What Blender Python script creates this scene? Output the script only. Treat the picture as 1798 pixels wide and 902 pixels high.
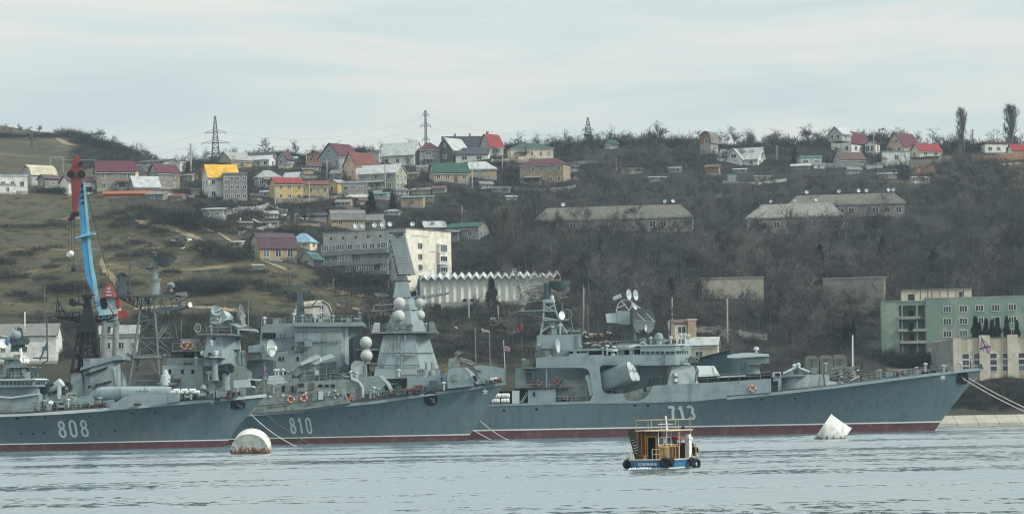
import bpy, math, random
import numpy as np
from mathutils import Vector, Matrix, Euler

for o in list(bpy.data.objects):
 bpy.data.objects.remove(o)
SC = bpy.context.scene
COL = SC.collection
R = math.radians

# ------------------------------------------------------------ camera
F = 4725.0            # focal length in pixels of a 1798 px wide picture
CAMH = 6.0            # eye height above the water
HY = 706.0            # row of the horizon on the optical axis
ROLL = R(1.02)
CR, SR = math.cos(ROLL), math.sin(ROLL)
cd = bpy.data.cameras.new('camera')
cam = bpy.data.objects.new('camera', cd)
COL.objects.link(cam)
cd.sensor_width = 36.0
cd.lens = F / 1798.0 * 36.0
cd.shift_y = (HY - 451.0) / 1798.0
cd.clip_start = 1.0
cd.clip_end = 9000.0
cam.matrix_world = Matrix(((CR, SR, 0, 0), (0, 0, -1, 0), (-SR, CR, 0, CAMH), (0, 0, 0, 1)))
SC.camera = cam

# ------------------------------------------------------------ sky, sun, exposure
SUN_AZ = Vector((0.90, -0.30, 0.62)).normalized()     # direction towards the veiled sun
SUN_EL = math.asin(SUN_AZ.z)
world = bpy.data.worlds.new('World')
SC.world = world
world.use_nodes = True
wt = world.node_tree
wt.nodes.clear()
def wn(t, **k):
 n = wt.nodes.new(t)
 for a, b in k.items():
  setattr(n, a, b)
 return n
wl = wt.links.new
sky = wn('ShaderNodeTexSky', sky_type='NISHITA', sun_disc=False)
sky.sun_elevation = SUN_EL
sky.sun_rotation = math.atan2(SUN_AZ.x, SUN_AZ.y)
sky.air_density = 1.0
sky.dust_density = 2.0
tc = wn('ShaderNodeTexCoord')
mp = wn('ShaderNodeMapping')
mp.inputs['Scale'].default_value = (5.0, 5.0, 34.0)
mp.inputs['Rotation'].default_value = (0.0, R(1.5), 0.0)
wl(tc.outputs['Generated'], mp.inputs['Vector'])
n1 = wn('ShaderNodeTexNoise')
n1.inputs['Scale'].default_value = 1.7
n1.inputs['Detail'].default_value = 5.0
n1.inputs['Roughness'].default_value = 0.55
n1.inputs['Distortion'].default_value = 0.6
wl(mp.outputs[0], n1.inputs['Vector'])
cr = wn('ShaderNodeValToRGB')
e = cr.color_ramp.elements
e[0].position = 0.33; e[0].color = (0.545, 0.615, 0.622, 1)
e[1].position = 0.69; e[1].color = (0.720, 0.708, 0.660, 1)
q = cr.color_ramp.elements.new(0.50); q.color = (0.598, 0.668, 0.645, 1)
wl(n1.outputs['Fac'], cr.inputs['Fac'])
sc_ = wn('ShaderNodeVectorMath', operation='SCALE')
sc_.inputs['Scale'].default_value = 10.0
wl(cr.outputs['Color'], sc_.inputs[0])
mx = wn('ShaderNodeMix', data_type='RGBA')
mx.inputs['Factor'].default_value = 0.92          # the cloud sheet covers nearly all of the blue
wl(sky.outputs['Color'], mx.inputs[6])
wl(sc_.outputs[0], mx.inputs[7])
bg = wn('ShaderNodeBackground')
bg.inputs['Strength'].default_value = 0.114
# an overcast sky grows brighter towards the zenith
sx = wn('ShaderNodeSeparateXYZ')
wl(tc.outputs['Generated'], sx.inputs[0])
zr_n = wn('ShaderNodeMapRange')
for _i, _v in enumerate((0.1, 1.0, 0.97, 2.1)):
 zr_n.inputs[_i + 1].default_value = _v
wl(sx.outputs['Z'], zr_n.inputs[0])
zs = wn('ShaderNodeVectorMath', operation='SCALE')
wl(mx.outputs[2], zs.inputs[0])
wl(zr_n.outputs[0], zs.inputs['Scale'])
wl(zs.outputs[0], bg.inputs['Color'])
wo = wn('ShaderNodeOutputWorld')
wl(bg.outputs[0], wo.inputs['Surface'])

sd = bpy.data.lights.new('sun', 'SUN')
sd.energy = 3.0
sd.angle = R(11)
sd.color = (1.0, 0.955, 0.88)
sun = bpy.data.objects.new('sun', sd)
COL.objects.link(sun)
sun.rotation_euler = (-SUN_AZ).to_track_quat('-Z', 'Y').to_euler()

SC.view_settings.view_transform = 'Standard'
SC.view_settings.look = 'None'
SC.view_settings.exposure = 0.06
SC.view_settings.gamma = 1.0
SC.render.engine = 'CYCLES'
SC.cycles.use_denoising = True
SC.cycles.denoising_prefilter = 'ACCURATE'
SC.cycles.use_adaptive_sampling = False
SC.cycles.filter_width = 1.15
SC.cycles.max_bounces = 5
SC.cycles.diffuse_bounces = 2
SC.cycles.glossy_bounces = 3
SC.cycles.volume_bounces = 0
SC.cycles.transparent_max_bounces = 6
SC.cycles.caustics_reflective = False
SC.cycles.caustics_refractive = False

# ------------------------------------------------------------ pixel geometry
def D(px, py):
 u, v = px - 899.0, HY - py
 return (u * CR + v * SR) / F, (-u * SR + v * CR) / F
def P(px, py, Y):
 a, b = D(px, py)
 return Vector((a * Y, Y, CAMH + b * Y))
def PX(px, py, Y):
 p = P(px, py, Y)
 return (p.x, p.z)
def PL(pts, Y):
 return [PX(a, b, Y) for a, b in pts]
def W(px, py, z=0.0):               # the point of the water plane seen at a pixel
 a, b = D(px, py)
 Y = (z - CAMH) / b
 return Vector((a * Y, Y, z))
def mpp(Y):
 return Y / F

# ------------------------------------------------------------ mesh helpers
ORG = {}
def link(o):
 COL.objects.link(o)
 return o
class MB:
 def __init__(s):
  s.v, s.f, s.m, s.mi = [], [], [], 0
 def add(s, vs, fs):
  o = len(s.v)
  s.v += [tuple(v) for v in vs]
  s.f += [tuple(i + o for i in f) for f in fs]
  s.m += [s.mi] * len(fs)
  return s
 def box(s, x0, x1, y0, y1, z0, z1):
  return s.add([(x0, y0, z0), (x1, y0, z0), (x1, y1, z0), (x0, y1, z0), (x0, y0, z1), (x1, y0, z1), (x1, y1, z1), (x0, y1, z1)],
                     [(0, 3, 2, 1), (4, 5, 6, 7), (0, 1, 5, 4), (1, 2, 6, 5), (2, 3, 7, 6), (3, 0, 4, 7)])
 def obox(s, c, d, rot):
  m = rot if isinstance(rot, Matrix) else Euler(rot).to_matrix()
  vs = []
  for i in range(8):
   p = Vector(((i & 1) - .5, ((i >> 1) & 1) - .5, (i >> 2) - .5))
   vs.append(Vector(c) + m @ Vector((p.x * d[0], p.y * d[1], p.z * d[2])))
  return s.add(vs, [(0, 2, 3, 1), (4, 5, 7, 6), (0, 1, 5, 4), (1, 3, 7, 5), (3, 2, 6, 7), (2, 0, 4, 6)])
 def prism(s, poly, y0, y1, k=1.0):
  n = len(poly)
  ar = sum(poly[i][0] * poly[(i + 1) % n][1] - poly[(i + 1) % n][0] * poly[i][1] for i in range(n))
  if ar < 0:
   poly = poly[::-1]
  cx = sum(p[0] for p in poly) / n
  vs = [(x, y0, z) for x, z in poly] + [(cx + (x - cx) * k, y1, z) for x, z in poly]
  return s.add(vs, [tuple(range(n)), tuple(range(2 * n - 1, n - 1, -1))] + [(i, i + n, (i + 1) % n + n, (i + 1) % n) for i in range(n)])
 def loft(s, rings, caps=True):
  n = len(rings[0])
  vs = [p for r in rings for p in r]
  fs = []
  for j in range(len(rings) - 1):
   for i in range(n):
    a, b = j * n + i, j * n + (i + 1) % n
    fs.append((a, b, b + n, a + n))
  if caps:
   fs.append(tuple(range(n - 1, -1, -1)))
   fs.append(tuple(range((len(rings) - 1) * n, len(rings) * n)))
  return s.add(vs, fs)
 def tube(s, p, q, r, r2=None, n=6):
  p, q = Vector(p), Vector(q)
  d = q - p
  if d.length < 1e-6:
   return s
  r2 = r if r2 is None else r2
  m = d.to_track_quat('Z', 'Y').to_matrix()
  rings = []
  for c, rr in ((p, r), (q, r2)):
   rings.append([c + m @ Vector((rr * math.cos(2 * math.pi * i / n), rr * math.sin(2 * math.pi * i / n), 0)) for i in range(n)])
  return s.loft(rings)
 def path(s, pts, r, n=5):
  for a, b in zip(pts, pts[1:]):
   s.tube(a, b, r, r, n)
  return s
 def lathe(s, c, ax, prof, n=16):
  m = Vector(ax).to_track_quat('Z', 'Y').to_matrix()
  c = Vector(c)
  return s.loft([[c + m @ Vector((max(r, 1e-3) * math.cos(2 * math.pi * i / n), max(r, 1e-3) * math.sin(2 * math.pi * i / n), h)) for i in range(n)] for r, h in prof])
 def ball(s, c, r, n=18, sq=1.0):
  return s.lathe(c, (0, 0, 1), [(r * math.sin(math.pi * i / (n // 2)), -r * sq * math.cos(math.pi * i / (n // 2))) for i in range(n // 2 + 1)], n)
 def dish(s, c, ax, r, depth=.25, n=20):
  m = Vector(ax).to_track_quat('Z', 'Y').to_matrix()
  pr = [(r * t, depth * r * 2 * t * t) for t in (0.0, .3, .55, .8, 1.0)]
  pr2 = [(a, b - .05) for a, b in pr]
  return s.lathe(c, ax, pr2 + pr[::-1], n)
 def truss(s, b, t, n, r, rb=None):
  """lattice of four (or three) chords b[i] -> t[i], n bays"""
  rb = rb or r * .7
  k = len(b)
  b = [Vector(p) for p in b]; t = [Vector(p) for p in t]
  for i in range(k):
   s.tube(b[i], t[i], r, r * .8, 5)
  for j in range(n + 1):
   f = j / n
   for i in range(k):
    a, c = b[i].lerp(t[i], f), b[(i + 1) % k].lerp(t[(i + 1) % k], f)
    if j:
     s.tube(a, c, rb, rb, 4)
    if j < n:
     g = (j + 1) / n
     a2, c2 = b[i].lerp(t[i], g), b[(i + 1) % k].lerp(t[(i + 1) % k], g)
     s.tube(a, c2, rb, rb, 4) if (j + i) % 2 else s.tube(c, a2, rb, rb, 4)
  return s
 def mesh(s, name, mats, org=(0, 0, 0), smooth=False):
  me = bpy.data.meshes.new(name)
  ox, oy, oz = org
  me.from_pydata([(x - ox, y - oy, z - oz) for x, y, z in s.v], [], s.f)
  for m in (mats if isinstance(mats, (list, tuple)) else [mats]):
   me.materials.append(m)
  if any(s.m):
   me.polygons.foreach_set('material_index', s.m)
  if smooth:
   me.polygons.foreach_set('use_smooth', [True] * len(me.polygons))
   me.set_sharp_from_angle(angle=R(35))
  me.update()
  return me
 def build(s, name, mats, parent=None, smooth=False, local=False, label=None):
  org = (0, 0, 0) if local else (ORG.get(parent.name, (0, 0, 0)) if parent else (0, 0, 0))
  o = bpy.data.objects.new(name, s.mesh(name, mats, org, smooth))
  link(o)
  if parent:
   o.parent = parent
   ORG[o.name] = ORG.get(parent.name, (0, 0, 0))
  if label:
   o['label'] = label
  return o
 def solo(s, name, mats, label, cat, group=None, kind=None, smooth=False, base=None):
  """a thing that is one mesh, its origin at its base"""
  a = np.array(s.v)
  b = base or (float(a[:, 0].mean()), float(a[:, 1].mean()), float(a[:, 2].min()))
  o = bpy.data.objects.new(name, s.mesh(name, mats, b, smooth))
  link(o)
  o.location = b
  ORG[o.name] = tuple(b)
  tag(o, label, cat, group, kind)
  return o
def tag(o, label=None, cat=None, group=None, kind=None):
 if label: o['label'] = label
 if cat: o['category'] = cat
 if group: o['group'] = group
 if kind: o['kind'] = kind
 return o
def thing(name, label, cat, loc, group=None, rz=0.0):
 o = bpy.data.objects.new(name, None)
 o.empty_display_size = 1.0
 link(o)
 o.location = loc
 o.rotation_euler = (0, 0, rz)
 ORG[o.name] = tuple(loc)
 return tag(o, label, cat, group)
def copy_tree(o, parent=None):
 c = o.copy()
 COL.objects.link(c)
 c.parent = parent
 for ch in o.children:
  copy_tree(ch, c)
 return c

# ------------------------------------------------------------ materials
def mat(name, col, rough=.6, var=.18, scale=.5, spec=.3, metal=0., streak=0., scol=None, spots=0., spcol=None, spscale=1.5, seams=None):
 m = bpy.data.materials.new(name)
 m.use_nodes = True
 t = m.node_tree
 b = t.nodes['Principled BSDF']
 b.inputs['Roughness'].default_value = rough
 b.inputs['Specular IOR Level'].default_value = spec
 b.inputs['Metallic'].default_value = metal
 N = t.nodes.new
 L = t.links.new
 tcn = N('ShaderNodeTexCoord')
 def noise(sc, det=4., vec=None):
  n = N('ShaderNodeTexNoise')
  n.inputs['Scale'].default_value = sc
  n.inputs['Detail'].default_value = det
  L(vec or tcn.outputs['Object'], n.inputs['Vector'])
  return n.outputs['Fac']
 def mr(v, a, b_, c, d):
  n = N('ShaderNodeMapRange')
  for i, x in enumerate((a, b_, c, d)):
   n.inputs[i + 1].default_value = x
  L(v, n.inputs[0])
  return n.outputs[0]
 def mixc(f, a, b_, mode='MIX'):
  n = N('ShaderNodeMix')
  n.data_type = 'RGBA'
  n.blend_type = mode
  for s_, x in ((0, f), (6, a), (7, b_)):
   if isinstance(x, (tuple, list)):
    n.inputs[s_].default_value = (*x[:3], 1)
   elif isinstance(x, (int, float)):
    n.inputs[s_].default_value = x
   else:
    L(x, n.inputs[s_])
  return n.outputs[2]
 c = tuple(col)
 lo = tuple(x * (1 - var) for x in c)
 hi = tuple(min(1, x * (1 + var)) for x in c)
 cur = mixc(mr(noise(scale), .3, .7, 0, 1), lo, hi)
 cur = mixc(mr(noise(scale * 7, 3), .3, .7, 0, .45), cur, tuple(x * (1 - var * .8) for x in c))
 if seams:                                   # welded plate seams, slightly proud of even
  sp_ = N('ShaderNodeSeparateXYZ'); cb_ = N('ShaderNodeCombineXYZ')
  L(tcn.outputs['Object'], sp_.inputs[0])
  ad = N('ShaderNodeMath'); ad.operation = 'ADD'
  L(sp_.outputs['X'], ad.inputs[0]); L(sp_.outputs['Y'], ad.inputs[1])
  L(ad.outputs[0], cb_.inputs[0]); L(sp_.outputs['Z'], cb_.inputs[1])
  bt_ = N('ShaderNodeTexBrick')
  bt_.inputs['Scale'].default_value = 1.0
  bt_.inputs['Mortar Size'].default_value = .035
  bt_.inputs['Brick Width'].default_value = seams[0]
  bt_.inputs['Row Height'].default_value = seams[1]
  for i_, v_ in (('Color1', 1.0), ('Color2', 1.0 - seams[2] * .35), ('Mortar', 1.0 - seams[2])):
   bt_.inputs[i_].default_value = (v_, v_, v_, 1)
  L(cb_.outputs[0], bt_.inputs['Vector'])
  cur = mixc(1.0, cur, bt_.outputs['Color'], 'MULTIPLY')
 if streak:
  mpn = N('ShaderNodeMapping')
  mpn.inputs['Scale'].default_value = (1.3, 1.3, .12)
  L(tcn.outputs['Object'], mpn.inputs['Vector'])
  cur = mixc(mr(noise(1.2, 5, mpn.outputs[0]), .5, .75, 0, streak), cur, scol or tuple(x * .55 for x in c))
 if spots:
  cur = mixc(mr(noise(spscale, 6), .60 - spots * .12, .66 - spots * .1, 0, .8), cur, spcol or tuple(x * .5 for x in c))
 L(cur, b.inputs['Base Color'])
 return m
# ------------------------------------------------------------ terrain
COLS = {
 -260: [(640,560),(560,610),(480,660),(400,715),(345,770),(330,800),(300,870),(275,960),(236,1130)],
 0:   [(620,570),(560,610),(480,660),(400,715),(345,770),(330,800),(300,870),(275,960),(238,1120)],
 100: [(620,572),(560,612),(475,660),(400,712),(345,770),(325,806),(290,930),(239,1120)],
 170: [(620,575),(560,612),(470,660),(400,705),(348,765),(320,810),(285,960),(256,1110)],
 240: [(610,580),(550,616),(470,658),(400,700),(352,758),(320,812),(285,940),(276,1060)],
 300: [(600,585),(540,620),(470,655),(410,690),(380,715),(345,775),(320,820),(300,870),(289,950)],
 400: [(580,590),(530,620),(470,650),(420,680),(390,720),(350,790),(300,870),(284,930)],
 500: [(575,595),(530,618),(480,640),(452,690),(400,740),(350,800),(310,850),(284,905)],
 600: [(570,600),(540,615),(500,650),(475,690),(400,750),(350,805),(315,845),(285,900),(274,930)],
 700: [(600,580),(560,610),(530,640),(500,685),(400,760),(350,810),(320,840),(285,900),(271,940)],
 850: [(620,565),(580,600),(545,630),(500,690),(430,730),(370,780),(320,850),(280,900),(268,940)],
 1000:[(640,555),(600,585),(540,625),(480,670),(415,740),(370,785),(325,850),(290,900),(262,960)],
 1200:[(645,550),(610,580),(550,620),(480,670),(410,740),(350,800),(300,880),(254,980)],
 1400:[(660,545),(620,575),(550,620),(480,665),(410,735),(340,810),(285,890),(257,970)],
 1600:[(690,548),(655,570),(640,590),(560,635),(480,675),(410,730),(340,800),(300,840),(270,900),(264,960)],
 1798:[(690,548),(655,570),(640,600),(560,640),(480,680),(400,740),(320,810),(300,835),(270,900),(262,960)],
 2060:[(690,548),(655,570),(640,600),(560,640),(480,680),(400,740),(320,810),(300,835),(270,900),(262,960)],
}
cp = []
for px, l in COLS.items():
 for py, Y in l:
  p = P(px, py, Y)
  cp.append((p.x, p.y, p.z))
 p = P(px, l[-1][0], l[-1][1])
 cp.append((p.x, p.y + 120, p.z - 2))
 cp.append((p.x, p.y + 420, p.z - 25))
for x in range(-260, 261, 52):
 left = x < 60
 cp.append((x, 515, 1.6))
 cp.append((x, 525, 2.8))
cp = np.array(cp)
def tps_fit(c, lam=.015):
 q = c[:, :2] / 100.0
 d2 = ((q[:, None] - q[None]) ** 2).sum(-1)
 K = np.where(d2 > 0, .5 * d2 * np.log(d2 + 1e-12), 0) + lam * np.eye(len(c))
 Pm = np.c_[np.ones(len(c)), q]
 A = np.block([[K, Pm], [Pm.T, np.zeros((3, 3))]])
 s = np.linalg.solve(A, np.r_[c[:, 2], np.zeros(3)])
 return q, s
_q, _s = tps_fit(cp)
GX0, GX1, GY0, GY1, GS = -520.0, 520.0, 512.0, 1400.0, 4.0
gx = np.arange(GX0, GX1 + .1, GS)
gy = np.arange(GY0, GY1 + .1, GS)
XX, YY = np.meshgrid(gx, gy)
xx = np.clip(XX.ravel(), -290, 290) / 100.0
yy = YY.ravel() / 100.0
ZZ = np.zeros(len(xx))
for i in range(len(_q)):
 d2 = (xx - _q[i, 0]) ** 2 + (yy - _q[i, 1]) ** 2
 ZZ += _s[i] * .5 * d2 * np.log(d2 + 1e-12)
ZZ += _s[-3] + _s[-2] * xx + _s[-1] * yy
ZZ = ZZ.reshape(XX.shape)
rs = np.random.RandomState(5)
def smooth_noise(step, amp):
 n = rs.randn(int((GY1 - GY0) / step) + 4, int((GX1 - GX0) / step) + 4)
 u = (XX - GX0) / step; v = (YY - GY0) / step
 i, j = v.astype(int), u.astype(int)
 a, b = v - i, u - j
 a = a * a * (3 - 2 * a); b = b * b * (3 - 2 * b)
 return amp * ((n[i, j] * (1 - b) + n[i, j + 1] * b) * (1 - a) + (n[i + 1, j] * (1 - b) + n[i + 1, j + 1] * b) * a)
fade = np.clip((YY - 520) / 60, 0, 1)
ZZ += (smooth_noise(26, 1.1) + smooth_noise(12, .5) + smooth_noise(6, .22)) * fade
ZZ = np.maximum(ZZ, 1.0)
# keep the back of the hills below the sky line
def TZ(x, y):
 u = min(max((x - GX0) / GS, 0), len(gx) - 1.001)
 v = min(max((y - GY0) / GS, 0), len(gy) - 1.001)
 j, i = int(u), int(v)
 b, a = u - j, v - i
 return float((ZZ[i, j] * (1 - b) + ZZ[i, j + 1] * b) * (1 - a) + (ZZ[i + 1, j] * (1 - b) + ZZ[i + 1, j + 1] * b) * a)
def hit(px, py, y0=513.0):
 """first ground point under a pixel, None above the sky line"""
 a, b = D(px, py)
 Y = y0
 while Y < 1300:
  if CAMH + b * Y <= TZ(a * Y, Y):
   for _ in range(6):
    Y -= .35
    if CAMH + b * Y > TZ(a * Y, Y):
     break
   return Vector((a * Y, Y, TZ(a * Y, Y)))
  Y += 2.0
 return None
# what grows where: 1 = leaf litter under the woods, 0 = open grass
SHX = [300, 345, 400, 440, 480, 540, 600, 660, 760, 820]
SHY = [352, 374, 402, 430, 452, 470, 485, 510, 552, 640]
def wood_at(px, py):
 if px < 300:
  w = .1 if py < 300 else .0
 elif px > 830:
  w = 1.0
 else:
  w = min(max((np.interp(px, SHX, SHY) + 8 - py) / 16.0, 0), 1) * .85     # the grassy knoll ends along its shoulder
 if 200 < px < 345 and 340 < py < 392:
  w = max(w, .55)
 if 205 < px < 420 and py < 300:
  w = max(w, .8)
 if py > 548 and px < 640:
  w = max(w, .6)
 if 600 < px < 1010 and py > 530:
  w = min(max(w, .5), .75)
 if 1600 < px and 285 < py < 330:
  w = .25
 if py > 655 and px > 1000:
  w *= .6
 return w
nx, ny = len(gx), len(gy)
vs = np.c_[XX.ravel(), YY.ravel(), ZZ.ravel()]
idx = np.arange(nx * ny).reshape(ny, nx)
quads = np.stack([idx[:-1, :-1], idx[:-1, 1:], idx[1:, 1:], idx[1:, :-1]], -1).reshape(-1, 4)
def np_mesh(name, v, f, mats, smooth=True):
 me = bpy.data.meshes.new(name)
 v = np.asarray(v, dtype=np.float32); f = np.asarray(f, dtype=np.int32)
 k = f.shape[1]
 me.vertices.add(len(v)); me.vertices.foreach_set('co', v.ravel())
 me.loops.add(f.size); me.loops.foreach_set('vertex_index', f.ravel())
 me.polygons.add(len(f)); me.polygons.foreach_set('loop_start', np.arange(0, f.size, k, dtype=np.int32))
 try:
  me.polygons.foreach_set('loop_total', np.full(len(f), k, dtype=np.int32))
 except Exception:
  pass
 for m in mats: me.materials.append(m)
 me.polygons.foreach_set('use_smooth', np.full(len(f), smooth))
 me.update(calc_edges=True)
 return me
def ground_material():
 m = bpy.data.materials.new('hill_ground')
 m.use_nodes = True
 t = m.node_tree; N = t.nodes.new; L = t.links.new
 b = t.nodes['Principled BSDF']
 b.inputs['Roughness'].default_value = .95
 b.inputs['Specular IOR Level'].default_value = .1
 tcn = N('ShaderNodeTexCoord')
 def noise(sc, det=6, scl=(1, 1, 1)):
  mpn = N('ShaderNodeMapping'); mpn.inputs['Scale'].default_value = scl
  L(tcn.outputs['Object'], mpn.inputs['Vector'])
  n = N('ShaderNodeTexNoise'); n.inputs['Scale'].default_value = sc; n.inputs['Detail'].default_value = det
  n.inputs['Roughness'].default_value = .62
  L(mpn.outputs[0], n.inputs['Vector']); return n.outputs['Fac']
 def ramp(v, stops):
  n = N('ShaderNodeValToRGB')
  el = n.color_ramp.elements
  el[0].position, el[0].color = stops[0][0], (*stops[0][1], 1)
  el[1].position, el[1].color = stops[-1][0], (*stops[-1][1], 1)
  for p_, c_ in stops[1:-1]:
   k = el.new(p_); k.color = (*c_, 1)
  L(v, n.inputs[0]); return n.outputs[0]
 def mix(f, a, c):
  n = N('ShaderNodeMix'); n.data_type = 'RGBA'
  L(f, n.inputs[0])
  for s_, x in ((6, a), (7, c)):
   if isinstance(x, tuple): n.inputs[s_].default_value = (*x, 1)
   else: L(x, n.inputs[s_])
  return n.outputs[2]
 grass = ramp(noise(.035, 8, (1, 1.0, 3)), [(.30, (.026, .028, .018)), (.42, (.047, .046, .027)), (.52, (.086, .071, .044)), (.59, (.050, .049, .028)), (.70, (.026, .031, .018))])
 fine = ramp(noise(.5, 6), [(.3, (.028, .032, .020)), (.55, (.085, .080, .048)), (.72, (.17, .145, .09))])
 g = mix(ramp(noise(.2, 3), [(.35, (.15,) * 3), (.65, (.55,) * 3)]), grass, fine)
 straw = mix(ramp(noise(.055, 7, (.45, 1.2, 3)), [(.60, (0, 0, 0)), (.68, (.85, .85, .85))]), g, (.235, .185, .105))
 litter = ramp(noise(.12, 7), [(.3, (.017, .018, .018)), (.55, (.032, .031, .028)), (.75, (.029, .032, .024))])
 at = N('ShaderNodeAttribute'); at.attribute_name = 'wood'
 L(mix(at.outputs['Fac'], straw, litter), b.inputs['Base Color'])
 return m
gm = ground_material()
me = np_mesh('hills', vs, quads, [gm])
at = me.attributes.new('wood', 'FLOAT', 'POINT')
wv = np.zeros(len(vs), dtype=np.float32)
for i, (x, y, z) in enumerate(vs):
 u_, v_ = x / y * F, (z - CAMH) / y * F
 wv[i] = wood_at(899 + u_ * CR - v_ * SR, HY - (u_ * SR + v_ * CR))
at.data.foreach_set('value', wv)
hills = link(bpy.data.objects.new('hills', me))
tag(hills, 'grassy and wooded hills rising behind the moored warships', 'hill', kind='structure')

# ------------------------------------------------------------ water
def water_material():
 m = bpy.data.materials.new('harbour_water')
 m.use_nodes = True
 t = m.node_tree; N = t.nodes.new; L = t.links.new
 b = t.nodes['Principled BSDF']
 b.inputs['Base Color'].default_value = (.105, .148, .168, 1)
 b.inputs['Roughness'].default_value = .06
 b.inputs['IOR'].default_value = 2.1
 b.inputs['Specular IOR Level'].default_value = .6
 tcn = N('ShaderNodeTexCoord')
 def noise(sc, det, scl, out='Color', rot=0.):
  mpn = N('ShaderNodeMapping'); mpn.inputs['Scale'].default_value = scl
  mpn.inputs['Rotation'].default_value = (0, 0, rot)
  L(tcn.outputs['Object'], mpn.inputs['Vector'])
  n = N('ShaderNodeTexNoise'); n.inputs['Scale'].default_value = sc; n.inputs['Detail'].default_value = det
  n.inputs['Roughness'].default_value = .6
  L(mpn.outputs[0], n.inputs['Vector']); return n.outputs[out]
 def vm(op, a, c):
  n = N('ShaderNodeVectorMath'); n.operation = op
  for i, x in enumerate((a, c)):
   if x is None: continue
   if isinstance(x, tuple): n.inputs[i].default_value = x
   else: L(x, n.inputs[i])
  return n.outputs[0]
 def sm(a, fac):
  n = N('ShaderNodeVectorMath'); n.operation = 'SCALE'
  L(a, n.inputs[0])
  if isinstance(fac, float): n.inputs['Scale'].default_value = fac
  else: L(fac, n.inputs['Scale'])
  return n.outputs[0]
 def rng(v, a, c, d, e_):
  n = N('ShaderNodeMapRange')
  for i, x in enumerate((a, c, d, e_)): n.inputs[i + 1].default_value = x
  L(v, n.inputs[0]); return n.outputs[0]
 half = (.5, .5, .5)
 small = vm('SUBTRACT', noise(1.5, 4, (.80, .42, 1)), half)
 mid = vm('SUBTRACT', noise(.24, 3, (.9, .45, 1), rot=R(6)), half)
 swell = vm('SUBTRACT', noise(.045, 4, (.22, 1.6, 1), rot=R(-4)), half)
 # cat's paws and slicks: long bands where the surface leans more or less towards the open sky
 band = rng(noise(.040, 6, (.13, 1.0, 1), 'Fac', R(-2)), .40, .60, 0.0, 1.0)
 fine = rng(noise(.15, 4, (.16, .55, 1), 'Fac', R(-1)), .35, .65, -.25, .25)
 bn = N('ShaderNodeMath'); bn.operation = 'ADD'; bn.use_clamp = True
 L(band, bn.inputs[0]); L(fine, bn.inputs[1])
 amp = rng(bn.outputs[0], 0, 1, 1.5, .7)
 tilt = N('ShaderNodeCombineXYZ'); tilt.inputs[2].default_value = 1.0
 L(rng(bn.outputs[0], 0, 1, -.026, -.165), tilt.inputs[1])
 vec = vm('ADD', vm('ADD', sm(small, .44), sm(mid, .15)), sm(swell, .12))
 vec = sm(vec, amp)
 vec = vm('MULTIPLY', vec, (.8, 1.0, 0.0))
 vec = vm('ADD', vec, tilt.outputs[0])
 L(vm('NORMALIZE', vec, None), b.inputs['Normal'])
 return m
wm = water_material()
mb = MB()
mb.add([(-700, -60, 0), (700, -60, 0), (700, 1500, 0), (-700, 1500, 0)], [(0, 1, 2, 3)])
o = mb.build('water', wm)
tag(o, 'pale rippled harbour water', 'water', kind='structure')

# ------------------------------------------------------------ embankment along the shore
con = mat('old_concrete', (.34, .32, .27), .9, .2, .25, streak=.35, scol=(.16, .15, .12))
mb = MB()
xs = [-300 + 4.0 * i for i in range(151)]
for x in xs[:-1]:
 mb.add([(x + .03, 507.0, -1.5), (x + 3.95, 507.0, -1.5), (x + 3.95, 508.0, .55), (x + .03, 508.0, .55), (x + .03, 513.6, 2.0), (x + 3.95, 513.6, 2.0), (x + 3.95, 516, 2.0), (x + .03, 516, 2.0), (x + .03, 516, -1.5), (x + 3.95, 516, -1.5)],
           [(0, 1, 2, 3), (3, 2, 5, 4), (4, 5, 6, 7), (7, 6, 9, 8), (0, 3, 4, 7, 8), (1, 9, 6, 5, 2)])
o = mb.build('embankment', con)
tag(o, 'sloped concrete slab embankment along the shore', 'embankment', kind='structure')
# ------------------------------------------------------------ warships
HULL = mat('hull_blue_grey', (.104, .165, .184), .55, .12, .12, .35, streak=.8, scol=(.062, .100, .112), spots=.4, spcol=(.135, .165, .16), spscale=.3, seams=(6.5, 2.1, .14))
GREY = mat('ship_grey', (.240, .300, .314), .6, .09, .35, .3, streak=.35, scol=(.175, .210, .210), spots=.25, spcol=(.18, .22, .225), spscale=.5, seams=(3.1, 2.4, .28))
GREY2 = mat('ship_grey_old', (.225, .262, .250), .65, .14, .5, .25, streak=.5, scol=(.16, .135, .10), spots=.6, spcol=(.12, .13, .12), spscale=1.2, seams=(1.9, 1.5, .32))
DARKG = mat('ship_dark_grey', (.065, .090, .098), .6, .15, .5, .25, streak=.3)
MASTG = mat('mast_grey', (.075, .095, .10), .6, .2, .8, .25)
BLACK = mat('soot_black', (.016, .018, .022), .7, .25, .6, .2)
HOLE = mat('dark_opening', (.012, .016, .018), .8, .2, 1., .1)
GLASS = mat('ship_glass', (.012, .018, .022), .15, .2, 1., .5)
DECK = mat('deck_red_brown', (.11, .052, .048), .8, .2, .6, .15)
BOOT = mat('boot_red', (.110, .046, .052), .6, .2, .25, .3, streak=.7, scol=(.06, .038, .042), spots=.4, spcol=(.14, .085, .07), spscale=.6)
STRIPE = mat('white_stripe', (.72, .74, .74), .6, .06, .4)
LGREY = mat('ship_light_grey', (.44, .50, .50), .55, .06, .5, .3, streak=.2, scol=(.3, .34, .34))
WHITE = mat('white_paint', (.74, .75, .73), .55, .08, .6, .3, streak=.2, scol=(.5, .48, .42))
OFFW = mat('radome_white', (.47, .49, .47), .55, .1, .6, .3, streak=.5, scol=(.34, .35, .32), seams=(.8, .62, .16))
NUMW = mat('number_white', (.60, .63, .63), .6, .12, .6, .2)
MESHG = mat('antenna_mesh', (.075, .095, .095), .6, .15, 2.)
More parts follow.
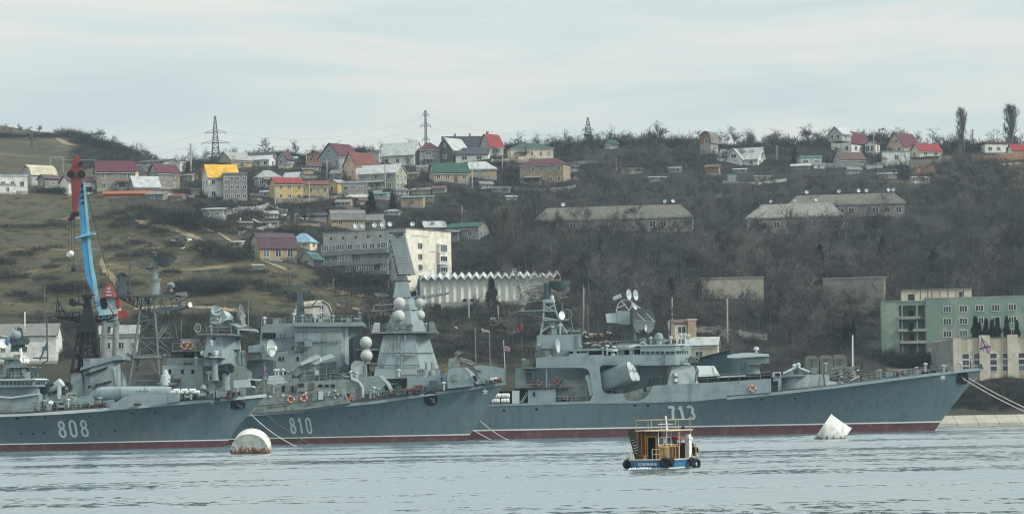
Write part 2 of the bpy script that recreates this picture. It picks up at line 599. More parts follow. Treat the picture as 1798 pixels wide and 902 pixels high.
RING = mat('lifebuoy_orange', (.60, .16, .07), .6, .1, 2.)
ROPEW = mat('rope_white', (.66, .66, .62), .8, .25, 1.2)
ROPEB = mat('rope_brown', (.16, .12, .10), .9, .2, 2.)
CYL = Vector((0, 0, 1)); RT = Vector((1, 0, 0)); TOV = Vector((0, -1, 0))

class Ship:
 def __init__(s, label, Y, stem, deck, beam, full, boot, stripe, x_aft, hullmat=None, group='grey warships moored in a row', name='warship', cat='warship', fd=2.4, zbot=-1.6):
  s.Y, s.beam = Y, beam
  Yc = s.Yc = Y + beam / 2
  st = sorted([PX(a, b, Yc) for a, b in stem], key=lambda p: p[1])
  s.sz = [p[1] for p in st]; s.sx = [p[0] for p in st]
  tipx = s.sx[-1]
  hb = lambda d, L, e_: beam / 2 * (1 - max(0, 1 - max(d, 0) / L) ** e_)
  dk = []
  for a, b in deck:
   yy = Y
   for _ in range(3):
    x, z = PX(a, b, yy)
    yy = Yc - hb(tipx - x, full, fd)
   dk.append((x, z))
  dk.append((tipx, s.sz[-1]))
  dk.sort()
  s.dx = [p[0] for p in dk]; s.dz = [p[1] for p in dk]
  s.full, s.fd = full, fd
  x0 = PX(x_aft, 700, Y)[0]
  s.x0, s.tip = x0, tipx
  s.root = thing(name, label, cat, ((x0 + tipx) / 2, Yc, 0.0), group)
  # shell: stations along the ship, rows up the side
  ts = [1 - (1 - i / 60) ** 1.35 for i in range(61)]
  rows = [('z', zbot), ('z', 0.0), ('z', boot), ('z', boot + stripe)] + [('f', i / 8) for i in range(1, 9)]
  mb = MB()
  ring = []
  for t in ts:
   xt = x0 + t * (tipx - x0)
   zd = s.zdeck(xt)
   col = []
   for k, v in rows:
    z = v if k == 'z' else boot + stripe + v * (zd - boot - stripe)
    x = x0 + t * (s.xstem(z) - x0)
    col.append((x, s.half(x, z), z))
   ring.append(col)
  n = len(rows)
  for sg in (-1, 1):
   o = len(mb.v)
   for col in ring:
    mb.v += [(x, Yc + sg * h, z) for x, h, z in col]
   for i in range(len(ts) - 1):
    for j in range(n - 1):
     a = o + i * n + j
     q = (a, a + n, a + n + 1, a + 1)
     mb.f.append(q if sg < 0 else q[::-1])
     mb.m.append({0: 1, 1: 1, 2: 2}.get(j, 0))
  c = ring[0]                                     # transom
  k = len(mb.v)
  mb.v += [(x, Yc - h, z) for x, h, z in c] + [(x, Yc + h, z) for x, h, z in c][::-1]
  mb.f.append(tuple(range(k + 2 * n - 1, k - 1, -1))); mb.m.append(0)
  mb.build('hull', [hullmat or HULL, BOOT, STRIPE], s.root, smooth=True)
  mb = MB()
  for i in range(len(ts) - 1):
   (xa, ha, za), (xb, hb_, zb) = ring[i][-1], ring[i + 1][-1]
   ha = max(ha - .12, .001); hb_ = max(hb_ - .12, .001)
   mb.add([(xa, Yc - ha, za - .12), (xb, Yc - hb_, zb - .12), (xb, Yc + hb_, zb - .12), (xa, Yc + ha, za - .12)], [(0, 1, 2, 3)])
  mb.build('deck', DECK, s.root)
 def xstem(s, z): return float(np.interp(z, s.sz, s.sx))
 def zdeck(s, x): return float(np.interp(x, s.dx, s.dz))
 def half(s, x, z):
  d = s.xstem(z) - x
  zd = max(s.zdeck(x), 1)
  w = min(max(z / zd, 0), 1) ** 1.6
  f = lambda L, e_: 1 - max(0, 1 - max(d, 0) / L) ** e_
  return s.beam / 2 * ((1 - w) * .96 * f(s.full * 1.5, 1.7) + w * f(s.full, s.fd))
 def yside(s, x, z): return s.Yc - s.half(x, z)
 def on(s, px, py, out=0.0):
  Y = s.Y
  for _ in range(5):
   x, z = PX(px, py, Y)
   Y = s.yside(x, z)
  return Vector((x, Y - out, z))
 def pr(s, name, pts, d0, d1, m=None, k=1.0, label=None, parent=None):
  return MB().prism(PL(pts, s.Y + d0), s.Y + d0, s.Y + d1, k).build(name, m or GREY, parent or s.root, label=label)
 def vp(s, name, bot, pyb, top, pyt, m=None, ref=None):
  """bot / top: plan polygons as (px, depth); walls rise from row pyb to pyt"""
  cx = sum(p[0] for p in bot) / len(bot)
  d0 = min(p[1] for p in bot)
  zb = P(cx, pyb, s.Y + d0).z; zt = P(cx, pyt, s.Y + d0).z
  r = []
  for pl, z, py in ((bot, zb, pyb), (top, zt, pyt)):
   r.append([(P(a, py, s.Y + d).x, s.Y + d, z) for a, d in pl])
  return MB().loft(r).build(name, m or GREY, s.root)
 def p(s, px, py, d=0.0): return P(px, py, s.Y + d)
 def lathe(s, name, px, py, d, ax, prof, m=None, n=18, parent=None):
  return MB().lathe(s.p(px, py, d), ax, prof, n).build(name, m or GREY, parent or s.root, smooth=True)
 def dish(s, name, px, py, d, ax, r, m=None, depth=.25, parent=None):
  return MB().dish(s.p(px, py, d), ax, r, depth).build(name, m or LGREY, parent or s.root, smooth=True)
 def bars(s, name, segs, r, m=None, n=5, parent=None):
  if name in ('pipe', 'gun_barrel', 'whip_aerial', 'seam', 'sight_arm', 'director_strut', 'stanchion', 'halyard', 'tower_ledge', 'stair') and len(segs) > 1:
   for a in segs: o = s.bars(name, [a], r, m, n, parent)
   return o
  mb = MB()
  for a in segs:
   pts = [s.p(*q) for q in a]
   mb.path(pts, r, n)
  return mb.build(name, m or MASTG, parent or s.root)
 def rail(s, pts, h=1.05, step=1.7, m=None, name='guard_rail', r=.028):
  mb = MB()
  ws = [s.p(*q) if len(q) == 3 else s.on(*q) for q in pts]
  for a, b in zip(ws, ws[1:]):
   for f in (.5, 1.0):
    mb.tube(a + Vector((0, 0, h * f)), b + Vector((0, 0, h * f)), r, r, 4)
   n = max(1, int((b - a).length / step))
   for i in range(n):
    q = a.lerp(b, i / n)
    mb.tube(q, q + Vector((0, 0, h)), r * 1.3, r * 1.3, 4)
  return mb.build(name, m or GREY2, s.root)
 def windows(s, l, y0, y1, d, m=None, parent=None):
  for a, b in l:
   s.pr('window', [(a, y0), (b, y0), (b, y1), (a, y1)], d, d + .12, m or GLASS, parent=parent)
 def holes(s, l, r=.22):
  for a, b in l:
   q = s.on(a, b)
   MB().lathe(q + TOV * .03, (0, 1, 0), [(r, 0), (r, .3)], 12).build('porthole', HOLE, s.root)
 def ringbuoy(s, px, py, d=None, r=.48):
  q = s.p(px, py, d) if d is not None else s.on(px, py, .06)
  mb = MB()
  k = 20
  for i in range(k):
   a0, a1 = 2 * math.pi * i / k, 2 * math.pi * (i + 1) / k
   mb.mi = 1 if (i % 5) == 0 else 0
   f = lambda a: q + Vector((r * math.cos(a), 0, r * math.sin(a)))
   mb.tube(f(a0), f(a1), .15, .15, 6)
  mb.build('lifebuoy', [RING, WHITE], s.root, label='orange and white lifebuoy hung on the grey side')
 def digits(s, txt, px0, px1, pyt, pyb, lean, sw=.2, skew=0.0):
  n = len(txt)
  w = (px1 - px0) / (n - 1 + .72)
  for i, ch in enumerate(txt):
   mb = MB()
   for stroke in DIG[ch]:
    # flat ribbon laid on the hull plating
    pts = []
    for (u, v) in stroke:
     a = px0 + w * (i + u * .72) - lean * v
     b = pyb + (pyt - pyb) * v + skew * i
     pts.append((a, b))
    ws = [s.on(a, b) for a, b in pts]
    L_, R_ = [], []
    for j in range(len(ws)):
     t = (ws[min(j + 1, len(ws) - 1)] - ws[max(j - 1, 0)])
     closed = stroke[0] == stroke[-1]
     if closed and j in (0, len(ws) - 1):
      t = ws[1] - ws[-2]
     nrm = Vector((-t.z, 0, t.x)).normalized() * sw
     for S_, sg in ((L_, 1), (R_, -1)):
      q = ws[j] + nrm * sg
      S_.append(Vector((q.x, s.yside(q.x, q.z) - .05, q.z)))
    vs = L_ + R_
    k = len(L_)
    mb.add(vs, [(j, j + 1, k + j + 1, k + j) for j in range(k - 1)])
   mb.build('number', NUMW, s.root, label='painted white hull digit ' + ch)
 def star(s, px, py, r=.75, n=6):
  q = s.on(px, py)
  vs = []
  for i in range(2 * n):
   a = math.pi / 2 + math.pi * i / n
   rr = r if i % 2 == 0 else r * .34
   x, z = q.x + rr * math.cos(a), q.z + rr * math.sin(a)
   vs.append((x, s.yside(x, z) - .06, z))
  vs.append((q.x, s.yside(q.x, q.z) - .1, q.z))
  MB().add(vs, [(i, (i + 1) % (2 * n), 2 * n) for i in range(2 * n)]).build('star_emblem', STRIPE, s.root)
 def hawse(s, px, py, rx, ry):
  """dark anchor pocket with a raised lip"""
  q = s.on(px, py)
  mb = MB(); vs = []; k = 22
  for rr, out in ((1.0, .10), (.86, .16), (.80, .03)):
   for i in range(k):
    a = 2 * math.pi * i / k
    sq = 1.0 / max(abs(math.cos(a)) ** 3 + abs(math.sin(a)) ** 3, .5) ** (1 / 3)
    x, z = q.x + rx * rr * sq * math.cos(a), q.z + ry * rr * sq * math.sin(a)
    vs.append((x, s.yside(x, z) - out, z))
  fs = []
  for j in range(2):
   for i in range(k):
    fs.append((j * k + i, j * k + (i + 1) % k, (j + 1) * k + (i + 1) % k, (j + 1) * k + i))
  fs.append(tuple(range(2 * k, 3 * k)))
  mb.add(vs, fs)
  o = mb.build('anchor_pocket', HOLE, s.root)
  mb = MB()                                        # the anchor in it
  c = s.on(px, py, .12)
  mb.tube(c + Vector((-rx * .1, 0, ry * .1)), c + Vector((rx * .45, -.05, -ry * .35)), .14, .14)
  mb.tube(c + Vector((rx * .1, -.05, -ry * .55)), c + Vector((rx * .6, -.05, ry * .1)), .16, .1)
  mb.build('anchor', DARKG, o)
 def rocket_launcher(s, px, py, d, r=.95, ln=2.3, yaw=.35, up=.28, m=None):
  c = s.p(px, py, d)
  ax = Vector((math.cos(yaw) * math.cos(up), -math.sin(yaw) * math.cos(up), math.sin(up)))
  q = ax.to_track_quat('Z', 'Y').to_matrix()
  mb = MB()
  for i in range(12):
   a = 2 * math.pi * (i + .5) / 12
   b = c + q @ Vector((r * .82 * math.cos(a), r * .82 * math.sin(a), 0))
   mb.tube(b - ax * ln * .5, b + ax * ln * .5, .17, .17, 7)
   mb.mi = 1
   mb.tube(b + ax * ln * .5, b + ax * (ln * .5 + .01), .13, .13, 7)
   mb.mi = 0
  mb.lathe(c - ax * ln * .2, ax, [(r * .62, 0), (r * .62, ln * .35)], 12)
  o = mb.build('rocket_launcher', [m or DARKG, HOLE], s.root)
  mb = MB()
  z0 = s.zdeck(c.x) - .1
  mb.lathe((c.x, c.y, z0), CYL, [(.75, 0), (.6, max(c.z - r - z0, .2)), (.35, max(c.z - z0, .4))], 12)
  mb.build('pedestal', GREY, o)
 def fittings(s, spots, seed):
  rn = random.Random(seed)
  for px, py, d in spots:
   q = s.p(px, py, d)
   k = rn.randrange(4)
   mb = MB()
   if k == 0:
    w, h = rn.uniform(.6, 1.3), rn.uniform(.6, 1.2)
    mb.box(q.x - w / 2, q.x + w / 2, q.y, q.y + .7, q.z, q.z + h)
    mb.box(q.x - w / 2 - .04, q.x + w / 2 + .04, q.y - .04, q.y + .74, q.z + h, q.z + h + .06)
    mb.build('locker', rn.choice([GREY, GREY2, DARKG]), s.root)
   elif k == 1:
    h = rn.uniform(.8, 1.5)
    mb.tube(q, q + Vector((0, 0, h)), .16, .16, 8)
    mb.lathe(q + Vector((0, 0, h)), CYL, [(.16, 0), (.36, .05), (.36, .28), (.1, .38)], 10)
    mb.build('ventilator', rn.choice([GREY, LGREY]), s.root)
   elif k == 2:
    for dx in (-.35, .35):
     mb.lathe(q + Vector((dx, 0, 0)), CYL, [(.2, 0), (.2, .55), (.26, .6), (.26, .7)], 10)
    mb.box(q.x - .65, q.x + .65, q.y - .25, q.y + .25, q.z - .05, q.z + .05)
    mb.build('bollard', DARKG, s.root)
   else:
    r = rn.uniform(.35, .5)
    mb.lathe(q + Vector((-.6, 0, r)), RT, [(r, 0), (r, .06), (r * .6, .07), (r * .6, 1.1), (r, 1.12), (r, 1.2)], 12)
    mb.build('hose_reel', rn.choice([DECK, GREY2]), s.root)
def ell(cx, cy, rx, ry, a0, a1, n=10):
 return [(cx + rx * math.cos(R(a0 + (a1 - a0) * i / n)), cy + ry * math.sin(R(a0 + (a1 - a0) * i / n))) for i in range(n + 1)]
DIG = {
 '8': [ell(.5, .74, .30, .21, 0, 360, 18), ell(.5, .27, .36, .24, 0, 360, 18)],
 '0': [ell(.5, .72, .35, .25, 0, 180, 10) + ell(.5, .28, .35, .25, 180, 360, 10) + [(.85, .72)]],
 '1': [[(.15, .76), (.40, .86), (.55, 1.0)], [(.52, 1.0), (.52, .5), (.52, 0)]],
 '7': [[(.05, .95), (.5, .95), (.88, .95)], [(.84, .95), (.60, .55), (.42, 0)]],
 '3': [ell(.45, .74, .36, .23, 150, -90, 12), ell(.45, .26, .40, .24, 90, -150, 12)],
}
# ============================================================ cruiser with hull number 713
A = Ship('large grey cruiser 713 with quadruple missile box and twin dish director above its bridge', 445.0,
         [(1728, 645), (1712, 664), (1690, 690), (1662, 726), (1640, 757), (1632, 770)],
         [(780, 713), (870, 709.5), (1100, 706.5), (1220, 702.5), (1290, 696), (1375, 687), (1460, 677), (1560, 664.5), (1640, 654.5), (1700, 647.5)],
         17.0, 44.0, 1.36, .22, 790)
A.digits('713', 1177, 1222, 713, 735.5, 5.0, .225, -.3)
A.star(1655, 662, .75, 6)
A.hawse(1690, 663.5, 1.08, 1.05)
A.holes([(885, 720), (942, 718), (1115, 711), (1138, 711), (1337, 700), (1396, 698)], .24)
# light plating flush with the hull, cut out round the two launcher wells
A.pr('side_plating', [(941, 628), (1010, 624), (1060, 622), (1060, 640), (1054, 643), (1053, 648), (1058, 684), (1061, 688), (1067, 690.5), (1094, 690.5), (1096, 697), (1101, 703), (1115, 703.5), (1115, 707.5), (1031, 708), (1036, 703), (1041, 692), (1040, 685), (1035.5, 655), (1033, 650), (1028, 646.5), (1022, 645.3), (941, 645.5)], -.06, .35)
A.pr('side_plating', [(1115, 707.5), (1115, 704), (1122, 703), (1132, 698), (1140, 690), (1147, 676.5), (1290, 668.5), (1354, 664), (1354, 688.5), (1276, 694.5), (1276, 698.5), (1220, 704)], -.06, .5)
A.pr('side_plating', [(855, 713), (855, 709.5), (1036, 703.5), (1031, 708.5)], -.05, .3)
A.pr('sponson', [(1094, 691), (1122, 683), (1147, 677), (1140, 690), (1130, 698), (1121, 703.5), (1101, 703.3), (1096, 697)], .9, 2.6, GREY2)
A.windows([(1131, 1135)], 680, 687, .8, HOLE)
# inner bulkheads of the wells, deck floors and ceilings
A.pr('inner_bulkhead', [(905, 708), (905, 646), (1160, 640), (1172, 640), (1172, 704)], 4.2, 12)
A.pr('slanted_bulkhead', [(972, 706), (975, 690), (990, 665.5), (1032, 665), (1036, 706)], 1.6, 4.1, GREY2)
A.pr('rounded_bulkhead', [(1027, 662), (1031, 657), (1037, 660), (1041, 690), (1036, 697), (1031, 670)], .5, 1.5, LGREY)
A.pr('upper_deck', [(868, 683), (1000, 680.5), (1000, 679), (868, 681)], .2, 4.2, DECK)
A.pr('deckhouse', [(927, 707.5), (927, 684), (976, 682), (976, 706.5)], .45, 4, GREY)
A.windows([(936.5, 939.5)], 688, 695, .35, HOLE)
A.pr('deckhouse', [(899, 708.5), (899, 686), (912, 685), (912, 708)], .3, 3, LGREY)
A.pr('recess_shade', [(850, 712), (850, 688), (899, 686), (899, 709)], 1.6, 3.4, HOLE)  # solid near-black block in place of the shade in this recess
A.pr('recess_shade', [(913, 708), (913, 685), (926, 684), (926, 707.5)], 1.6, 3.4, HOLE)  # same painted shade, between the two deckhouses
A.bars('stair', [[(914, 706, .8), (926, 687, .8)], [(917, 706, .8), (929, 687, .8)]], .07, LGREY)
A.pr('deckhouse', [(905, 681), (905, 650), (935, 647.5), (935, 680)], 3.0, 9, GREY)
A.pr('deckhouse', [(916, 646), (918, 632), (931, 630), (934, 646)], 5, 9, GREY2)
A.windows([(924, 934)], 654, 671, 2.9, DARKG)
A.bars('stanchion', [[(959.5, 681, .3), (959.5, 645, .3)]], .13, GREY)
A.pr('deck_edge', [(918, 647), (918, 645), (946, 644), (946, 646)], .1, 6, GREY2)
for k, (a, b) in enumerate([(872, 694.5), (887.5, 694.3), (870, 703.5), (887, 703.2)]):
 q = A.p(a, b, .25)
 o = MB().lathe(q - RT * .72, RT, [(.2, 0), (.38, .06), (.42, .3), (.42, 1.14), (.38, 1.38), (.2, 1.44)], 14).build('life_raft_canister', WHITE, A.root, smooth=True)
 MB().lathe(q - RT * .25, RT, [(.43, 0), (.43, .06)], 14).lathe(q + RT * .2, RT, [(.43, 0), (.43, .06)], 14).build('strap', DARKG, o)
for a, b in ((945.5, 672), (978.5, 668.5)):
 A.ringbuoy(a, b, 4.0)
A.ringbuoy(1321.5, 681.5, -.12)
A.rail([(976, 706.5, .3), (1037, 705, .3)])
A.rail([(905, 680.5, .4), (985, 679, .4)])
# quadruple missile box
c = A.p(1086, 661, 1.2)
ax = Vector((.80, -.50, .28)).normalized()
qm = ax.to_track_quat('X', 'Z').to_matrix()
mb = MB()
prof = []
for a, b in ((1, 1), (-1, 1), (-1, -1), (1, -1)):
 for t in range(5):
  an = R({(1, 1): 0, (-1, 1): 90, (-1, -1): 180, (1, -1): 270}[(a, b)] + t * 22.5)
  prof.append((a * .85 + .75 * math.cos(an), b * .95 + .75 * math.sin(an)))
rg = lambda f, k: [c + qm @ Vector((f, y * k, z * k)) for y, z in prof]
mb.loft([rg(-3.4, .9), rg(-3.1, 1.0), rg(2.7, 1.0), rg(2.9, .97)])
ml = mb.build('missile_box', GREY, A.root, smooth=True)
for sy in (-.78, .78):
 for sz in (-.88, .88):
  b0 = c + qm @ Vector((2.85, sy, sz))
  mb = MB().lathe(b0, ax, [(.80, 0), (.80, .12), (.62, .2), (.1, .24)], 18)
  MB().lathe(b0, ax, [(.84, -.02), (.84, .05), (.80, .06)], 18).build('tube_rim', DARKG, ml)
  mb.tube(b0 + qm @ Vector((.2, .5, .2)), b0 + qm @ Vector((.2, -.5, .2)), .06)
  mb.build('tube_cap', LGREY, ml, smooth=True)
MB().tube(c + Vector((0, .3, -3.4)), c + Vector((0, .2, -1)), .9, .7, 12).build('pedestal', DARKG, ml)
A.rail([(1062, 690, .4), (1094, 690, .4)])
# bridge block and its windows
A.vp('bridge', [(1124, .1), (1186, .1), (1207, 2.5), (1213, 6), (1213, 15), (1124, 15)], 640.5, [(1124, .1), (1186, .1), (1207, 2.5), (1214, 6), (1214, 15), (1124, 15)], 606.5)
A.vp('bridge_roof', [(1117, -.1), (1187, -.1), (1209, 2.4), (1216, 6), (1216, 15.2), (1117, 15.2)], 606.4, [(1117, -.1), (1187, -.1), (1209, 2.4), (1216, 6), (1216, 15.2), (1117, 15.2)], 604.2, LGREY)
A.windows([(1126, 1132), (1134.5, 1140.5), (1143, 1149), (1151.5, 1157.5), (1160, 1166), (1169.5, 1176), (1178.5, 1184.5)], 616.3, 621.2, .0)
for i in range(7):
 a, d = 1188 + i * 3.0, .25 + i * .38
 A.pr('window', [(a, 615.6 - .1 * i), (a + 1.7, 615.5 - .1 * i), (a + 1.7, 620.5), (a, 620.6)], d - .1, d + .3, GLASS)
A.pr('bridge_wing', [(1045, 640.5), (1045, 624), (1125, 622), (1125, 640.5)], .02, 14)
A.pr('flag_deck_roof', [(1000, 616.5), (1000, 613.5), (1125, 609.5), (1125, 613)], .3, 13, GREY)
A.pr('recess_shade', [(1000, 626), (1000, 616), (1124, 612), (1124, 622.5)], 2.2, 8, HOLE)  # shade under the flag deck roof, put in as a near-black block
A.pr('screen', [(1000, 627), (1000, 621), (1030, 619), (1030, 626)], .3, 1, GREY)
A.bars('stanchion', [[(a, 625, .5), (a, 613, .5)] for a in (1032, 1066, 1084, 1112)], .14, GREY)
A.lathe('signal_lamp', 1076, 625, .8, CYL, [(.5, 0), (.42, .5), (.25, .6), (.25, .75), (.95, .8), (.95, 1.15), (.3, 1.2)], LGREY)
A.lathe('signal_lamp', 1108, 622, .9, CYL, [(.3, 0), (.3, .6), (.45, .65), (.45, 1.1), (.2, 1.2)], LGREY)
A.windows([(1046, 1060)], 634.5, 637.5, -.05, HOLE)
A.rail([(1062, 640, -.3), (1084, 640, -.3)], h=.9, step=.5)
for a, b, d in ((1143, 604, 3), (1178, 603, 2), (1196, 603, 3), (1203, 603, 1.5), (1209, 603, 3)):
 h = .5 + (a % 7) * .12
 A.lathe('bridge_lamp', a, b, d, CYL, [(.12, 0), (.12, h), (.3, h + .05), (.3, h + .4), (.1, h + .5)], LGREY, 8)
A.bars('pipe', [[(1122, 606, .5), (1127, 600, .5), (1132, 602, .5), (1136, 605, .5)], [(1192, 604, 1), (1207, 607, 1.2), (1215, 605, 1.4)]], .12, LGREY)
A.lathe('searchlight', 1157, 604, 2, CYL, [(.5, 0), (.4, .7), (.7, .8), (.75, 1.3), (.5, 1.8), (.1, 1.9)], GREY)
# twin dish director over the bridge
A.lathe('director_base', 1104, 609.5, 6, CYL, [(2.15, 0), (1.4, 1.0)], LGREY, 24)
A.lathe('director_platform', 1105, 599, 6, CYL, [(2.4, 0), (2.5, .08), (2.5, .2), (.9, .22)], DARKG, 24)
dd = A.lathe('missile_director', 1107, 597.5, 6, CYL, [(1.15, 0), (.85, 1.2), (.62, 2.3), (.6, 3.2)], DARKG, 18)
A.pr('director_body', [(1083, 545), (1106, 546), (1107, 568), (1103, 570), (1083, 567)], 4.4, 7.4, GREY, parent=dd)
A.pr('counterweight', [(1064, 550.5), (1083, 549), (1083, 566.5), (1066, 566), (1064, 553)], 4.8, 7, LGREY, parent=dd)
A.bars('director_arch', [[(1082, 546, d), (1085, 535, d), (1091, 527, d), (1104, 526, d), (1116, 535, d), (1126, 543, d)] for d in (4.6, 7.2)] + [[(1084, 540, d), (1098, 535, d), (1090, 528, d)] for d in (4.6, 7.2)] + [[(1092, 528, d), (1104, 545, d), (1112, 533, d)] for d in (4.6, 7.2)] + [[(a, b, 4.6), (a, b, 7.2)] for a, b in ((1085, 535), (1091, 527), (1104, 526), (1116, 535))], .09, LGREY, parent=dd)
A.pr('horn', [(1076, 521), (1090, 515), (1092, 522), (1078, 527)], 5, 6.6, LGREY, parent=dd)
A.pr('horn', [(1090, 515), (1097, 512), (1099, 520), (1092, 522)], 5.3, 6.3, DARKG, parent=dd)
for a, b, d in ((1101.5, 517, 4.6), (1113.5, 518, 7.4)):
 A.dish('dish', a, b, d, (.86, -.5, .06), .9, LGREY, .18, parent=dd)
 A.bars('feed', [[(a, b, d), (a + 7, b - 1, d - .5)]], .07, LGREY, parent=dd)
for a, b, d in ((1114, 562, 4.0), (1131, 563, 8.0)):
 A.dish('dish', a, b, d, (.82, -.55, -.05), 2.05, MESHG, .22, parent=dd)
 A.bars('feed', [[(a + 2, b - 15, d), (a + 18, b + 1, d - 1.4)], [(a + 2, b + 15, d), (a + 18, b + 1, d - 1.4)], [(a - 4, b, d), (a + 20, b + 1, d - 1.5)]], .06, LGREY, parent=dd)
A.dish('dish', 1112, 540, 5.8, (.75, -.35, .55), .8, LGREY, .2, parent=dd)
A.dish('dish', 1132, 575, 4.0, (.9, -.4, -.1), .55, LGREY, .2, parent=dd)
# mid tower, lattice mast, air search radar
A.pr('tower_block', [(943, 628), (943, 588), (1021, 586.5), (1021, 620), (1000, 626)], 3, 13)
A.pr('tower_step', [(941, 629), (941, 614), (1046, 611), (1046, 624), (1000, 627)], 4.6, 14, GREY2)
A.rail([(985, 587, 3.2), (1021, 586, 3.2)])
A.windows([(984, 989), (993, 997)], 616, 624, 4.5, HOLE)
mt = A.bars('lattice_mast', [[(949, 588, 4), (954, 560, 5.4), (955, 532, 6.2)], [(996, 586, 4.5), (978, 553, 5.6), (972, 532, 6.2)], [(952, 588, 11), (956, 532, 8.5)], [(990, 586, 11), (972, 532, 8.5)],
     [(951, 582, 4.3), (980, 562, 5.5), (954, 558, 5.4)], [(954, 546, 5.8), (972, 536, 6)], [(972, 546, 6), (954, 536, 6)], [(953, 562, 5), (983, 562, 5)], [(953, 546, 5.6), (976, 546, 5.8)], [(990, 577, 5), (954, 562, 5.2)]], .15, GREY)
A.bars('mast_platform', [[(953, 562.5, 4.6), (998, 562, 4.6)], [(953, 562.5, 9), (998, 562, 9)], [(998, 562, 4.6), (998, 562, 9)]], .12, GREY2, parent=mt)
mb = MB().truss([A.p(955, 545, 5.5), A.p(955, 545, 8), A.p(955, 558, 7)], [A.p(911, 546, 6), A.p(911, 546, 7.6), A.p(911, 547.5, 7)], 9, .1)
mb.build('yard', GREY, mt)
A.lathe('yard_sensor', 917, 545, 6.7, CYL, [(.3, 0), (.3, .8), (.65, .9), (.7, 1.6), (.5, 2.0), (.5, 2.3), (.1, 2.4)], GREY2, 14, parent=mt)
A.bars('whip_aerial', [[(911, 546, 6.7), (894, 551, 6.7), (894, 541, 6.7)], [(920, 545, 6.7), (897, 521, 6.7)], [(955, 531, 6.7), (930, 518, 6.7)]], .06, GREY2, parent=mt)
A.lathe('mast_platform', 963.5, 531.5, 7, CYL, [(1.0, 0), (1.1, .2), (1.1, .5), (.9, .55)], LGREY, 16, parent=mt)
A.lathe('radar_drum', 961, 527, 7, CYL, [(.72, 0), (.66, 1.0), (.6, 2.4), (.62, 2.9), (.3, 3.0)], DARKG, 16, parent=mt)
A.lathe('small_dome', 969.5, 527, 6.2, CYL, [(.35, 0), (.35, .5), (.28, .75), (.05, .9)], LGREY, 12, parent=mt)
# large half dish on the drum, horn to the left
mb = MB()
g = [[None] * 9 for _ in range(7)]
for i in range(7):
 for j in range(9):
  u, v = j / 8 * 2 - 1, i / 6
  p0 = A.p(983 + 19 * u, 493 + 19 * v * math.sqrt(max(0, 1 - u * u * .96)), 5.6 + 1.2 * (u * u + v * v * .6))
  g[i][j] = p0
for back in (0, .08):
 vs = [q + Vector((0, back, 0)) for r_ in g for q in r_]
 mb.add(vs, [(i * 9 + j, i * 9 + j + 1, (i + 1) * 9 + j + 1, (i + 1) * 9 + j) for i in range(6) for j in range(8)])
mb.build('search_radar', DARKG, mt, smooth=True)
mb = MB()
for i in range(7):
 mb.tube(A.p(924 + i * 1.2, 486 + i * 5.2, 5.4), A.p(952 - i * .6, 480 + i * 5.6, 7.4), .07, .05, 4)
for i in range(6):
 mb.tube(A.p(924 + i * 5.5, 486 - i, 5.4 + i * .4), A.p(931 + i * 3.6, 517 - i * .8, 5.4 + i * .4), .06, .06, 4)
mb.tube(A.p(953, 500, 7), A.p(936, 500, 6.4), .2, .12)
mb.build('lattice_radar', GREY2, mt)
mb = MB().truss([A.p(900, 470, 6.5), A.p(905, 470, 7.5), A.p(903, 474, 8)], [A.p(915, 524, 6.5), A.p(918, 524, 7.5), A.p(917, 528, 8)], 8, .08)
for i in range(9):
 b0 = A.p(901 + i * 1.7, 474 + i * 6, 6.6)
 mb.tube(b0, b0 + Vector((1.4 - .05 * i, -.3, .5)), .05, .04, 4)
 mb.tube(b0, b0 + Vector((-.9, .3, .35)), .05, .04, 4)
mb.build('stick_aerial', GREY2, mt)
A.dish('dish', 985.5, 553.5, 4.2, (.7, -.7, .05), .72, WHITE, .12, parent=mt)
q = A.p(995.5, 551.5, 5)
mb = MB()
for i in range(20):
 a0, a1 = R(18 * i), R(18 * i + 18)
 mb.tube(q + Vector((.85 * math.cos(a0), 0, .85 * math.sin(a0))), q + Vector((.85 * math.cos(a1), 0, .85 * math.sin(a1))), .06, .06, 5)
for k in range(-2, 3):
 mb.tube(q + Vector((k * .28, 0, -.75)), q + Vector((k * .28, 0, .75)), .025, .025, 4)
mb.build('loop_aerial', GREY, mt)
A.bars('whip_aerial', [[(987, 545, 5), (987, 531, 5)], [(1024, 585, 6), (1024, 500, 6)], [(1033, 585, 7), (1032, 534, 7)], [(1007, 585, 6), (1003, 560, 6)]], .07, GREY2)
# gun director on the tower side
gd = A.pr('gun_director', [(951, 601), (969, 600), (970, 611), (951, 612)], .6, 2.6, GREY)
A.pr('sight_hood', [(944, 602), (951, 602), (951, 606), (944, 606)], .9, 2.2, LGREY, parent=gd)
A.dish('dish', 974.5, 606.5, 1.6, (.96, -.28, .02), 1.25, LGREY, .22, parent=gd)
A.bars('bracket', [[(952, 612, 1.5), (953, 616, 1.5), (958, 616, 1.5), (958, 612, 1.5)]], .08, DARKG, parent=gd)
A.lathe('pedestal', 961, 628, 1.6, CYL, [(.9, 0), (.8, 1.4)], GREY2, 14, parent=gd)
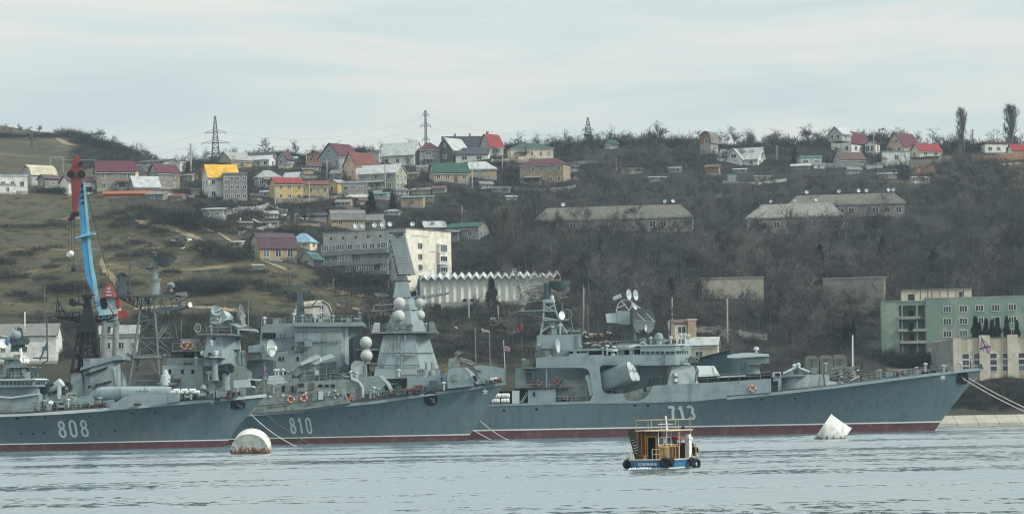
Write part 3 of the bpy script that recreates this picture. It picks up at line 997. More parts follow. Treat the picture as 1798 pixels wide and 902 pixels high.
# front gun house, breakwater deck, missile launcher
A.vp('deckhouse', [(1171, 1), (1222, .8), (1255, 3.5), (1275, 7.5), (1275, 11), (1171, 16)], 676.5, [(1180, 1.6), (1222, 1.4), (1248, 3.5), (1254, 7.5), (1254, 11), (1180, 15)], 641.5, LGREY)
A.pr('reload_hatch', [(1183, 671), (1183, 655), (1191, 654), (1191, 671)], .6, 1.5, GREY2)
for b in (656, 666):
 A.pr('cable_box', [(1184.5, b + 4), (1184.5, b - 1.5), (1190, b - 1.7), (1190, b + 4)], .3, .8, WHITE)
A.bars('pipe', [[(1221, 641, .7), (1226, 650, .6), (1224, 668, .7)], [(1219, 641, .7), (1223, 652, .6), (1221, 670, .7)]], .12, DARKG)
A.bars('gun_mount', [[(1203, 630, 1), (1222, 626, 1), (1228, 631, 1)], [(1208, 636, 1), (1214, 625, 1), (1222, 634, 1)], [(1200, 634, 1), (1226, 634, 1)], [(1212, 640, 1), (1212, 626, 1)]], .16, GREY2)
A.bars('gun_barrel', [[(1218, 627, .6), (1232, 620, .4)], [(1224, 628, .6), (1244, 620, .4)]], .08, GREY2)
A.pr('well_shade', [(1224, 671), (1224, 661), (1354, 655), (1354, 664)], 1.2, 12, HOLE)  # near-black block painting the shade inside the launcher well
A.pr('well_coaming', [(1258, 662), (1270, 659.5), (1310, 658), (1310, 660), (1270, 662.5)], .6, 1.2, LGREY)
A.rail([(1224, 670.5, .1), (1354, 664, .1)], h=1.1, step=1.6)
sa = A.lathe('missile_launcher', 1324.5, 660, 5.5, CYL, [(.95, 0), (.85, 1.9), (.85, 2.3)], GREY, 20)
A.pr('launcher_head', [(1306, 629), (1350, 627), (1351, 637), (1338, 637), (1332, 640), (1313, 640), (1308, 635)], 4, 7.4, GREY, parent=sa)
for d in (3.2, 7.0):
 A.pr('launcher_arm', [(1277, 623.5), (1290, 620.5), (1312, 618.5), (1350, 621), (1351, 625), (1308, 627), (1300, 628), (1278, 628)], d, d + 1.1, LGREY, parent=sa)
A.bars('launcher_strut', [[(1303, 656, 4), (1308, 641, 4), (1313, 656, 4)]], .1, DARKG, parent=sa)
A.lathe('launcher_fittings', 1328, 619, 4.5, CYL, [(.2, 0), (.2, .4), (.5, .5), (.4, .9), (.1, 1.0)], LGREY, 10, parent=sa)
A.pr('deckhouse', [(1358, 690), (1358, 664), (1372, 660), (1372, 690)], .5, 13, GREY)
A.pr('doorway', [(1357.5, 689), (1357.5, 669), (1366, 668), (1366, 688.5)], .4, .6, HOLE)
A.vp('deckhouse', [(1368, 3)] + [(a, 3 - 1.9 * math.sin(math.pi * (i + 1) / 8)) for i, a in enumerate(range(1374, 1424, 7))] + [(1424, 3), (1460, 4), (1460, 13), (1368, 14)], 688, [(1368, 3)] + [(a, 3 - 1.9 * math.sin(math.pi * (i + 1) / 8)) for i, a in enumerate(range(1374, 1424, 7))] + [(1424, 3), (1455, 4.2), (1455, 13), (1368, 14)], 657)
A.pr('platform', [(1358, 663), (1358, 661.5), (1416, 658), (1416, 659.5)], .4, 12, GREY2)
for a, b, k in ((1387, 658, 1), (1410, 656, -1)):
 gm_ = A.pr('gun_director', [(a - 6, b), (a - 5, b - 9), (a + 3, b - 11), (a + 7, b - 6), (a + 7, b)], 2, 4, GREY2)
 A.bars('sight_arm', [[(a - 12 * k, b - 3, 1.8), (a + 4 * k, b - 9, 1.8)], [(a - 2, b - 8, 2), (a + 8 * k, b - 12, 2)]], .17, LGREY, parent=gm_)
 A.lathe('small_dome', a + 8 * k, b - 14, 2.4, CYL, [(.1, -.5), (.35, 0), (.38, .3), (.1, .55)], LGREY, 12, parent=gm_)
A.pr('open_cabin', [(1356, 662), (1359, 653), (1371, 652), (1371, 661)], .8, 3, LGREY)
A.windows([(1361, 1369.5)], 654.5, 660, .7, HOLE)
A.pr('blast_screen', [(1449, 683.5), (1453, 668), (1469, 670), (1471, 679), (1462, 681.5)], 2.2, 2.5, LGREY)
A.bars('pipe', [[(1446, 656, 3.4), (1449, 684, 3)]], .12, DECK)
A.rocket_launcher(1474, 656, 5.5, 1.35, 2.1, .55, .15, GREY2)
A.rocket_launcher(1496, 656, 9.5, 1.35, 2.1, .75, .15, GREY2)
A.bars('davit', [[(1493, 668, 3.5), (1509, 660, 3.5)]], .14, LGREY)
A.rail([(1279, 695.0), (1330, 691), (1375, 686.3), (1420, 681.2), (1448, 677.6)], h=.9)
A.rail([(1474, 674.8), (1520, 669), (1560, 664), (1600, 659), (1650, 652.8), (1712, 646)], h=1.15, step=1.4)
mb = MB()
pts = [A.on(a, b, .02) for a, b in ((1276, 695.6), (1330, 691.4), (1375, 686.8), (1420, 681.8), (1450, 678.4))]
for a, b in zip(pts, pts[1:]):
 mb.tube(a + Vector((0, .25, .12)), b + Vector((0, .25, .12)), .13, .13, 5)
mb.build('deck_edge', DECK, A.root)
mb = MB()
pts = [A.on(a, b, -.02) for a, b in ((1276, 697), (1330, 692), (1375, 687), (1420, 682), (1460, 677.5), (1520, 670), (1580, 662.2), (1640, 654.8), (1690, 648.8), (1724, 645.6))]
for a, b in zip(pts, pts[1:]):
 mb.add([a + Vector((0, -.05, -.42)), b + Vector((0, -.05, -.42)), b + Vector((0, -.05, .06)), a + Vector((0, -.05, .06))], [(0, 1, 2, 3)])
mb.build('gunwale', GREY, A.root)
A.fittings([(1531, 664, 6), (1545, 663, 5), (1555, 662, 7), (1562, 661, 4), (1580, 659, 5.5), (1600, 656.5, 6), (1640, 651, 7), (1662, 648.5, 7.2), (1668, 648, 7.4), (1625, 653, 6.8), (1160, 672, 3), (1145, 673, 3), (1115, 702, 2), (920, 645, 5.5), (935, 645, 6), (1012, 586, 6), (1005, 625, 1.5), (1020, 624, 1.5), (1450, 654, 7), (1430, 655, 8)], 7)
A.bars('jack_staff', [[(1707, 640, 8.4), (1721, 614, 8.4), (1724, 590, 8.4)]], .06, MASTG)
A.pr('bow_chock', [(1719, 645), (1719, 639), (1724, 638), (1726, 645)], 8, 9, DARKG)
# rope hanging down the side amidships
A.bars('hanging_line', [[(1213, 669, -.2), (1213, 757, -.2)]], .035, DARKG)

# ============================================================ destroyer with hull number 810
B = Ship('grey destroyer 810 with a lattice mast, black topped after mast and leaning funnel', 424.0,
         [(890, 670), (877, 686), (860, 708), (845, 734), (826, 762), (815, 777), (806, 790)],
         [(-140, 744), (0, 742), (300, 733), (434, 725.5), (520, 720), (579, 711.5), (660, 703.5), (740, 691.5), (800, 683.5), (860, 675)],
         13.4, 42.0, .92, .17, -140)
B.digits('810', 511.5, 549.5, 733, 760.5, 5.0, .155, 0)
B.star(852, 687, .62, 5)
B.hawse(756.5, 699.5, 1.1, 1.1)
B.pr('side_plating', [(436, 725.5), (452, 706), (470, 694), (560, 685), (600, 680.5), (606, 690), (615, 707), (579, 712), (520, 720)], -.06, 8, GREY2)
B.pr('deckhouse', [(462, 692), (462, 675), (600, 665), (652, 668), (652, 692), (600, 690)], 2.2, 11, GREY2)
B.windows([(495, 500), (512, 515)], 677, 687, 2.1, HOLE)
B.windows([(559, 566), (571, 577), (581, 588)], 674.5, 679, 2.1, HOLE)
B.pr('open_cabin', [(521, 687), (521, 671), (536, 670), (536, 686.5)], -.5, 2, GREY2)
B.windows([(523.5, 533.5)], 672.5, 679, -.6, GLASS)
for a, b in ((510.5, 700.5), (533.5, 698.2)):
 B.ringbuoy(a, b, -.2)
B.pr('locker', [(548, 703), (548, 688), (556, 687), (556, 702)], -.5, .0, GREY2)
B.pr('locker', [(559, 701.5), (559, 687), (567, 686), (567, 701)], -.4, .0, LGREY)
rn = random.Random(3)
for i in range(12):
 a, b = rn.uniform(570, 598), rn.uniform(685, 700)
 B.lathe('side_lamp', a, b, -.06, TOV, [(.17, 0), (.17, .14), (.05, .2)], DARKG if i % 2 else LGREY, 8)
for a, b in ((474, 696), (497, 694), (537, 690)):
 B.lathe('side_lamp', a, b, -.06, TOV, [(.24, 0), (.24, .18), (.05, .25)], LGREY, 10)
B.bars('pipe', [[(450, 711, -.12), (500, 707.5, -.12), (560, 700, -.12)], [(470, 714, -.12), (505, 711, -.12), (505, 707, -.12)]], .07, GREY2)
mb = MB()
pts = [B.on(a, b, .03) for a, b in ((436, 724), (520, 718), (579, 710), (640, 703.6), (700, 695.5), (760, 687), (820, 679), (884, 669.8))]
for a, b in zip(pts, pts[1:]):
 mb.tube(a + Vector((0, .2, .05)), b + Vector((0, .2, .05)), .15, .15, 5)
mb.build('deck_edge', DECK, B.root)
mb = MB()
pts = [B.on(a, b, -.02) for a, b in ((430, 726.2), (520, 720.2), (579, 711.6), (660, 703.7), (740, 692), (800, 683.8), (860, 675.2), (888, 670.4))]
for a, b in zip(pts, pts[1:]):
 mb.add([a + Vector((0, -.05, -.4)), b + Vector((0, -.05, -.4)), b + Vector((0, -.05, .04)), a + Vector((0, -.05, .04))], [(0, 1, 2, 3)])
mb.build('gunwale', GREY, B.root)
B.rail([(440, 724), (520, 718.5), (579, 710.3), (640, 703.6), (700, 696), (760, 687.2), (820, 679.2), (880, 671)], h=1.1, step=1.5)
# twin arm missile launcher
sl = B.lathe('missile_launcher', 543, 669, 5, CYL, [(1.7, 0), (1.55, 1.7), (1.3, 1.8)], GREY, 18)
B.pr('launcher_head', [(512, 655), (520, 645), (528, 640), (562, 632), (564, 636), (545, 645), (530, 655), (520, 660)], 3.6, 6.2, GREY2, parent=sl)
B.pr('launcher_arm', [(526, 637.5), (540, 629), (556, 622), (563, 625), (562, 628), (548, 634), (530, 641)], 2.6, 3.2, LGREY, parent=sl)
B.pr('launcher_arm', [(545, 634), (563, 627), (580, 621), (588, 625), (586, 627), (568, 633), (550, 637)], 6.6, 7.2, LGREY, parent=sl)
B.pr('launcher_fin', [(547, 638), (550, 630), (562, 628), (563, 636), (555, 640)], 3.0, 6.0, LGREY, parent=sl)
B.lathe('launcher_hood', 516, 655, 5, (.6, 0, .6), [(.7, -.4), (.8, .2), (.5, .8)], GREY2, 14, parent=sl)
B.pr('blast_shield', [(468, 674), (472, 659), (492, 658), (505, 672)], 3.0, 3.3, LGREY)
B.rocket_launcher(590, 657, 6, .75, 1.8, .4, .1)
# forward guns
def turret(S, body, cheeks, barrels, d, m=GREY):
 t = S.pr('gun_turret', body, d, d + 5.2, m, .9)
 for ck in cheeks:
  S.pr('turret_lit_facet', ck, d - .06, d + 1.6, LGREY, parent=t)  # right-hand turret faces in paler grey, imitating their lit side
 for a, b in barrels:
  p0, p1 = S.p(*a), S.p(*b)
  MB().tube(p0, p1, .17, .10, 8).build('gun_barrel', DARKG, t)
 return t
t1 = turret(B, [(626, 699), (625, 684), (629, 664), (634, 660.5), (664, 659.5), (670, 661), (678, 674), (684, 688), (682, 695)], [[(664, 659.3), (671, 659.3), (684, 672), (689, 684), (686, 690), (679, 674)]], [((683, 674.5, 4.2), (699, 673.5, 4.2)), ((683, 676, 6.5), (699, 675, 6.5))], 2.6)
B.pr('turret_hatch', [(674, 677), (679, 676), (685, 688), (680, 689)], 2.3, 2.6, HOLE, parent=t1)
B.pr('turret_door', [(643, 692), (643, 677), (649, 677), (649, 692)], 2.4, 2.6, GREY2, parent=t1)
B.bars('pipe', [[(618, 665, 2), (630, 670, 2), (637, 680, 2), (637, 697, 2)]], .22, LGREY, parent=t1)
t2 = turret(B, [(786, 682), (785, 664), (788, 647), (795, 645), (817, 644.5), (822, 649), (831, 668), (833, 677)], [[(815, 644.5), (820, 644.5), (832, 655), (840, 668), (838, 674), (830, 668), (824, 654)]], [((822, 645.5, 5.2), (846, 652, 5.0)), ((826, 644, 7.2), (848, 650, 7.0))], 3.0)
B.pr('turret_hatch', [(829, 660), (835, 659), (839, 668), (834, 669)], 2.6, 3.0, HOLE, parent=t2)
B.pr('turret_door', [(795, 668), (795, 657), (802, 657), (802, 668)], 2.8, 3.0, GREY2, parent=t2)
B.pr('deckhouse', [(715, 690), (715, 662), (776, 659), (787, 661), (787, 682)], 4.2, 10, GREY)
B.windows([(774, 777)], 662, 668, 4.1, DECK)
B.windows([(690, 713)], 664, 682, 4.4, HOLE)  # thin dark sheet standing free between turret and deckhouse, no window
B.pr('deckhouse', [(786, 644), (788, 629), (800, 627), (806, 632), (806, 645)], 6, 9, GREY2)
B.bars('gun_director', [[(800, 628, 6.5), (804, 615, 6.5), (801, 622, 6.5), (806, 622, 6.5)], [(806, 628, 6.5), (826, 634, 6.3), (836, 640, 6.2)], [(798, 620, 6.5), (810, 620, 6.5)], [(808, 632, 6), (830, 640, 6)]], .16, GREY2)
B.pr('blast_shield', [(832, 642), (844, 640.5), (868, 643), (885, 646.5), (885, 669), (850, 674), (840, 660)], 5.2, 5.6, GREY)
B.lathe('life_raft_canister', 867, 667.5, 5, (.75, -.6, .1), [(.2, -.6), (.42, -.5), (.42, .5), (.2, .6)], WHITE, 14)
B.bars('jack_staff', [[(886, 668, 6.7), (886.5, 640, 6.7), (884, 597, 6.7)]], .07, LGREY)
B.bars('whip_aerial', [[(836, 645, 6), (834, 575, 6)], [(861, 645, 6.4), (859, 580, 6.4)]], .07, GREY2)
B.pr('bow_bollard_plate', [(883, 670), (883, 647), (888, 647), (888, 669)], 6.4, 7, GREY2)
# superstructure round the bridge
B.pr('deckhouse', [(285, 718), (285, 641), (355, 641.5), (357, 660), (357, 716)], 2.2, 11)
B.pr('deckhouse', [(291, 642), (293, 627.5), (360, 629), (362, 642)], 3.4, 10, GREY)
B.windows([(296, 300.5), (318, 322.5), (336, 341)], 648, 655.5, 2.1, HOLE)
B.pr('flag_deck', [(303, 616.5), (303, 614.5), (362, 614), (362, 616)], 2.6, 11, GREY2)
B.pr('deckhouse', [(316, 628), (318, 615), (362, 614), (362, 630)], 5, 10, GREY2)
B.windows([(336, 340)], 619, 626, 4.9, HOLE)
B.pr('locker', [(317, 600), (317, 594.5), (352, 595), (352, 600)], 4, 6, GREY)
for a in (324, 333.5):
 B.ringbuoy(a, 606.5, 2.5, .52)
B.rail([(303, 614.5, 2.6), (361, 614, 2.6)], h=1.1)
B.vp('bridge', [(358, 1.2), (389, 1.2), (425, 5.0), (425, 11), (358, 11)], 642, [(363, 1.6), (389, 1.6), (422, 5.0), (422, 10), (363, 10)], 587.5)
B.pr('bridge_lit_facet', [(390, 641), (389.5, 600), (421, 597), (424, 640)], 4.4, 4.9, LGREY)  # light on the oblique bridge front, put in as paler grey
B.windows([(374, 378)], 592, 596.5, 1.45, HOLE)
for a in (392, 402.5, 411, 417):
 B.pr('window', [(a, 596.5), (a, 592), (a + 6, 592), (a + 6, 596.5)], 4.0 - .0, 4.4, GLASS)
for a in (400, 414.5):
 B.pr('window', [(a, 623), (a, 618), (a + 4, 618), (a + 4, 623)], 4.2, 4.5, GLASS)
B.pr('visor', [(396, 614.5), (396, 613), (421, 613), (421, 614.5)], 3.6, 4.8, DARKG)
B.pr('bridge_roof', [(345, 587.5), (345, 586), (402, 585), (425, 588), (422, 590), (400, 588)], .8, 11, GREY2)
B.pr('bridge_wing', [(358, 627), (360, 607), (385, 607.5), (385, 627)], .2, 3, GREY)
B.windows([(366, 370)], 619, 623, .1, HOLE)
B.pr('platform', [(369, 627.5), (369, 626), (394, 626.5), (394, 628)], -1.2, 2, LGREY)
B.lathe('lookout_column', 378, 668, -.2, CYL, [(.62, 0), (.45, 2.2), (.36, 3.6)], GREY, 14)
B.lathe('signal_lamp', 379, 626, -.2, CYL, [(.25, 0), (.25, .3), (.42, .35), (.42, .9), (.2, 1.0)], LGREY, 12)
B.lathe('signal_lamp', 427.5, 627, 5, CYL, [(.3, 0), (.3, .4), (.42, .45), (.4, .9), (.2, 1.1)], LGREY, 12)
B.lathe('lookout_column', 428, 642, 5, CYL, [(.34, 0), (.34, 1.3)], LGREY, 12)
B.lathe('searchlight', 356, 620, 1.6, (.6, -.8, 0), [(.3, -.3), (.42, -.1), (.42, .3), (.36, .32)], WHITE, 14)
B.lathe('searchlight', 372, 606, 1.6, CYL, [(.2, 0), (.2, .4), (.35, .5), (.3, .9)], WHITE, 12)
B.pr('deckhouse', [(355, 692), (357, 641), (424, 641), (440, 652), (440, 692)], 2.6, 11, GREY2)
B.pr('deckhouse', [(352, 693), (352, 669), (410, 667.5), (410, 693)], .4, 4, GREY2)
B.pr('door_panel', [(410, 692), (410, 667.5), (438, 665), (441, 690)], .3, 2.4, LGREY)
B.rail([(411, 692, .0), (444, 691, .0)], h=1.1, step=1.1)
B.rocket_launcher(396, 648, .4, .85, 2.4, .75, .12)
B.pr('platform', [(436, 666), (436, 664.5), (462, 665), (456, 669)], 1, 5, LGREY)
B.bars('stair', [[(447, 690, 1), (462, 668, 1)], [(450, 690, 1), (465, 668, 1)]], .07, GREY2)
B.pr('deckhouse', [(432, 664), (434, 632), (462, 630), (480, 632), (478, 664)], 5, 10, DARKG)
gd = B.pr('gun_director', [(436, 618), (436, 607), (462, 603), (464, 618)], 3, 6, GREY)
B.dish('dish', 471, 611, 3.6, (.88, -.46, .04), 1.35, LGREY, .22, parent=gd)
B.lathe('feed', 481, 611, 3.2, (.88, -.46, .04), [(.1, -.9), (.3, 0), (.35, .4), (.1, .5)], WHITE, 10, parent=gd)
B.lathe('pedestal', 450, 632, 4.5, CYL, [(1.0, 0), (.8, 1.3)], GREY2, 14, parent=gd)
# air defence director over the bridge
dr = B.lathe('missile_director', 392, 587, 5.5, CYL, [(.95, 0), (.62, 1.3), (.6, 2.0)], GREY2, 16)
B.pr('director_body', [(368, 567), (369, 552), (374, 545), (382, 541), (392, 545), (400, 560), (397, 570), (380, 571)], 4, 7, GREY, parent=dr)
B.lathe('dish_drum', 394, 556, 5, (.95, -.2, -.25), [(.5, -1.2), (.95, -.6), (.85, .6), (.3, 1.5)], LGREY, 16, parent=dr)
B.dish('dish', 396, 563, 3.8, (.3, -.45, -.8), 1.2, LGREY, .25, parent=dr)
B.dish('dish', 380, 548, 4.0, (.2, -.8, .5), .95, GREY, .25, parent=dr)
B.dish('dish', 417, 556, 5.5, (.95, -.1, .1), 2.0, GREY2, .2, parent=dr)
B.bars('feed', [[(417, 556, 5.4), (432, 555, 5)], [(417, 540, 5.4), (431, 555, 5)], [(417, 572, 5.4), (431, 555, 5)]], .06, LGREY, parent=dr)
B.pr('director_arm', [(402, 566), (415, 566), (450, 578), (452, 583), (440, 584), (412, 577)], 3.5, 6, GREY2, parent=dr)
B.bars('director_pipework', [[(370, 560, 3.8), (378, 556, 3.6), (384, 562, 3.7)], [(372, 567, 3.8), (386, 566, 3.6), (388, 558, 3.7)], [(374, 548, 3.8), (386, 543, 3.8), (388, 540, 3.9)], [(410, 570, 3.4), (425, 574, 3.4), (434, 570, 3.4)], [(420, 578, 3.3), (450, 580, 3.3)]], .13, LGREY, parent=dr)
q = B.p(347, 575.5, 4)
mb = MB()
for i in range(18):
 a0, a1 = R(20 * i), R(20 * i + 20)
 mb.tube(q + Vector((.5 * math.cos(a0), 0, .72 * math.sin(a0))), q + Vector((.5 * math.cos(a1), 0, .72 * math.sin(a1))), .045, .045, 4)
for k in (-1, 0, 1):
 mb.tube(q + Vector((k * .2, 0, -.6)), q + Vector((k * .2, 0, .6)), .02, .02, 4)
mb.build('loop_aerial', LGREY, B.root)
B.bars('whip_aerial', [[(353, 600, 4), (353, 586, 4)], [(436, 575, 6), (436, 528, 6)], [(318, 594, 5), (318, 560, 5)]], .06, GREY2)
# foremast
LATT = mat('lattice_grey', (.125, .150, .152), .6, .2, .8, .25)
fm = B.bars('lattice_mast', [[(224, 690, 1.5), (234, 630, 2.4), (246, 545, 3.6)], [(270, 517, 3.2), (275, 590, 2.4), (281, 690, 2.0)], [(310, 640, 9), (300, 545, 6.8)], [(240, 650, 9.5), (252, 545, 6.8)]], .21, LATT, 8)
B.bars('mast_bracing', [[(246, 550, 3.4), (274, 570, 2.8)], [(274, 552, 2.8), (240, 592, 3)], [(240, 592, 3), (276, 622, 2.6)], [(276, 596, 2.6), (236, 622, 2.8)], [(244, 565, 3.3), (272, 561, 2.8)], [(241, 593, 3), (304, 593, 6.5)], [(236, 623, 2.8), (311, 622, 7)], [(276, 590, 2.6), (302, 553, 6)], [(276, 594, 2.6), (310, 625, 7)], [(304, 560, 6.6), (278, 594, 2.6)], [(300, 545, 6.8), (316, 612, 8)], [(246, 556, 3.6), (300, 552, 6.6)],
 [(247, 590, 9), (300, 620, 8)], [(300, 590, 7.5), (244, 622, 9)], [(250, 560, 7), (300, 588, 7.4)], [(231, 650, 2), (262, 630, 2.2)], [(262, 630, 2.2), (279, 660, 2)], [(228, 668, 1.8), (280, 668, 2)]], .11, LATT, 5, parent=fm)
B.pr('mast_platform', [(235, 628.5), (235, 625), (280, 624), (280, 628)], 2, 9, GREY2, parent=fm)
mb = MB().truss([B.p(270, 519, 3), B.p(270, 519, 6), B.p(268, 553, 4.5)], [B.p(207, 519, 4), B.p(207, 519, 5.4), B.p(206, 521, 4.7)], 9, .12, .08)
mb.build('yard', MASTG, fm)
B.pr('mast_platform', [(203, 519.5), (203, 517.5), (310, 518), (330, 521), (318, 523), (270, 521)], 2.6, 6.6, MASTG, parent=fm)
B.pr('mast_platform', [(276, 541.5), (276, 539), (330, 536), (330, 538.5), (300, 546)], 2.4, 6.6, MASTG, parent=fm)
B.rail([(278, 539, 2.4), (329, 536, 2.4)], h=1.4, step=1.2)
B.bars('mast_bracing', [[(290, 545, 4), (296, 570, 5)], [(310, 540, 3), (296, 575, 5)], [(276, 525, 3), (290, 540, 3)], [(300, 523, 3), (302, 540, 3)], [(284, 523, 3), (281, 541, 3)]], .1, MASTG, parent=fm)
B.pr('sensor_box', [(307, 523), (309, 514), (324, 512), (327, 516), (324, 526), (316, 527)], 2.6, 4.4, GREY2, parent=fm)
B.lathe('sensor_drum', 319, 538, 3.5, CYL, [(.5, 0), (.55, .4), (.4, 1.0), (.3, 1.4)], GREY2, 12, parent=fm)
B.dish('dish', 333.5, 534.5, 2.6, (.7, -.7, 0), .42, WHITE, .1, parent=fm)
B.lathe('radar_drum', 272.5, 517, 4.6, CYL, [(1.0, 0), (.75, 2.0), (.85, 2.1), (.85, 2.4), (.55, 2.5), (.5, 4.1), (.72, 4.3), (.75, 5.0), (.3, 5.1)], GREY2, 18, parent=fm)
B.lathe('mast_platform', 272, 492, 4.6, CYL, [(.9, 0), (.95, .15), (.95, .28)], GREY2, 16, parent=fm)
mb = MB()
g = []
for i in range(6):
 for j in range(9):
  u, v = j / 8, i / 5
  g.append(B.p(268 + 45 * u, 449.5 + 1.5 * u + 20 * v * (1 - abs(2 * u - .9) ** 2.2 * .85 - .08 * u), 3.0 + 1.3 * ((2 * u - 1) ** 2 + v * .6)))
for back in (0, .07):
 mb.add([q + Vector((0, back, 0)) for q in g], [(i * 9 + j, i * 9 + j + 1, (i + 1) * 9 + j + 1, (i + 1) * 9 + j) for i in range(5) for j in range(8)])
mb.build('search_radar', MESHG, fm, smooth=True)
mb = MB()
for i in range(5):
 mb.tube(B.p(240, 452 + i * 3, 4.6), B.p(265, 456 + i * 5, 4.4), .06, .06, 4)
mb.tube(B.p(236, 465, 4.6), B.p(268, 474, 4.5), .09); mb.tube(B.p(238, 453, 4.6), B.p(262, 472, 4.5), .08)
mb.build('radar_feed', MASTG, fm)
B.lathe('small_cap', 270.5, 447, 4.6, CYL, [(.2, -.6), (.35, 0), (.45, .35), (.2, .5)], MASTG, 10, parent=fm)
B.pr('radar_stand', [(208, 517), (210, 490), (218, 490), (220, 517)], 4, 5.2, MASTG, parent=fm)
B.dish('dish', 213, 483, 4.4, (.2, -.75, -.6), .95, GREY2, .3, parent=fm)
B.bars('whip_aerial', [[(228.5, 517, 4.6), (227, 419, 4.6)]], .10, MASTG, parent=fm)
B.bars('mast_aerials', [[(222, 428, 4.6), (233, 430, 4.6)], [(223, 445, 4.6), (232, 444, 4.6)], [(224, 470, 4.6), (233, 466, 4.6)], [(224, 485, 4.6), (235, 484, 4.6)], [(222, 497, 4.6), (236, 494, 4.6)], [(229, 466, 4.6), (239, 461, 4.6)], [(236, 510, 4.6), (225, 504, 4.6)], [(230, 430, 4.6), (250, 446, 4.6)]], .06, MASTG, parent=fm)
B.lathe('small_radar', 300, 512, 4, CYL, [(.3, 0), (.25, .5), (.6, .7), (.7, 1.1), (.3, 1.5)], GREY2, 12, parent=fm)
B.bars('halyard', [[(215, 519, 4.4), (234, 626, 3)], [(301, 545, 4), (315, 612, 5)], [(320, 540, 3), (326, 612, 4)]], .02, MASTG, 4)
# funnel with its rows of vents
fn = B.vp('funnel', [(146, 1.8), (158, .6), (205, .6), (226, 3.5), (226, 9), (150, 10)], 692, [(146, 2.8), (158, 1.6), (196, 1.6), (216, 4), (216, 8.5), (150, 9.5)], 628, GREY)
B.pr('funnel_cap', [(140, 650), (142, 645), (206, 622), (215, 625), (217, 631), (200, 632)], 1.0, 9.6, GREY, parent=fn)
for i in range(9):
 a, b = 150 + i * 4.4, 657.5 - i * 1.5
 B.pr('vent', [(a, b + 1.8), (a, b - 1.6), (a + 2.2, b - 2.4), (a + 2.2, b + 1.1)], .55, 1.5, HOLE, parent=fn)
 a, b = 154 + i * 4.8, 679 - i * 1.2
 B.pr('vent', [(a, b + 1.8), (a, b - 1.6), (a + 2.2, b - 2.4), (a + 2.2, b + 1.1)], .35, 1.2, HOLE, parent=fn)
B.bars('pipe', [[(150, 693, .2), (185, 652, .4)], [(206, 640, 1), (206, 690, .6)]], .13, GREY2, parent=fn)
B.pr('deckhouse', [(118, 720), (122, 690), (126, 656), (143, 656), (147, 690), (147, 720)], 1.6, 9, GREY)
B.pr('deckhouse', [(226, 720), (226, 660), (285, 655), (285, 720)], 5, 11, GREY2)
B.pr('deckhouse', [(90, 735), (90, 690), (300, 690), (300, 730)], 3, 12, GREY2)
B.lathe('ventilator', 291, 676, 1.4, CYL, [(1.0, 0), (.75, 1.6), (.5, 1.7), (.45, 2.1), (.2, 2.5)], LGREY, 14)
B.pr('platform', [(275, 674), (275, 671.5), (312, 671.5), (308, 676)], .6, 4, GREY2)
# black after mast
bm_ = B.bars('after_mast', [[(125, 655, 4), (139, 572, 5.2)], [(176, 640, 4), (167, 572, 5.2)], [(138, 650, 9), (146, 572, 7.6)], [(170, 640, 9), (160, 572, 7.6)], [(144, 655, 4), (148, 575, 5.2)], [(155, 650, 4), (155, 575, 5.2)]], .26, BLACK, 7)
mb = MB()
def bb(a, b, r=.15): mb.tube(B.p(*a), B.p(*b), r, r, 5)
for (l0, l1) in ((586, 603), (603, 626), (626, 652)):
 xl = lambda y: 139 - (y - 572) * .169
 xr = lambda y: 167 + (y - 572) * .132
 for d in (4.6, 8.4):
  bb((xl(l0), l0, d), (xr(l1), l1, d)); bb((xr(l0), l0, d), (xl(l1), l1, d)); bb((xl(l1), l1, d), (xr(l1), l1, d))
 bb((xl(l1), l1, 4.6), (xl(l1), l1, 8.6)); bb((xr(l1), l1, 4.6), (xr(l1), l1, 8.6)); bb((xl(l0), l0, 4.6), (xl(l1), l1, 8.6))
mb.build('mast_bracing', BLACK, bm_)
B.vp('mast_house', [(138, 4.2), (168, 4.2), (168, 8.8), (138, 8.8)], 583, [(146, 5), (161, 5), (161, 8), (146, 8)], 538, BLACK)
B.lathe('mast_head', 153.5, 545, 6.4, CYL, [(.8, 0), (.62, 1.0), (.55, 1.8), (.8, 2.0), (.8, 2.5), (.3, 2.7)], BLACK, 14, parent=bm_)
for a0, a1 in ((141, 99), (166, 206)):
 mb = MB().truss([B.p(a0, 556, 5), B.p(a0, 556, 8), B.p(a0, 565, 6.5)], [B.p(a1, 556, 6), B.p(a1, 556, 7.2), B.p(a1 + (4 if a0 < a1 else 4), 558, 6.6)] if a0 > a1 else [B.p(a1, 552, 6), B.p(a1, 552, 7.2), B.p(a1 - 3, 557, 6.6)], 7, .13, .09)
 mb.build('yard', BLACK, bm_)
B.bars('yard_frame', [[(98, 555, 6.5), (101, 526, 6.5), (117, 555, 6.5)], [(104, 555, 6.5), (103, 528, 6.5)], [(99, 546, 6.5), (112, 546, 6.5)], [(128, 555, 6.5), (128, 548, 6.5), (140, 548, 6.5), (140, 556, 6.5)], [(101, 526, 6.5), (101, 520, 6.5)]], .09, BLACK, parent=bm_)
B.pr('radar_arm', [(121, 535), (121, 525), (128, 523), (131, 530), (150, 533), (150, 536), (132, 535), (128, 538)], 5.4, 6.6, BLACK, parent=bm_)
B.bars('mast_aerials', [[(147, 520, 6), (135, 495, 6)], [(152, 520, 6), (152, 500, 6), (158, 520, 6)], [(136, 520, 6), (168, 517, 6)], [(139, 535, 6), (137, 508, 6)], [(160, 541, 6), (186, 530, 6), (200, 552, 6)], [(165, 531, 6), (182, 531, 6)]], .08, BLACK, parent=bm_)
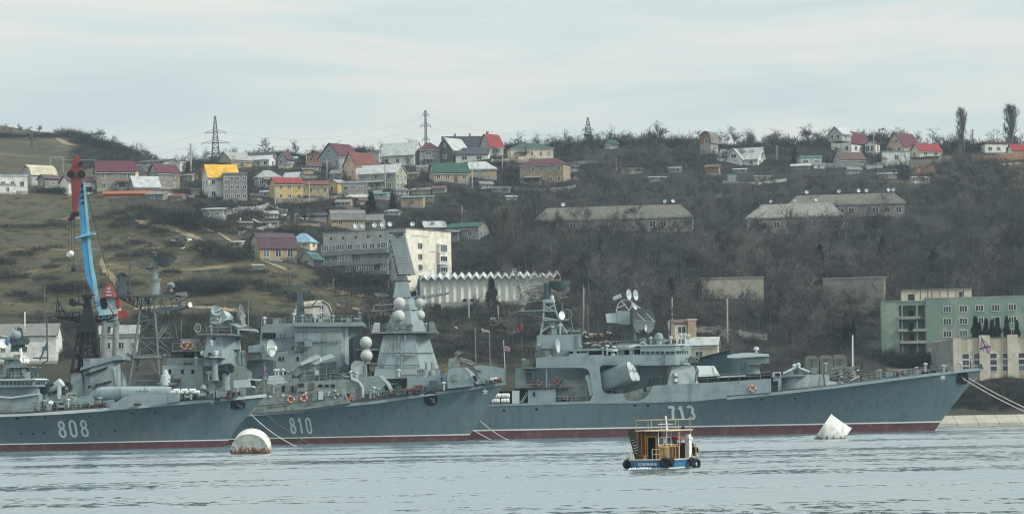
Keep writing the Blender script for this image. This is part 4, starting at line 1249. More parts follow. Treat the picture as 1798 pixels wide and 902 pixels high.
B.fittings([(470, 664, 5), (488, 663, 6), (610, 666, 4), (622, 668, 3), (655, 695, 1.2), (664, 694, 1.5), (700, 689, 2), (735, 684, 3), (760, 681, 3), (700, 661, 6), (752, 659, 6), (480, 690, .6), (840, 674, 5), (815, 677, 4.4), (600, 703, .3), (545, 665, 3), (240, 690, 1), (262, 690, 1.2), (300, 672, 1), (310, 672, 1.5), (232, 690, 2), (345, 642, 2.6)], 12)
for a in (748, 759):                                      # pair of small gun tubes on the house roof
 gmn = B.lathe('small_gun_mount', a, 659, 5.5, CYL, [(.5, 0), (.45, .7), (.3, 1.0)], GREY2, 12)
 B.bars('gun_barrel', [[(a, 652, 5.3), (a - 2, 635, 5)], [(a + 2, 652, 5.3), (a + 1, 636, 5)]], .07, DARKG, parent=gmn)
B.fittings([(768, 659, 6), (775, 658, 7), (742, 660, 6), (736, 660, 7)], 31)

# ============================================================ cruiser lying behind with the pyramid tower
Cc = Ship('grey cruiser behind destroyer 810 with a pyramid tower, white radomes and leaning slatted radar', 443.0,
          [(792, 700), (788, 740), (784, 775)],
          [(300, 690), (640, 690), (740, 695)], 15.0, 20.0, .9, .2, 330, name='warship')
Cc.vp('pyramid_tower', [(655, .5), (741, .5), (776, 6.0), (776, 12), (655, 13)], 664, [(673, 2.6), (727, 2.6), (752, 5.6), (752, 10), (673, 10.5)], 586)
Cc.pr('tower_lit_facet', [(727, 588), (738, 588), (766, 640), (764, 650), (742, 660)], 4.6, 5.2, LGREY)  # lighter grey paints the sunlight on the tower's right facet
Cc.vp('pyramid_tower', [(675, 3), (726, 3), (746, 5.6), (746, 10), (675, 10)], 585, [(698, 4.8), (716, 4.8), (728, 6), (728, 8), (698, 8.4)], 520)
Cc.pr('tower_platform', [(652, 585.5), (652, 582.8), (768, 581), (768, 584)], 1.6, 11, GREY2)
for pts, d, m in (([(653, 583), (657, 566), (667, 566), (667, 583)], 2, LGREY), ([(724, 582), (726, 563.5), (743, 563.5), (748, 581.5)], 1.6, LGREY), ([(753, 581.5), (754, 564), (761, 564), (768, 581)], 5, GREY2)):
 Cc.pr('platform_screen', pts, d, d + .3, m)
Cc.pr('platform_strip', [(748, 570), (754, 570), (754, 581), (748, 581)], 4, 4.2, DARKG)
for a, b, d, r in ((701.5, 532, 2.6, 1.0), (700.5, 554.5, 1.9, 1.0), (736.5, 531, 6.2, .85), (737.5, 553, 6.0, .85), (642.5, 601, .4, 1.02), (643.5, 624, .4, 1.02)):
 o = MB().ball(Cc.p(a, b, d), r, 26).build('radome', OFFW, Cc.root, smooth=True)
 MB().lathe(Cc.p(a, b + 9.5, d + .3), CYL, [(r * .6, -.5), (r * .62, .1)], 14).build('radome_seat', GREY2, o)
Cc.pr('side_structure', [(620, 640), (620, 590), (634, 588), (673, 588), (672, 640)], 3.0, 9, DARKG)
Cc.pr('radome_bracket', [(625, 615), (625, 612.5), (664, 612), (664, 614.5)], .6, 3, GREY2)
Cc.pr('radome_bracket', [(618, 638.5), (618, 636), (664, 637), (664, 639)], .6, 3, GREY2)
Cc.bars('pipe', [[(700, 588, 2.0), (699, 614, 1.4), (704, 622, 1.2), (722, 625, 1.0), (726, 619, 1.2)], [(705, 624, 1.1), (704, 658, .3), (728, 657, .2), (738, 661, .2)], [(711, 587, 2.0), (710, 606, 1.6)], [(738, 588, 5.0), (742, 602, 5.0)], [(742, 588, 5.4), (745, 602, 5.4)]], .14, GREY2)
Cc.bars('seam', [[(668, 620, 1.3), (734, 619.5, 1.3)], [(734, 619.5, 1.3), (761, 619, 5.0)], [(660, 641, .8), (738, 641, .8)], [(676, 574, 3.0), (740, 571, 3.0)], [(680, 545, 3.6), (736, 544, 3.6)]], .06, DARKG, 4)
Cc.bars('tower_ledge', [[(676, 569, 2.6), (722, 568, 2.6)], [(674, 574, 2.4), (700, 578, 2.4)], [(652, 546, 4), (678, 545, 4), (730, 544, 4.6)]], .12, GREY2)
Cc.vp('mast_neck', [(690, 4.6), (722, 4.6), (722, 8.6), (690, 8.6)], 522, [(695, 5.2), (717, 5.2), (717, 8), (695, 8)], 494, GREY)
Cc.lathe('mast_platform', 706, 495.5, 6.6, CYL, [(1.4, 0), (1.45, .12), (1.45, .3)], DARKG, 20)
Cc.lathe('radar_turntable', 706, 492, 6.6, CYL, [(1.0, 0), (.9, .6), (.8, 1.0)], GREY2, 16)
# slatted radar face, leaning back
mr_ = MB()
n = 19
for i in range(n):
 f = i / (n - 1)
 a0, a1, b = 683.5 + 16.5 * f, 711.5 + 17.5 * f - 1.5 * (1 - f), 413 + 66.5 * f
 p0, p1 = Cc.p(a0, b, 4.9 - .9 * f), Cc.p(a1, b, 6.6 - .9 * f)
 mr_.tube(p0, p1, .07, .07, 6)
 mr_.mi = 1
 mr_.tube(p0 + Vector((0, .1, -.17)), p1 + Vector((0, .1, -.17)), .10, .10, 4)
 mr_.mi = 0
for fx in (0, 1):
 mr_.tube(Cc.p(684 + 27 * fx, 411, 5.4 + 1.6 * fx), Cc.p(700.5 + 28 * fx, 481, 4.4 + 1.6 * fx), .12, .12, 6)
rd = mr_.build('slatted_radar', [LGREY, DARKG], Cc.root)
mb = MB().truss([Cc.p(698, 484, 6), Cc.p(720, 484, 7), Cc.p(708, 484, 8.4)], [Cc.p(685, 412, 6.5), Cc.p(709, 412, 7.6), Cc.p(696, 412, 8.2)], 7, .1)
for i in range(7):
 mb.obox(Cc.p(686 + 2.1 * i, 424 + 9 * i, 5.6 - .1 * i), (.5, .5, .35), (0, .2, .4))
mb.build('radar_frame', MASTG, rd)
Cc.pr('radar_top', [(683, 411), (682, 407.5), (708, 406.5), (709, 410.5)], 5.2, 7.2, DARKG, parent=rd)
mb = MB().truss([Cc.p(718, 522, 5.5), Cc.p(718, 522, 7.5), Cc.p(718, 529, 6.5)], [Cc.p(790, 513, 5.9), Cc.p(790, 513, 7), Cc.p(786, 516, 6.4)], 10, .09, .06)
mb.tube(Cc.p(718, 529, 6), Cc.p(785, 516, 6), .12)
for i in range(6):
 b0 = Cc.p(732 + i * 10, 519.5 - i * 1.2, 6.4)
 mb.tube(b0, b0 + Vector((0, 0, .8)), .06); mb.ball(b0 + Vector((0, 0, .8)), .16, 8)
mb.build('yard', GREY, Cc.root)
Cc.dish('dish', 670, 521, 5.5, (.1, -.3, .95), 1.25, DARKG, .16)
Cc.bars('dish_legs', [[(670, 522, 5.5), (665, 535, 5.5)], [(670, 522, 5.5), (676, 535, 5.5)], [(660, 535, 5.5), (690, 533, 5.5)], [(656, 545, 5), (656, 536, 5), (690, 534, 5)]], .08, GREY2)
# funnel house
fh = Cc.vp('funnel_house', [(516, 1.4), (598, 1.4), (617, 5), (640, 8), (640, 13), (516, 13)], 666, [(518, 1.8), (600, 1.8), (612, 3.5), (634, 5), (634, 12), (518, 12)], 568)
Cc.pr('funnel_lit_facet', [(600, 570), (611, 570), (613, 640), (608, 640), (598, 618), (598, 600)], 2.6, 3.4, LGREY, parent=fh)  # paler grey stands for light falling on the funnel's front facet
Cc.pr('funnel_rim', [(516, 573), (518, 566), (636, 565), (637, 572), (600, 573)], 1.2, 12.2, GREY, parent=fh)
Cc.pr('funnel_side', [(455, 662), (456, 600), (459, 572), (467, 569), (520, 567), (520, 662)], 2.6, 11, GREY, parent=fh)
for a in range(461, 484, 6):
 Cc.pr('window', [(a, 594), (a, 584), (a + 4.8, 583.5), (a + 4.8, 594)], 2.4, 2.7, HOLE, parent=fh)
Cc.pr('funnel_louver', [(562, 664), (562, 637), (575, 636), (575, 664)], 1.1, 1.5, DARKG, parent=fh)
Cc.pr('funnel_louver', [(578, 664), (578, 635), (590, 634), (590, 664)], 1.1, 1.5, DARKG, parent=fh)
Cc.pr('funnel_louver', [(594, 664), (594, 643), (613, 641), (613, 664)], 1.1, 1.5, DARKG, parent=fh)
Cc.bars('pipe', [[(483, 593, 2.4), (520, 591, 2.3)], [(520, 600, 1.6), (600, 598.5, 1.4)], [(520, 582, 1.7), (600, 580, 1.6)], [(573, 667, 1), (573, 568, 1.6)]], .08, GREY2, parent=fh)
for a in range(528, 598, 9):
 Cc.lathe('funnel_stud', a, 600, 1.4, TOV, [(.16, 0), (.16, .12)], DARKG, 8, parent=fh)
Cc.pr('deckhouse', [(470, 680), (470, 629), (490, 617.5), (526, 613), (530, 640), (530, 680)], 1.0, 6, GREY)
Cc.windows([(490, 493), (496, 499), (521, 525)], 626, 633, .9, HOLE)
Cc.windows([(494, 502), (484, 490)], 652, 657, .9, HOLE)
Cc.fittings([(497, 594, 1.6), (530, 611, .6), (541, 608, .6), (523, 616, .6), (560, 566, 5), (585, 565, 5), (605, 565, 6), (632, 565, 7)], 5)
hm = Cc.vp('after_mast', [(520, 5.5), (537, 5.5), (537, 8), (520, 8)], 568, [(522, 6), (530, 6), (530, 7.4), (522, 7.4)], 500, DARKG)
Cc.bars('yard', [[(503, 503, 6.5), (533, 499, 6.5)], [(515, 540, 6.4), (562, 537, 6.4)], [(507, 500, 6.5), (508, 483, 6.5)], [(505, 507, 6.5), (512, 490, 6.5)], [(512, 515, 6.5), (520, 522, 6.5)], [(548, 536, 6.5), (557, 527, 6.5)], [(543, 520, 6.5), (543, 505, 6.5)], [(530, 512, 6.5), (552, 506, 6.5), (545, 500, 6.5)], [(534, 528, 6.5), (544, 512, 6.5)]], .10, DARKG, parent=hm)
Cc.rail([(532, 540, 5.6), (560, 537, 5.6)], h=1.0, step=.7)
Cc.pr('yard_platform', [(530, 541), (530, 538), (562, 536), (562, 538)], 5.4, 8, DARKG, parent=hm)
for i in range(5):
 q = Cc.p(500 + i % 2 * 9, 508 + 6 * i, 6.4)
 MB().ball(q, .2, 8).build('mast_lamp', DARKG, hm)
Cc.pr('missile_house', [(616, 668), (616, 640), (623, 632.5), (643, 634), (644, 642), (644, 668)], .2, 8, LGREY)
Cc.pr('deckhouse', [(643, 690), (643, 660), (800, 655), (800, 690)], 2, 10, GREY2)

# ============================================================ frigate with hull number 808
E = Ship('grey frigate 808 nearest the camera with a long missile canister on its foredeck', 404.0,
         [(471, 691), (455, 706), (440, 723), (425, 740), (410, 760), (390, 788), (382, 800)],
         [(-160, 729), (0, 726.5), (100, 722), (185, 715.5), (240, 711), (330, 703.5), (420, 695.5)],
         13.6, 44.0, .98, .17, -160)
E.digits('808', 104.5, 157.5, 738.2, 767.3, 5.2, .17, -.8)
E.star(373, 706, .42, 4)
E.holes([(30, 733), (50, 732), (79, 731), (36, 760), (57, 760), (78, 759), (232, 725), (202, 755), (272, 724), (157, 729)], .2)
q = E.on(418, 711)
mb = MB()
poly = [(405.5, 704), (426, 704), (431, 708), (430, 714), (424, 719), (413, 718.5), (406, 717)]
ws = [E.on(a, b, .06) for a, b in poly]
cc_ = sum(ws, Vector()) / len(ws)
mb.add(ws + [cc_ + Vector((0, -.02, 0))], [(i, (i + 1) % 7, 7) for i in range(7)])
ap = mb.build('anchor_pocket', HOLE, E.root)
mb = MB(); mb.tube(cc_ + Vector((-.3, -.12, .2)), cc_ + Vector((.5, -.12, -.3)), .12); mb.tube(cc_ + Vector((.1, -.12, -.5)), cc_ + Vector((.6, -.12, .1)), .12)
mb.build('anchor', DARKG, ap)
mb = MB()
pts = [E.on(a, b, -.02) for a, b in ((-20, 727.5), (100, 722.4), (185, 716), (240, 711.6), (330, 704.2), (420, 696.2), (468, 691.6))]
for a, b in zip(pts, pts[1:]):
 mb.add([a + Vector((0, -.06, -.42)), b + Vector((0, -.06, -.42)), b + Vector((0, -.06, .05)), a + Vector((0, -.06, .05))], [(0, 1, 2, 3)])
mb.build('gunwale', LGREY, E.root)
mb = MB()
pts = [E.on(a, b, -.1) for a, b in ((-20, 725.8), (100, 720.8), (185, 714.4), (235, 710))]
for a, b in zip(pts, pts[1:]):
 mb.tube(a, b, .1, .1, 5)
mb.build('deck_edge', DECK, E.root)
E.rail([(-20, 726.5), (100, 721.6), (185, 715.2)], h=1.1, step=1.2)
E.rail([(320, 704.2), (420, 695.7), (464, 691.5)], h=1.1, step=1.3)
# missile canister on the foredeck
mq = [E.p(168, 691.5, 3.5), E.p(301, 690.5, 3.5)]
ax = (mq[1] - mq[0]).normalized()
prof = [(y, z) for y, z in [(1.5 * math.copysign(abs(math.cos(R(18 * i))) ** .7, math.cos(R(18 * i))), 1.12 * math.copysign(abs(math.sin(R(18 * i))) ** .7, math.sin(R(18 * i)))) for i in range(20)]]
L_ = (mq[1] - mq[0]).length
rings = []
for f, k in ((0, .55), (.3, .85), (.9, 1.0), (L_ * .5, 1.02), (L_ - .6, 1.0), (L_, .9)):
 rings.append([mq[0] + ax * f + Vector((0, y * k, z * k)) for y, z in prof])
mc = MB().loft(rings).build('missile_canister', GREY, E.root, smooth=True)
for f in (3.8, 7.5):
 MB().loft([[mq[0] + ax * (f + g_) + Vector((0, y * 1.035, z * 1.035)) for y, z in prof] for g_ in (0, .25)]).build('canister_band', GREY2, mc)
E.pr('lifting_lug', [(172, 700), (172, 698), (180, 697.5), (180, 699.5)], 1.7, 1.9, LGREY, parent=mc)
for a in (243, 249, 261):
 E.lathe('canister_port', a, 684.5, 2.0, TOV, [(.16, 0), (.16, .12), (.05, .16)], LGREY, 10, parent=mc)
E.pr('blast_shield', [(188, 717), (196, 710), (228, 690.5), (292, 692), (292, 707.5), (240, 713)], .35, .6, GREY)
E.pr('deckhouse', [(130, 719), (131, 706), (140, 696), (160, 692), (168, 706), (200, 700), (205, 715)], 2.2, 9, GREY)
E.windows([(152, 155.5)], 708, 715, 2.1, HOLE)
E.pr('winch_house', [(292, 706.5), (292, 690), (313, 689), (313, 704.5)], 1, 4, GREY)
for i in range(7):
 q = E.p(303 + i * 7, 688 - (i % 2) * 3.2, 3.0)
 MB().lathe(q - RT * .5, RT, [(.1, 0), (.26, .05), (.28, .95), (.1, 1.0)], 10).build('fender_roll', WHITE, E.root, smooth=True)
E.pr('rack', [(316, 704), (316, 692), (350, 690), (350, 701)], 3.6, 4.6, DARKG)
E.bars('winch', [[(318, 702, 3), (318, 690, 3), (349, 688, 3), (349, 700, 3)], [(326, 701, 3), (326, 689, 3)], [(338, 700, 3), (338, 689, 3)]], .08, GREY2)
for a, b in ((365, 689), (387, 687), (381, 693)):
 E.lathe('winch_drum', a, b, 4.5, CYL, [(.5, -.9), (.35, -.6), (.35, 0), (.6, .1), (.6, .5), (.2, .6)], DARKG, 12)
E.lathe('hose_reel', 402, 693.5, 5, (.3, -1, 0), [(.75, -.3), (.75, -.2), (.3, -.18), (.3, .18), (.75, .2), (.75, .3)], DECK, 16)
E.lathe('hose_reel', 243, 711, 1.0, CYL, [(.8, 0), (.9, .25), (.5, .4)], DECK, 16)
E.lathe('capstan', 357, 691, 5, CYL, [(.4, -.3), (.3, .5), (.5, .8), (.3, 1.4)], GREY, 12)
# bridge front block at the left
E.pr('bridge', [(-70, 718), (-70, 677), (66, 678), (68, 700), (68, 718)], 2, 12, GREY)
E.vp('wheelhouse', [(-70, .6), (62, .6), (84, 4.5), (84, 10), (-70, 12)], 679, [(-70, .6), (62, .6), (82, 4.5), (82, 10), (-70, 12)], 667.5)
E.vp('wheelhouse_roof', [(-72, .3), (64, .3), (87, 4.4), (87, 10), (-72, 12)], 667.4, [(-72, .3), (58, .3), (80, 4.4), (80, 10), (-72, 12)], 664.5, LGREY)
E.windows([(a, a + 4.4) for a in range(-4, 58, 7)], 670, 675, .5)
for i, a in enumerate((61.5, 66, 70.5, 75)):
 E.pr('window', [(a, 675), (a, 670), (a + 3.2, 669.8), (a + 3.2, 674.8)], .5 + .85 * (i + .2), .5 + .85 * (i + .2) + .5, GLASS)
E.pr('deckhouse', [(20, 725), (21, 696), (68, 691), (70, 720)], .6, 8, GREY)
E.pr('deckhouse', [(-20, 727), (-20, 695), (20, 697), (20, 725)], .4, 8, GREY2)
E.pr('deck_edge', [(-20, 697), (-20, 693), (20, 696), (66, 690), (66, 692.5), (20, 699)], .2, 3, LGREY)
E.pr('deckhouse', [(58, 722), (58, 705), (100, 703), (116, 703), (116, 718)], 2.4, 9, GREY)
E.windows([(70, 78), (93, 99), (103, 112)], 706, 718, 2.3, HOLE)
E.pr('barbette', [(66, 705), (70, 690), (100, 692), (128, 698), (130, 718), (66, 720)], 4, 11, GREY2)
E.rocket_launcher(82, 683, 4.5, .95, 2.2, .5, .12)
E.rocket_launcher(114, 680, 8.0, .9, 1.7, .7, .2)
E.lathe('ventilator', 100, 677, 5, (.5, -.1, .35), [(.7, -1.2), (.7, .9), (.62, 1.0)], LGREY, 18)
E.pr('locker', [(101, 700), (101, 676), (105, 676), (105, 700)], 3.6, 5, LGREY)
E.bars('crane_arm', [[(39, 708, 1), (62, 693, 1)], [(36, 711, 1), (52, 704, 1)]], .12, DARKG)
E.lathe('deck_gun', 44, 717, 1.2, CYL, [(.5, 0), (.4, .6), (.55, .8), (.5, 1.3), (.2, 1.5)], GREY2, 12)
E.lathe('searchlight', 89, 707, 2, (.3, -.9, 0), [(.3, -.3), (.42, 0), (.36, .25)], WHITE, 12)
# masts and directors of the frigate at the picture's edge
E.vp('mast_tower', [(3, 4), (58, 4), (58, 10), (3, 10)], 666, [(8, 5), (42, 5), (42, 9), (8, 9)], 629, GREY)
E.pr('tower_panel', [(36, 648), (44, 646), (53, 660), (48, 664), (43, 662)], 3.4, 3.9, LGREY)
E.pr('tower_platform', [(12, 645.5), (12, 644), (56, 642.5), (56, 644.5)], 2.4, 10, GREY2)
E.pr('tower_platform', [(0, 630.5), (0, 627), (24, 626), (24, 630.5)], 2.6, 8, GREY2)
gd = E.vp('missile_director', [(18, 4.6), (46, 4.6), (46, 8.6), (18, 8.6)], 616, [(26, 5), (38, 5), (38, 8), (26, 8)], 574, DARKG)
E.lathe('dish_drum', 28, 588, 4.4, (-.4, -.85, .2), [(.75, -.3), (.7, .3), (.3, .7)], GREY, 16, parent=gd)
E.pr('director_arm', [(16, 600), (18, 593), (48, 593), (49, 598), (46, 604), (20, 606)], 4.2, 6, DARKG, parent=gd)
E.bars('director_strut', [[(2, 598, 4.4), (22, 590, 4.4)], [(3, 590, 4.4), (24, 592, 4.4)], [(23, 575, 5), (24, 583, 5), (30, 575, 5)], [(36, 575, 5), (43, 576, 5), (44, 584, 5)]], .1, LGREY, parent=gd)
E.dish('dish', 4.5, 603, 3, (.55, -.8, .1), .72, WHITE, .12)
E.dish('dish', 41, 630, 2.6, (.6, -.8, .05), .62, WHITE, .12)
E.dish('dish', 47.5, 631.5, 3.4, (.85, -.5, .05), .48, WHITE, .12)
E.lathe('sensor_drum', 30, 634, 3.4, CYL, [(.5, -.3), (.6, .3), (.5, 1.0)], GREY2, 12)
E.bars('whip_aerial', [[(43.5, 577, 5), (43.5, 547, 5)]], .1, WHITE)
E.bars('davit', [[(58, 650, 4), (84, 632, 4), (82, 556, 4)], [(80, 555, 4), (93, 553, 4)], [(83, 600, 4), (70, 632, 4)], [(58, 628, 4), (82, 628, 4)], [(57, 655, 4), (80, 655, 4)]], .13, DARKG)
E.rail([(12, 644, 2.4), (56, 642.5, 2.4)], h=1.3, step=1.0)
E.rail([(0, 664, .6), (60, 664, .6)], h=.9, step=1.3)
E.lathe('signal_lamp', 36.5, 625, 3, CYL, [(.2, 0), (.3, .4), (.15, 1.2)], WHITE, 10)
E.lathe('ventilator', 12, 600, 3.4, CYL, [(.25, -.5), (.35, .1), (.2, .6)], mat('blue_paint', (.05, .12, .28), .5), 10)
E.fittings([(120, 716, 2), (142, 717, 1.6), (165, 715, 1.4), (175, 714, 1.8), (62, 720, .6), (85, 721, 1), (30, 662, 3), (60, 662, 5), (355, 699, 2.5), (372, 698, 3), (392, 696, 3.6), (415, 694.5, 5), (425, 693.8, 5.4), (335, 701, 1.5)], 21)

def along(S, a, b, d, n, seed):
 rr = random.Random(seed)
 S.fittings([(a[0] + (b[0] - a[0]) * (i + rr.random()) / n, a[1] + (b[1] - a[1]) * (i + .5) / n, d + rr.uniform(-.4, 1.6)) for i in range(n)], seed)
for q_ in [(A, (1280, 694), (1350, 688.5), 1.4, 7, 41), (A, (1000, 624.5), (1120, 621), .7, 8, 42), (A, (1130, 604), (1205, 603), 4, 6, 43), (A, (950, 587), (1015, 586), 5, 6, 44), (A, (980, 705), (1030, 704), .8, 4, 45), (A, (1520, 668), (1690, 650), 6.4, 13, 46), (A, (1065, 690), (1092, 690), 1.2, 3, 47),
           (B, (465, 664.5), (640, 667), 4, 16, 48), (B, (620, 703), (740, 688), 1.2, 10, 49), (B, (640, 700), (880, 671), 3, 12, 50), (B, (287, 641), (352, 641), 3, 6, 51), (B, (292, 627), (358, 628.5), 4.4, 5, 52), (B, (365, 586), (420, 587), 3, 5, 53), (B, (358, 668), (408, 667), .9, 5, 54), (B, (228, 690), (285, 690), 2, 6, 55), (B, (92, 690), (140, 690), 4, 5, 56),
           (Cc, (645, 660), (780, 656), 3, 10, 57), (Cc, (522, 566), (630, 565), 5, 7, 58), (Cc, (462, 569), (518, 567), 5, 5, 59), (Cc, (660, 583), (760, 581), 2.4, 8, 60), (Cc, (472, 628), (525, 613), 2, 4, 61),
           (E, (-10, 726), (190, 714.5), 1.0, 14, 62), (E, (325, 702), (455, 692), 2.8, 9, 63), (E, (0, 665), (60, 664), 3, 6, 64), (E, (70, 691), (128, 697), 5, 5, 65)]:
 along(*q_)
A.rail([(1045, 611, .4), (1120, 609, .4)]); A.rail([(1125, 604, .3), (1187, 604, .3), (1209, 604, 2.6)], h=.9)
B.rail([(462, 675, 2.2), (600, 665, 2.2), (650, 668, 2.2)], h=1.0); B.rail([(287, 641, 2.3), (355, 641.5, 2.3)]); B.rail([(363, 586, 1.2), (402, 585.5, 1.2)]); B.rail([(226, 660, 5), (285, 655, 5)])
Cc.rail([(520, 566, 1.5), (600, 565, 1.5), (634, 565, 5)]); Cc.rail([(652, 582.8, 1.7), (768, 581, 1.7)], h=1.1); Cc.rail([(459, 571, 2.7), (520, 567, 2.7)]); Cc.rail([(676, 545, 3.5), (736, 544, 4.5)], h=.9)
def ladder(S, a, b, d, n=9):
 p0, p1 = S.p(*a, d), S.p(*b, d); mb = MB(); sx = Vector((.24, 0, 0))
 for k in (-1, 1): mb.tube(p0 + sx * k, p1 + sx * k, .035, .035, 4)
 for i in range(n):
  c_ = p0.lerp(p1, (i + .5) / n); mb.tube(c_ - sx, c_ + sx, .03, .03, 4)
 mb.build('ladder', DARKG, S.root)
for q_ in [(A, (1012, 626), (1012, 588), 2.9), (A, (1165, 640), (1165, 622), -.1), (A, (982, 706), (982, 684), .4), (B, (362, 690), (362, 670), .3), (B, (300, 690), (300, 657), 2.1), (B, (383, 640), (383, 600), 1.3), (B, (548, 690), (548, 670), 2.1), (Cc, (668, 655), (684, 590), 1.0), (Cc, (690, 580), (698, 535), 3.4), (Cc, (536, 660), (536, 570), 1.2), (Cc, (640, 665), (640, 640), .1), (E, (15, 664), (15, 645), 3.8), (E, (64, 718), (64, 693), 1.9)]:
 ladder(*q_)
for S_, a, b in ((A, (963, 505, 7), (1098, 530, 6)), (A, (955, 546, 7), (910, 640, 4)), (B, (228, 440, 4.6), (153, 520, 6)), (B, (320, 520, 4.6), (385, 560, 5)), (B, (272, 450, 4.6), (153, 530, 6)), (Cc, (706, 500, 6.6), (530, 505, 6.6)), (Cc, (700, 520, 6), (524, 520, 6.5)), (Cc, (728, 524, 6), (800, 650, 6)), (E, (82, 556, 4), (30, 575, 5))):
 MB().path([S_.p(*a).lerp(S_.p(*b), i / 8) - Vector((0, 0, 1.2 * (i / 8) * (1 - i / 8) * 4 * .4)) for i in range(9)], .022, 4).build('aerial_wire', MASTG, S_.root)
# ============================================================ dark hull moored beyond cruiser 713
hm2 = mat('dark_teal_hull', (.030, .060, .068), .5, .15, .4)
r0 = thing('moored_tug', 'dark teal hull of a vessel moored beyond the bridge of cruiser 713', 'boat', P(1265, 660, 487) * 1)
mb = MB()
mb.loft([[P(a, b, y) for a, b, y in ((1205, 636, 487), (1250, 623, 484), (1283, 615.5, 484), (1300, 624, 485), (1318, 646, 486), (1318, 646, 490), (1283, 615.5, 491), (1205, 636, 489))],
         [P(a, b, y) for a, b, y in ((1225, 690, 487), (1250, 690, 485), (1283, 690, 485), (1300, 690, 485.5), (1318, 690, 486), (1318, 690, 490), (1283, 690, 490), (1225, 690, 488))]])
mb.build('hull', hm2, r0)
mb = MB()
pts = [P(1205, 635.5, 486.9), P(1250, 622.5, 483.9), P(1283, 615, 483.9)]
mb.path(pts, .14, 6)
mb.build('rubbing_strake', BLACK, r0)
mb = MB()
for i in range(4):
 mb.tube(P(1258 + i * 8, 619 - i * .6, 487), P(1258 + i * 8, 612 - i * .6, 487), .05)
mb.tube(P(1258, 613, 487), P(1284, 610, 487), .05)
mb.build('guard_rail', DECK, r0)
# ============================================================ town on the hill
def wallm(n, c, s=.5): return mat('wall_' + n, c, .9, .16, .5, .1, streak=s, scol=tuple(x * .55 for x in c), spots=.45, spcol=tuple(x * .7 for x in c), spscale=.7)
def roofm(n, c, s=.3): return mat('roof_' + n, c, .7, .2, .5, .2, streak=s, scol=tuple(x * .6 for x in c), spots=.6, spcol=tuple(x * .62 + .02 for x in c), spscale=.8, seams=(1.15, 90., .22))
WM = {k: wallm(k, c) for k, c in dict(white=(.66, .66, .62), cream=(.58, .52, .40), stone=(.245, .22, .175), grey=(.24, .24, .23), dgrey=(.10, .105, .11), pink=(.56, .40, .31), yellow=(.48, .36, .15), orange=(.45, .26, .15),
      brick=(.26, .155, .10), tan=(.36, .28, .18), green=(.21, .33, .25), palegrey=(.38, .39, .37), lgreen=(.34, .36, .28), bluegrey=(.27, .30, .32), conc=(.31, .31, .28), hatch=(.165, .165, .145), oldwall=(.235, .225, .195), block=(.36, .335, .26)).items()}
RM = {k: roofm(k, c) for k, c in dict(maroon=(.105, .030, .045), red=(.24, .035, .038), orange=(.34, .10, .05), white=(.42, .445, .44), grey=(.30, .31, .30), dark=(.055, .055, .065), green=(.030, .082, .058), yellow=(.62, .37, .05), cream=(.50, .46, .34),
      brown=(.115, .075, .065), purple=(.085, .048, .062), blue=(.22, .36, .46), turq=(.13, .27, .27), slate=(.19, .19, .18), mossy=(.155, .15, .125), mossy2=(.25, .245, .22), brickred=(.17, .058, .046), silver=(.42, .46, .48)).items()}
FRAME = mat('window_frame', (.62, .62, .60), .6, .08, 1.)
PANE = mat('window_pane', (.022, .028, .034), .12, .3, .5, .5)
PANE2 = mat('window_pane_pale', (.10, .13, .14), .15, .4, .3, .5)
CHIM = mat('chimney_brick', (.22, .12, .09), .9, .2, 2.)
POLE = mat('pole_concrete', (.36, .36, .33), .9, .2, 1.)
WOODP = mat('pole_wood', (.12, .10, .08), .9, .2, 1.)
STEEL = mat('pylon_steel', (.085, .095, .10), .6, .2, .5)
ALLB = []        # picture rectangles of the buildings that the woods must leave in view: x0, x1, y0, y1, depth
RNG = random.Random(11)

def window(parent, c, ex, ez, n, w, h, pane=None, frame=None, mull=1):
 """window set in a wall: c centre on the wall, ex along, ez up, n outward"""
 mb = MB()
 t = .1
 def bar(a0, a1, b0, b1, o0, o1):
  vs = []
  for o_ in (o0, o1):
   for a, b in ((a0, b0), (a1, b0), (a1, b1), (a0, b1)):
    vs.append(c + ex * a + ez * b + n * o_)
  mb.add(vs, [(3, 2, 1, 0), (4, 5, 6, 7), (0, 1, 5, 4), (1, 2, 6, 5), (2, 3, 7, 6), (3, 0, 4, 7)])
 bar(-w / 2 - t, w / 2 + t, -h / 2 - t, -h / 2, -.05, .12)
 bar(-w / 2 - t, w / 2 + t, h / 2, h / 2 + t, -.05, .09)
 bar(-w / 2 - t, -w / 2, -h / 2, h / 2, -.05, .09)
 bar(w / 2, w / 2 + t, -h / 2, h / 2, -.05, .09)
 for k in range(mull):
  x = -w / 2 + w * (k + 1) / (mull + 1)
  bar(x - .045, x + .045, -h / 2, h / 2, .0, .07)
 o = mb.build('window', frame or FRAME, parent, local=True)
 mb = MB()
 bar(-w / 2, w / 2, -h / 2, h / 2, -.05, .03)
 mb.build('pane', pane or (PANE if RNG.random() < .75 else PANE2), o, local=True)
 return o

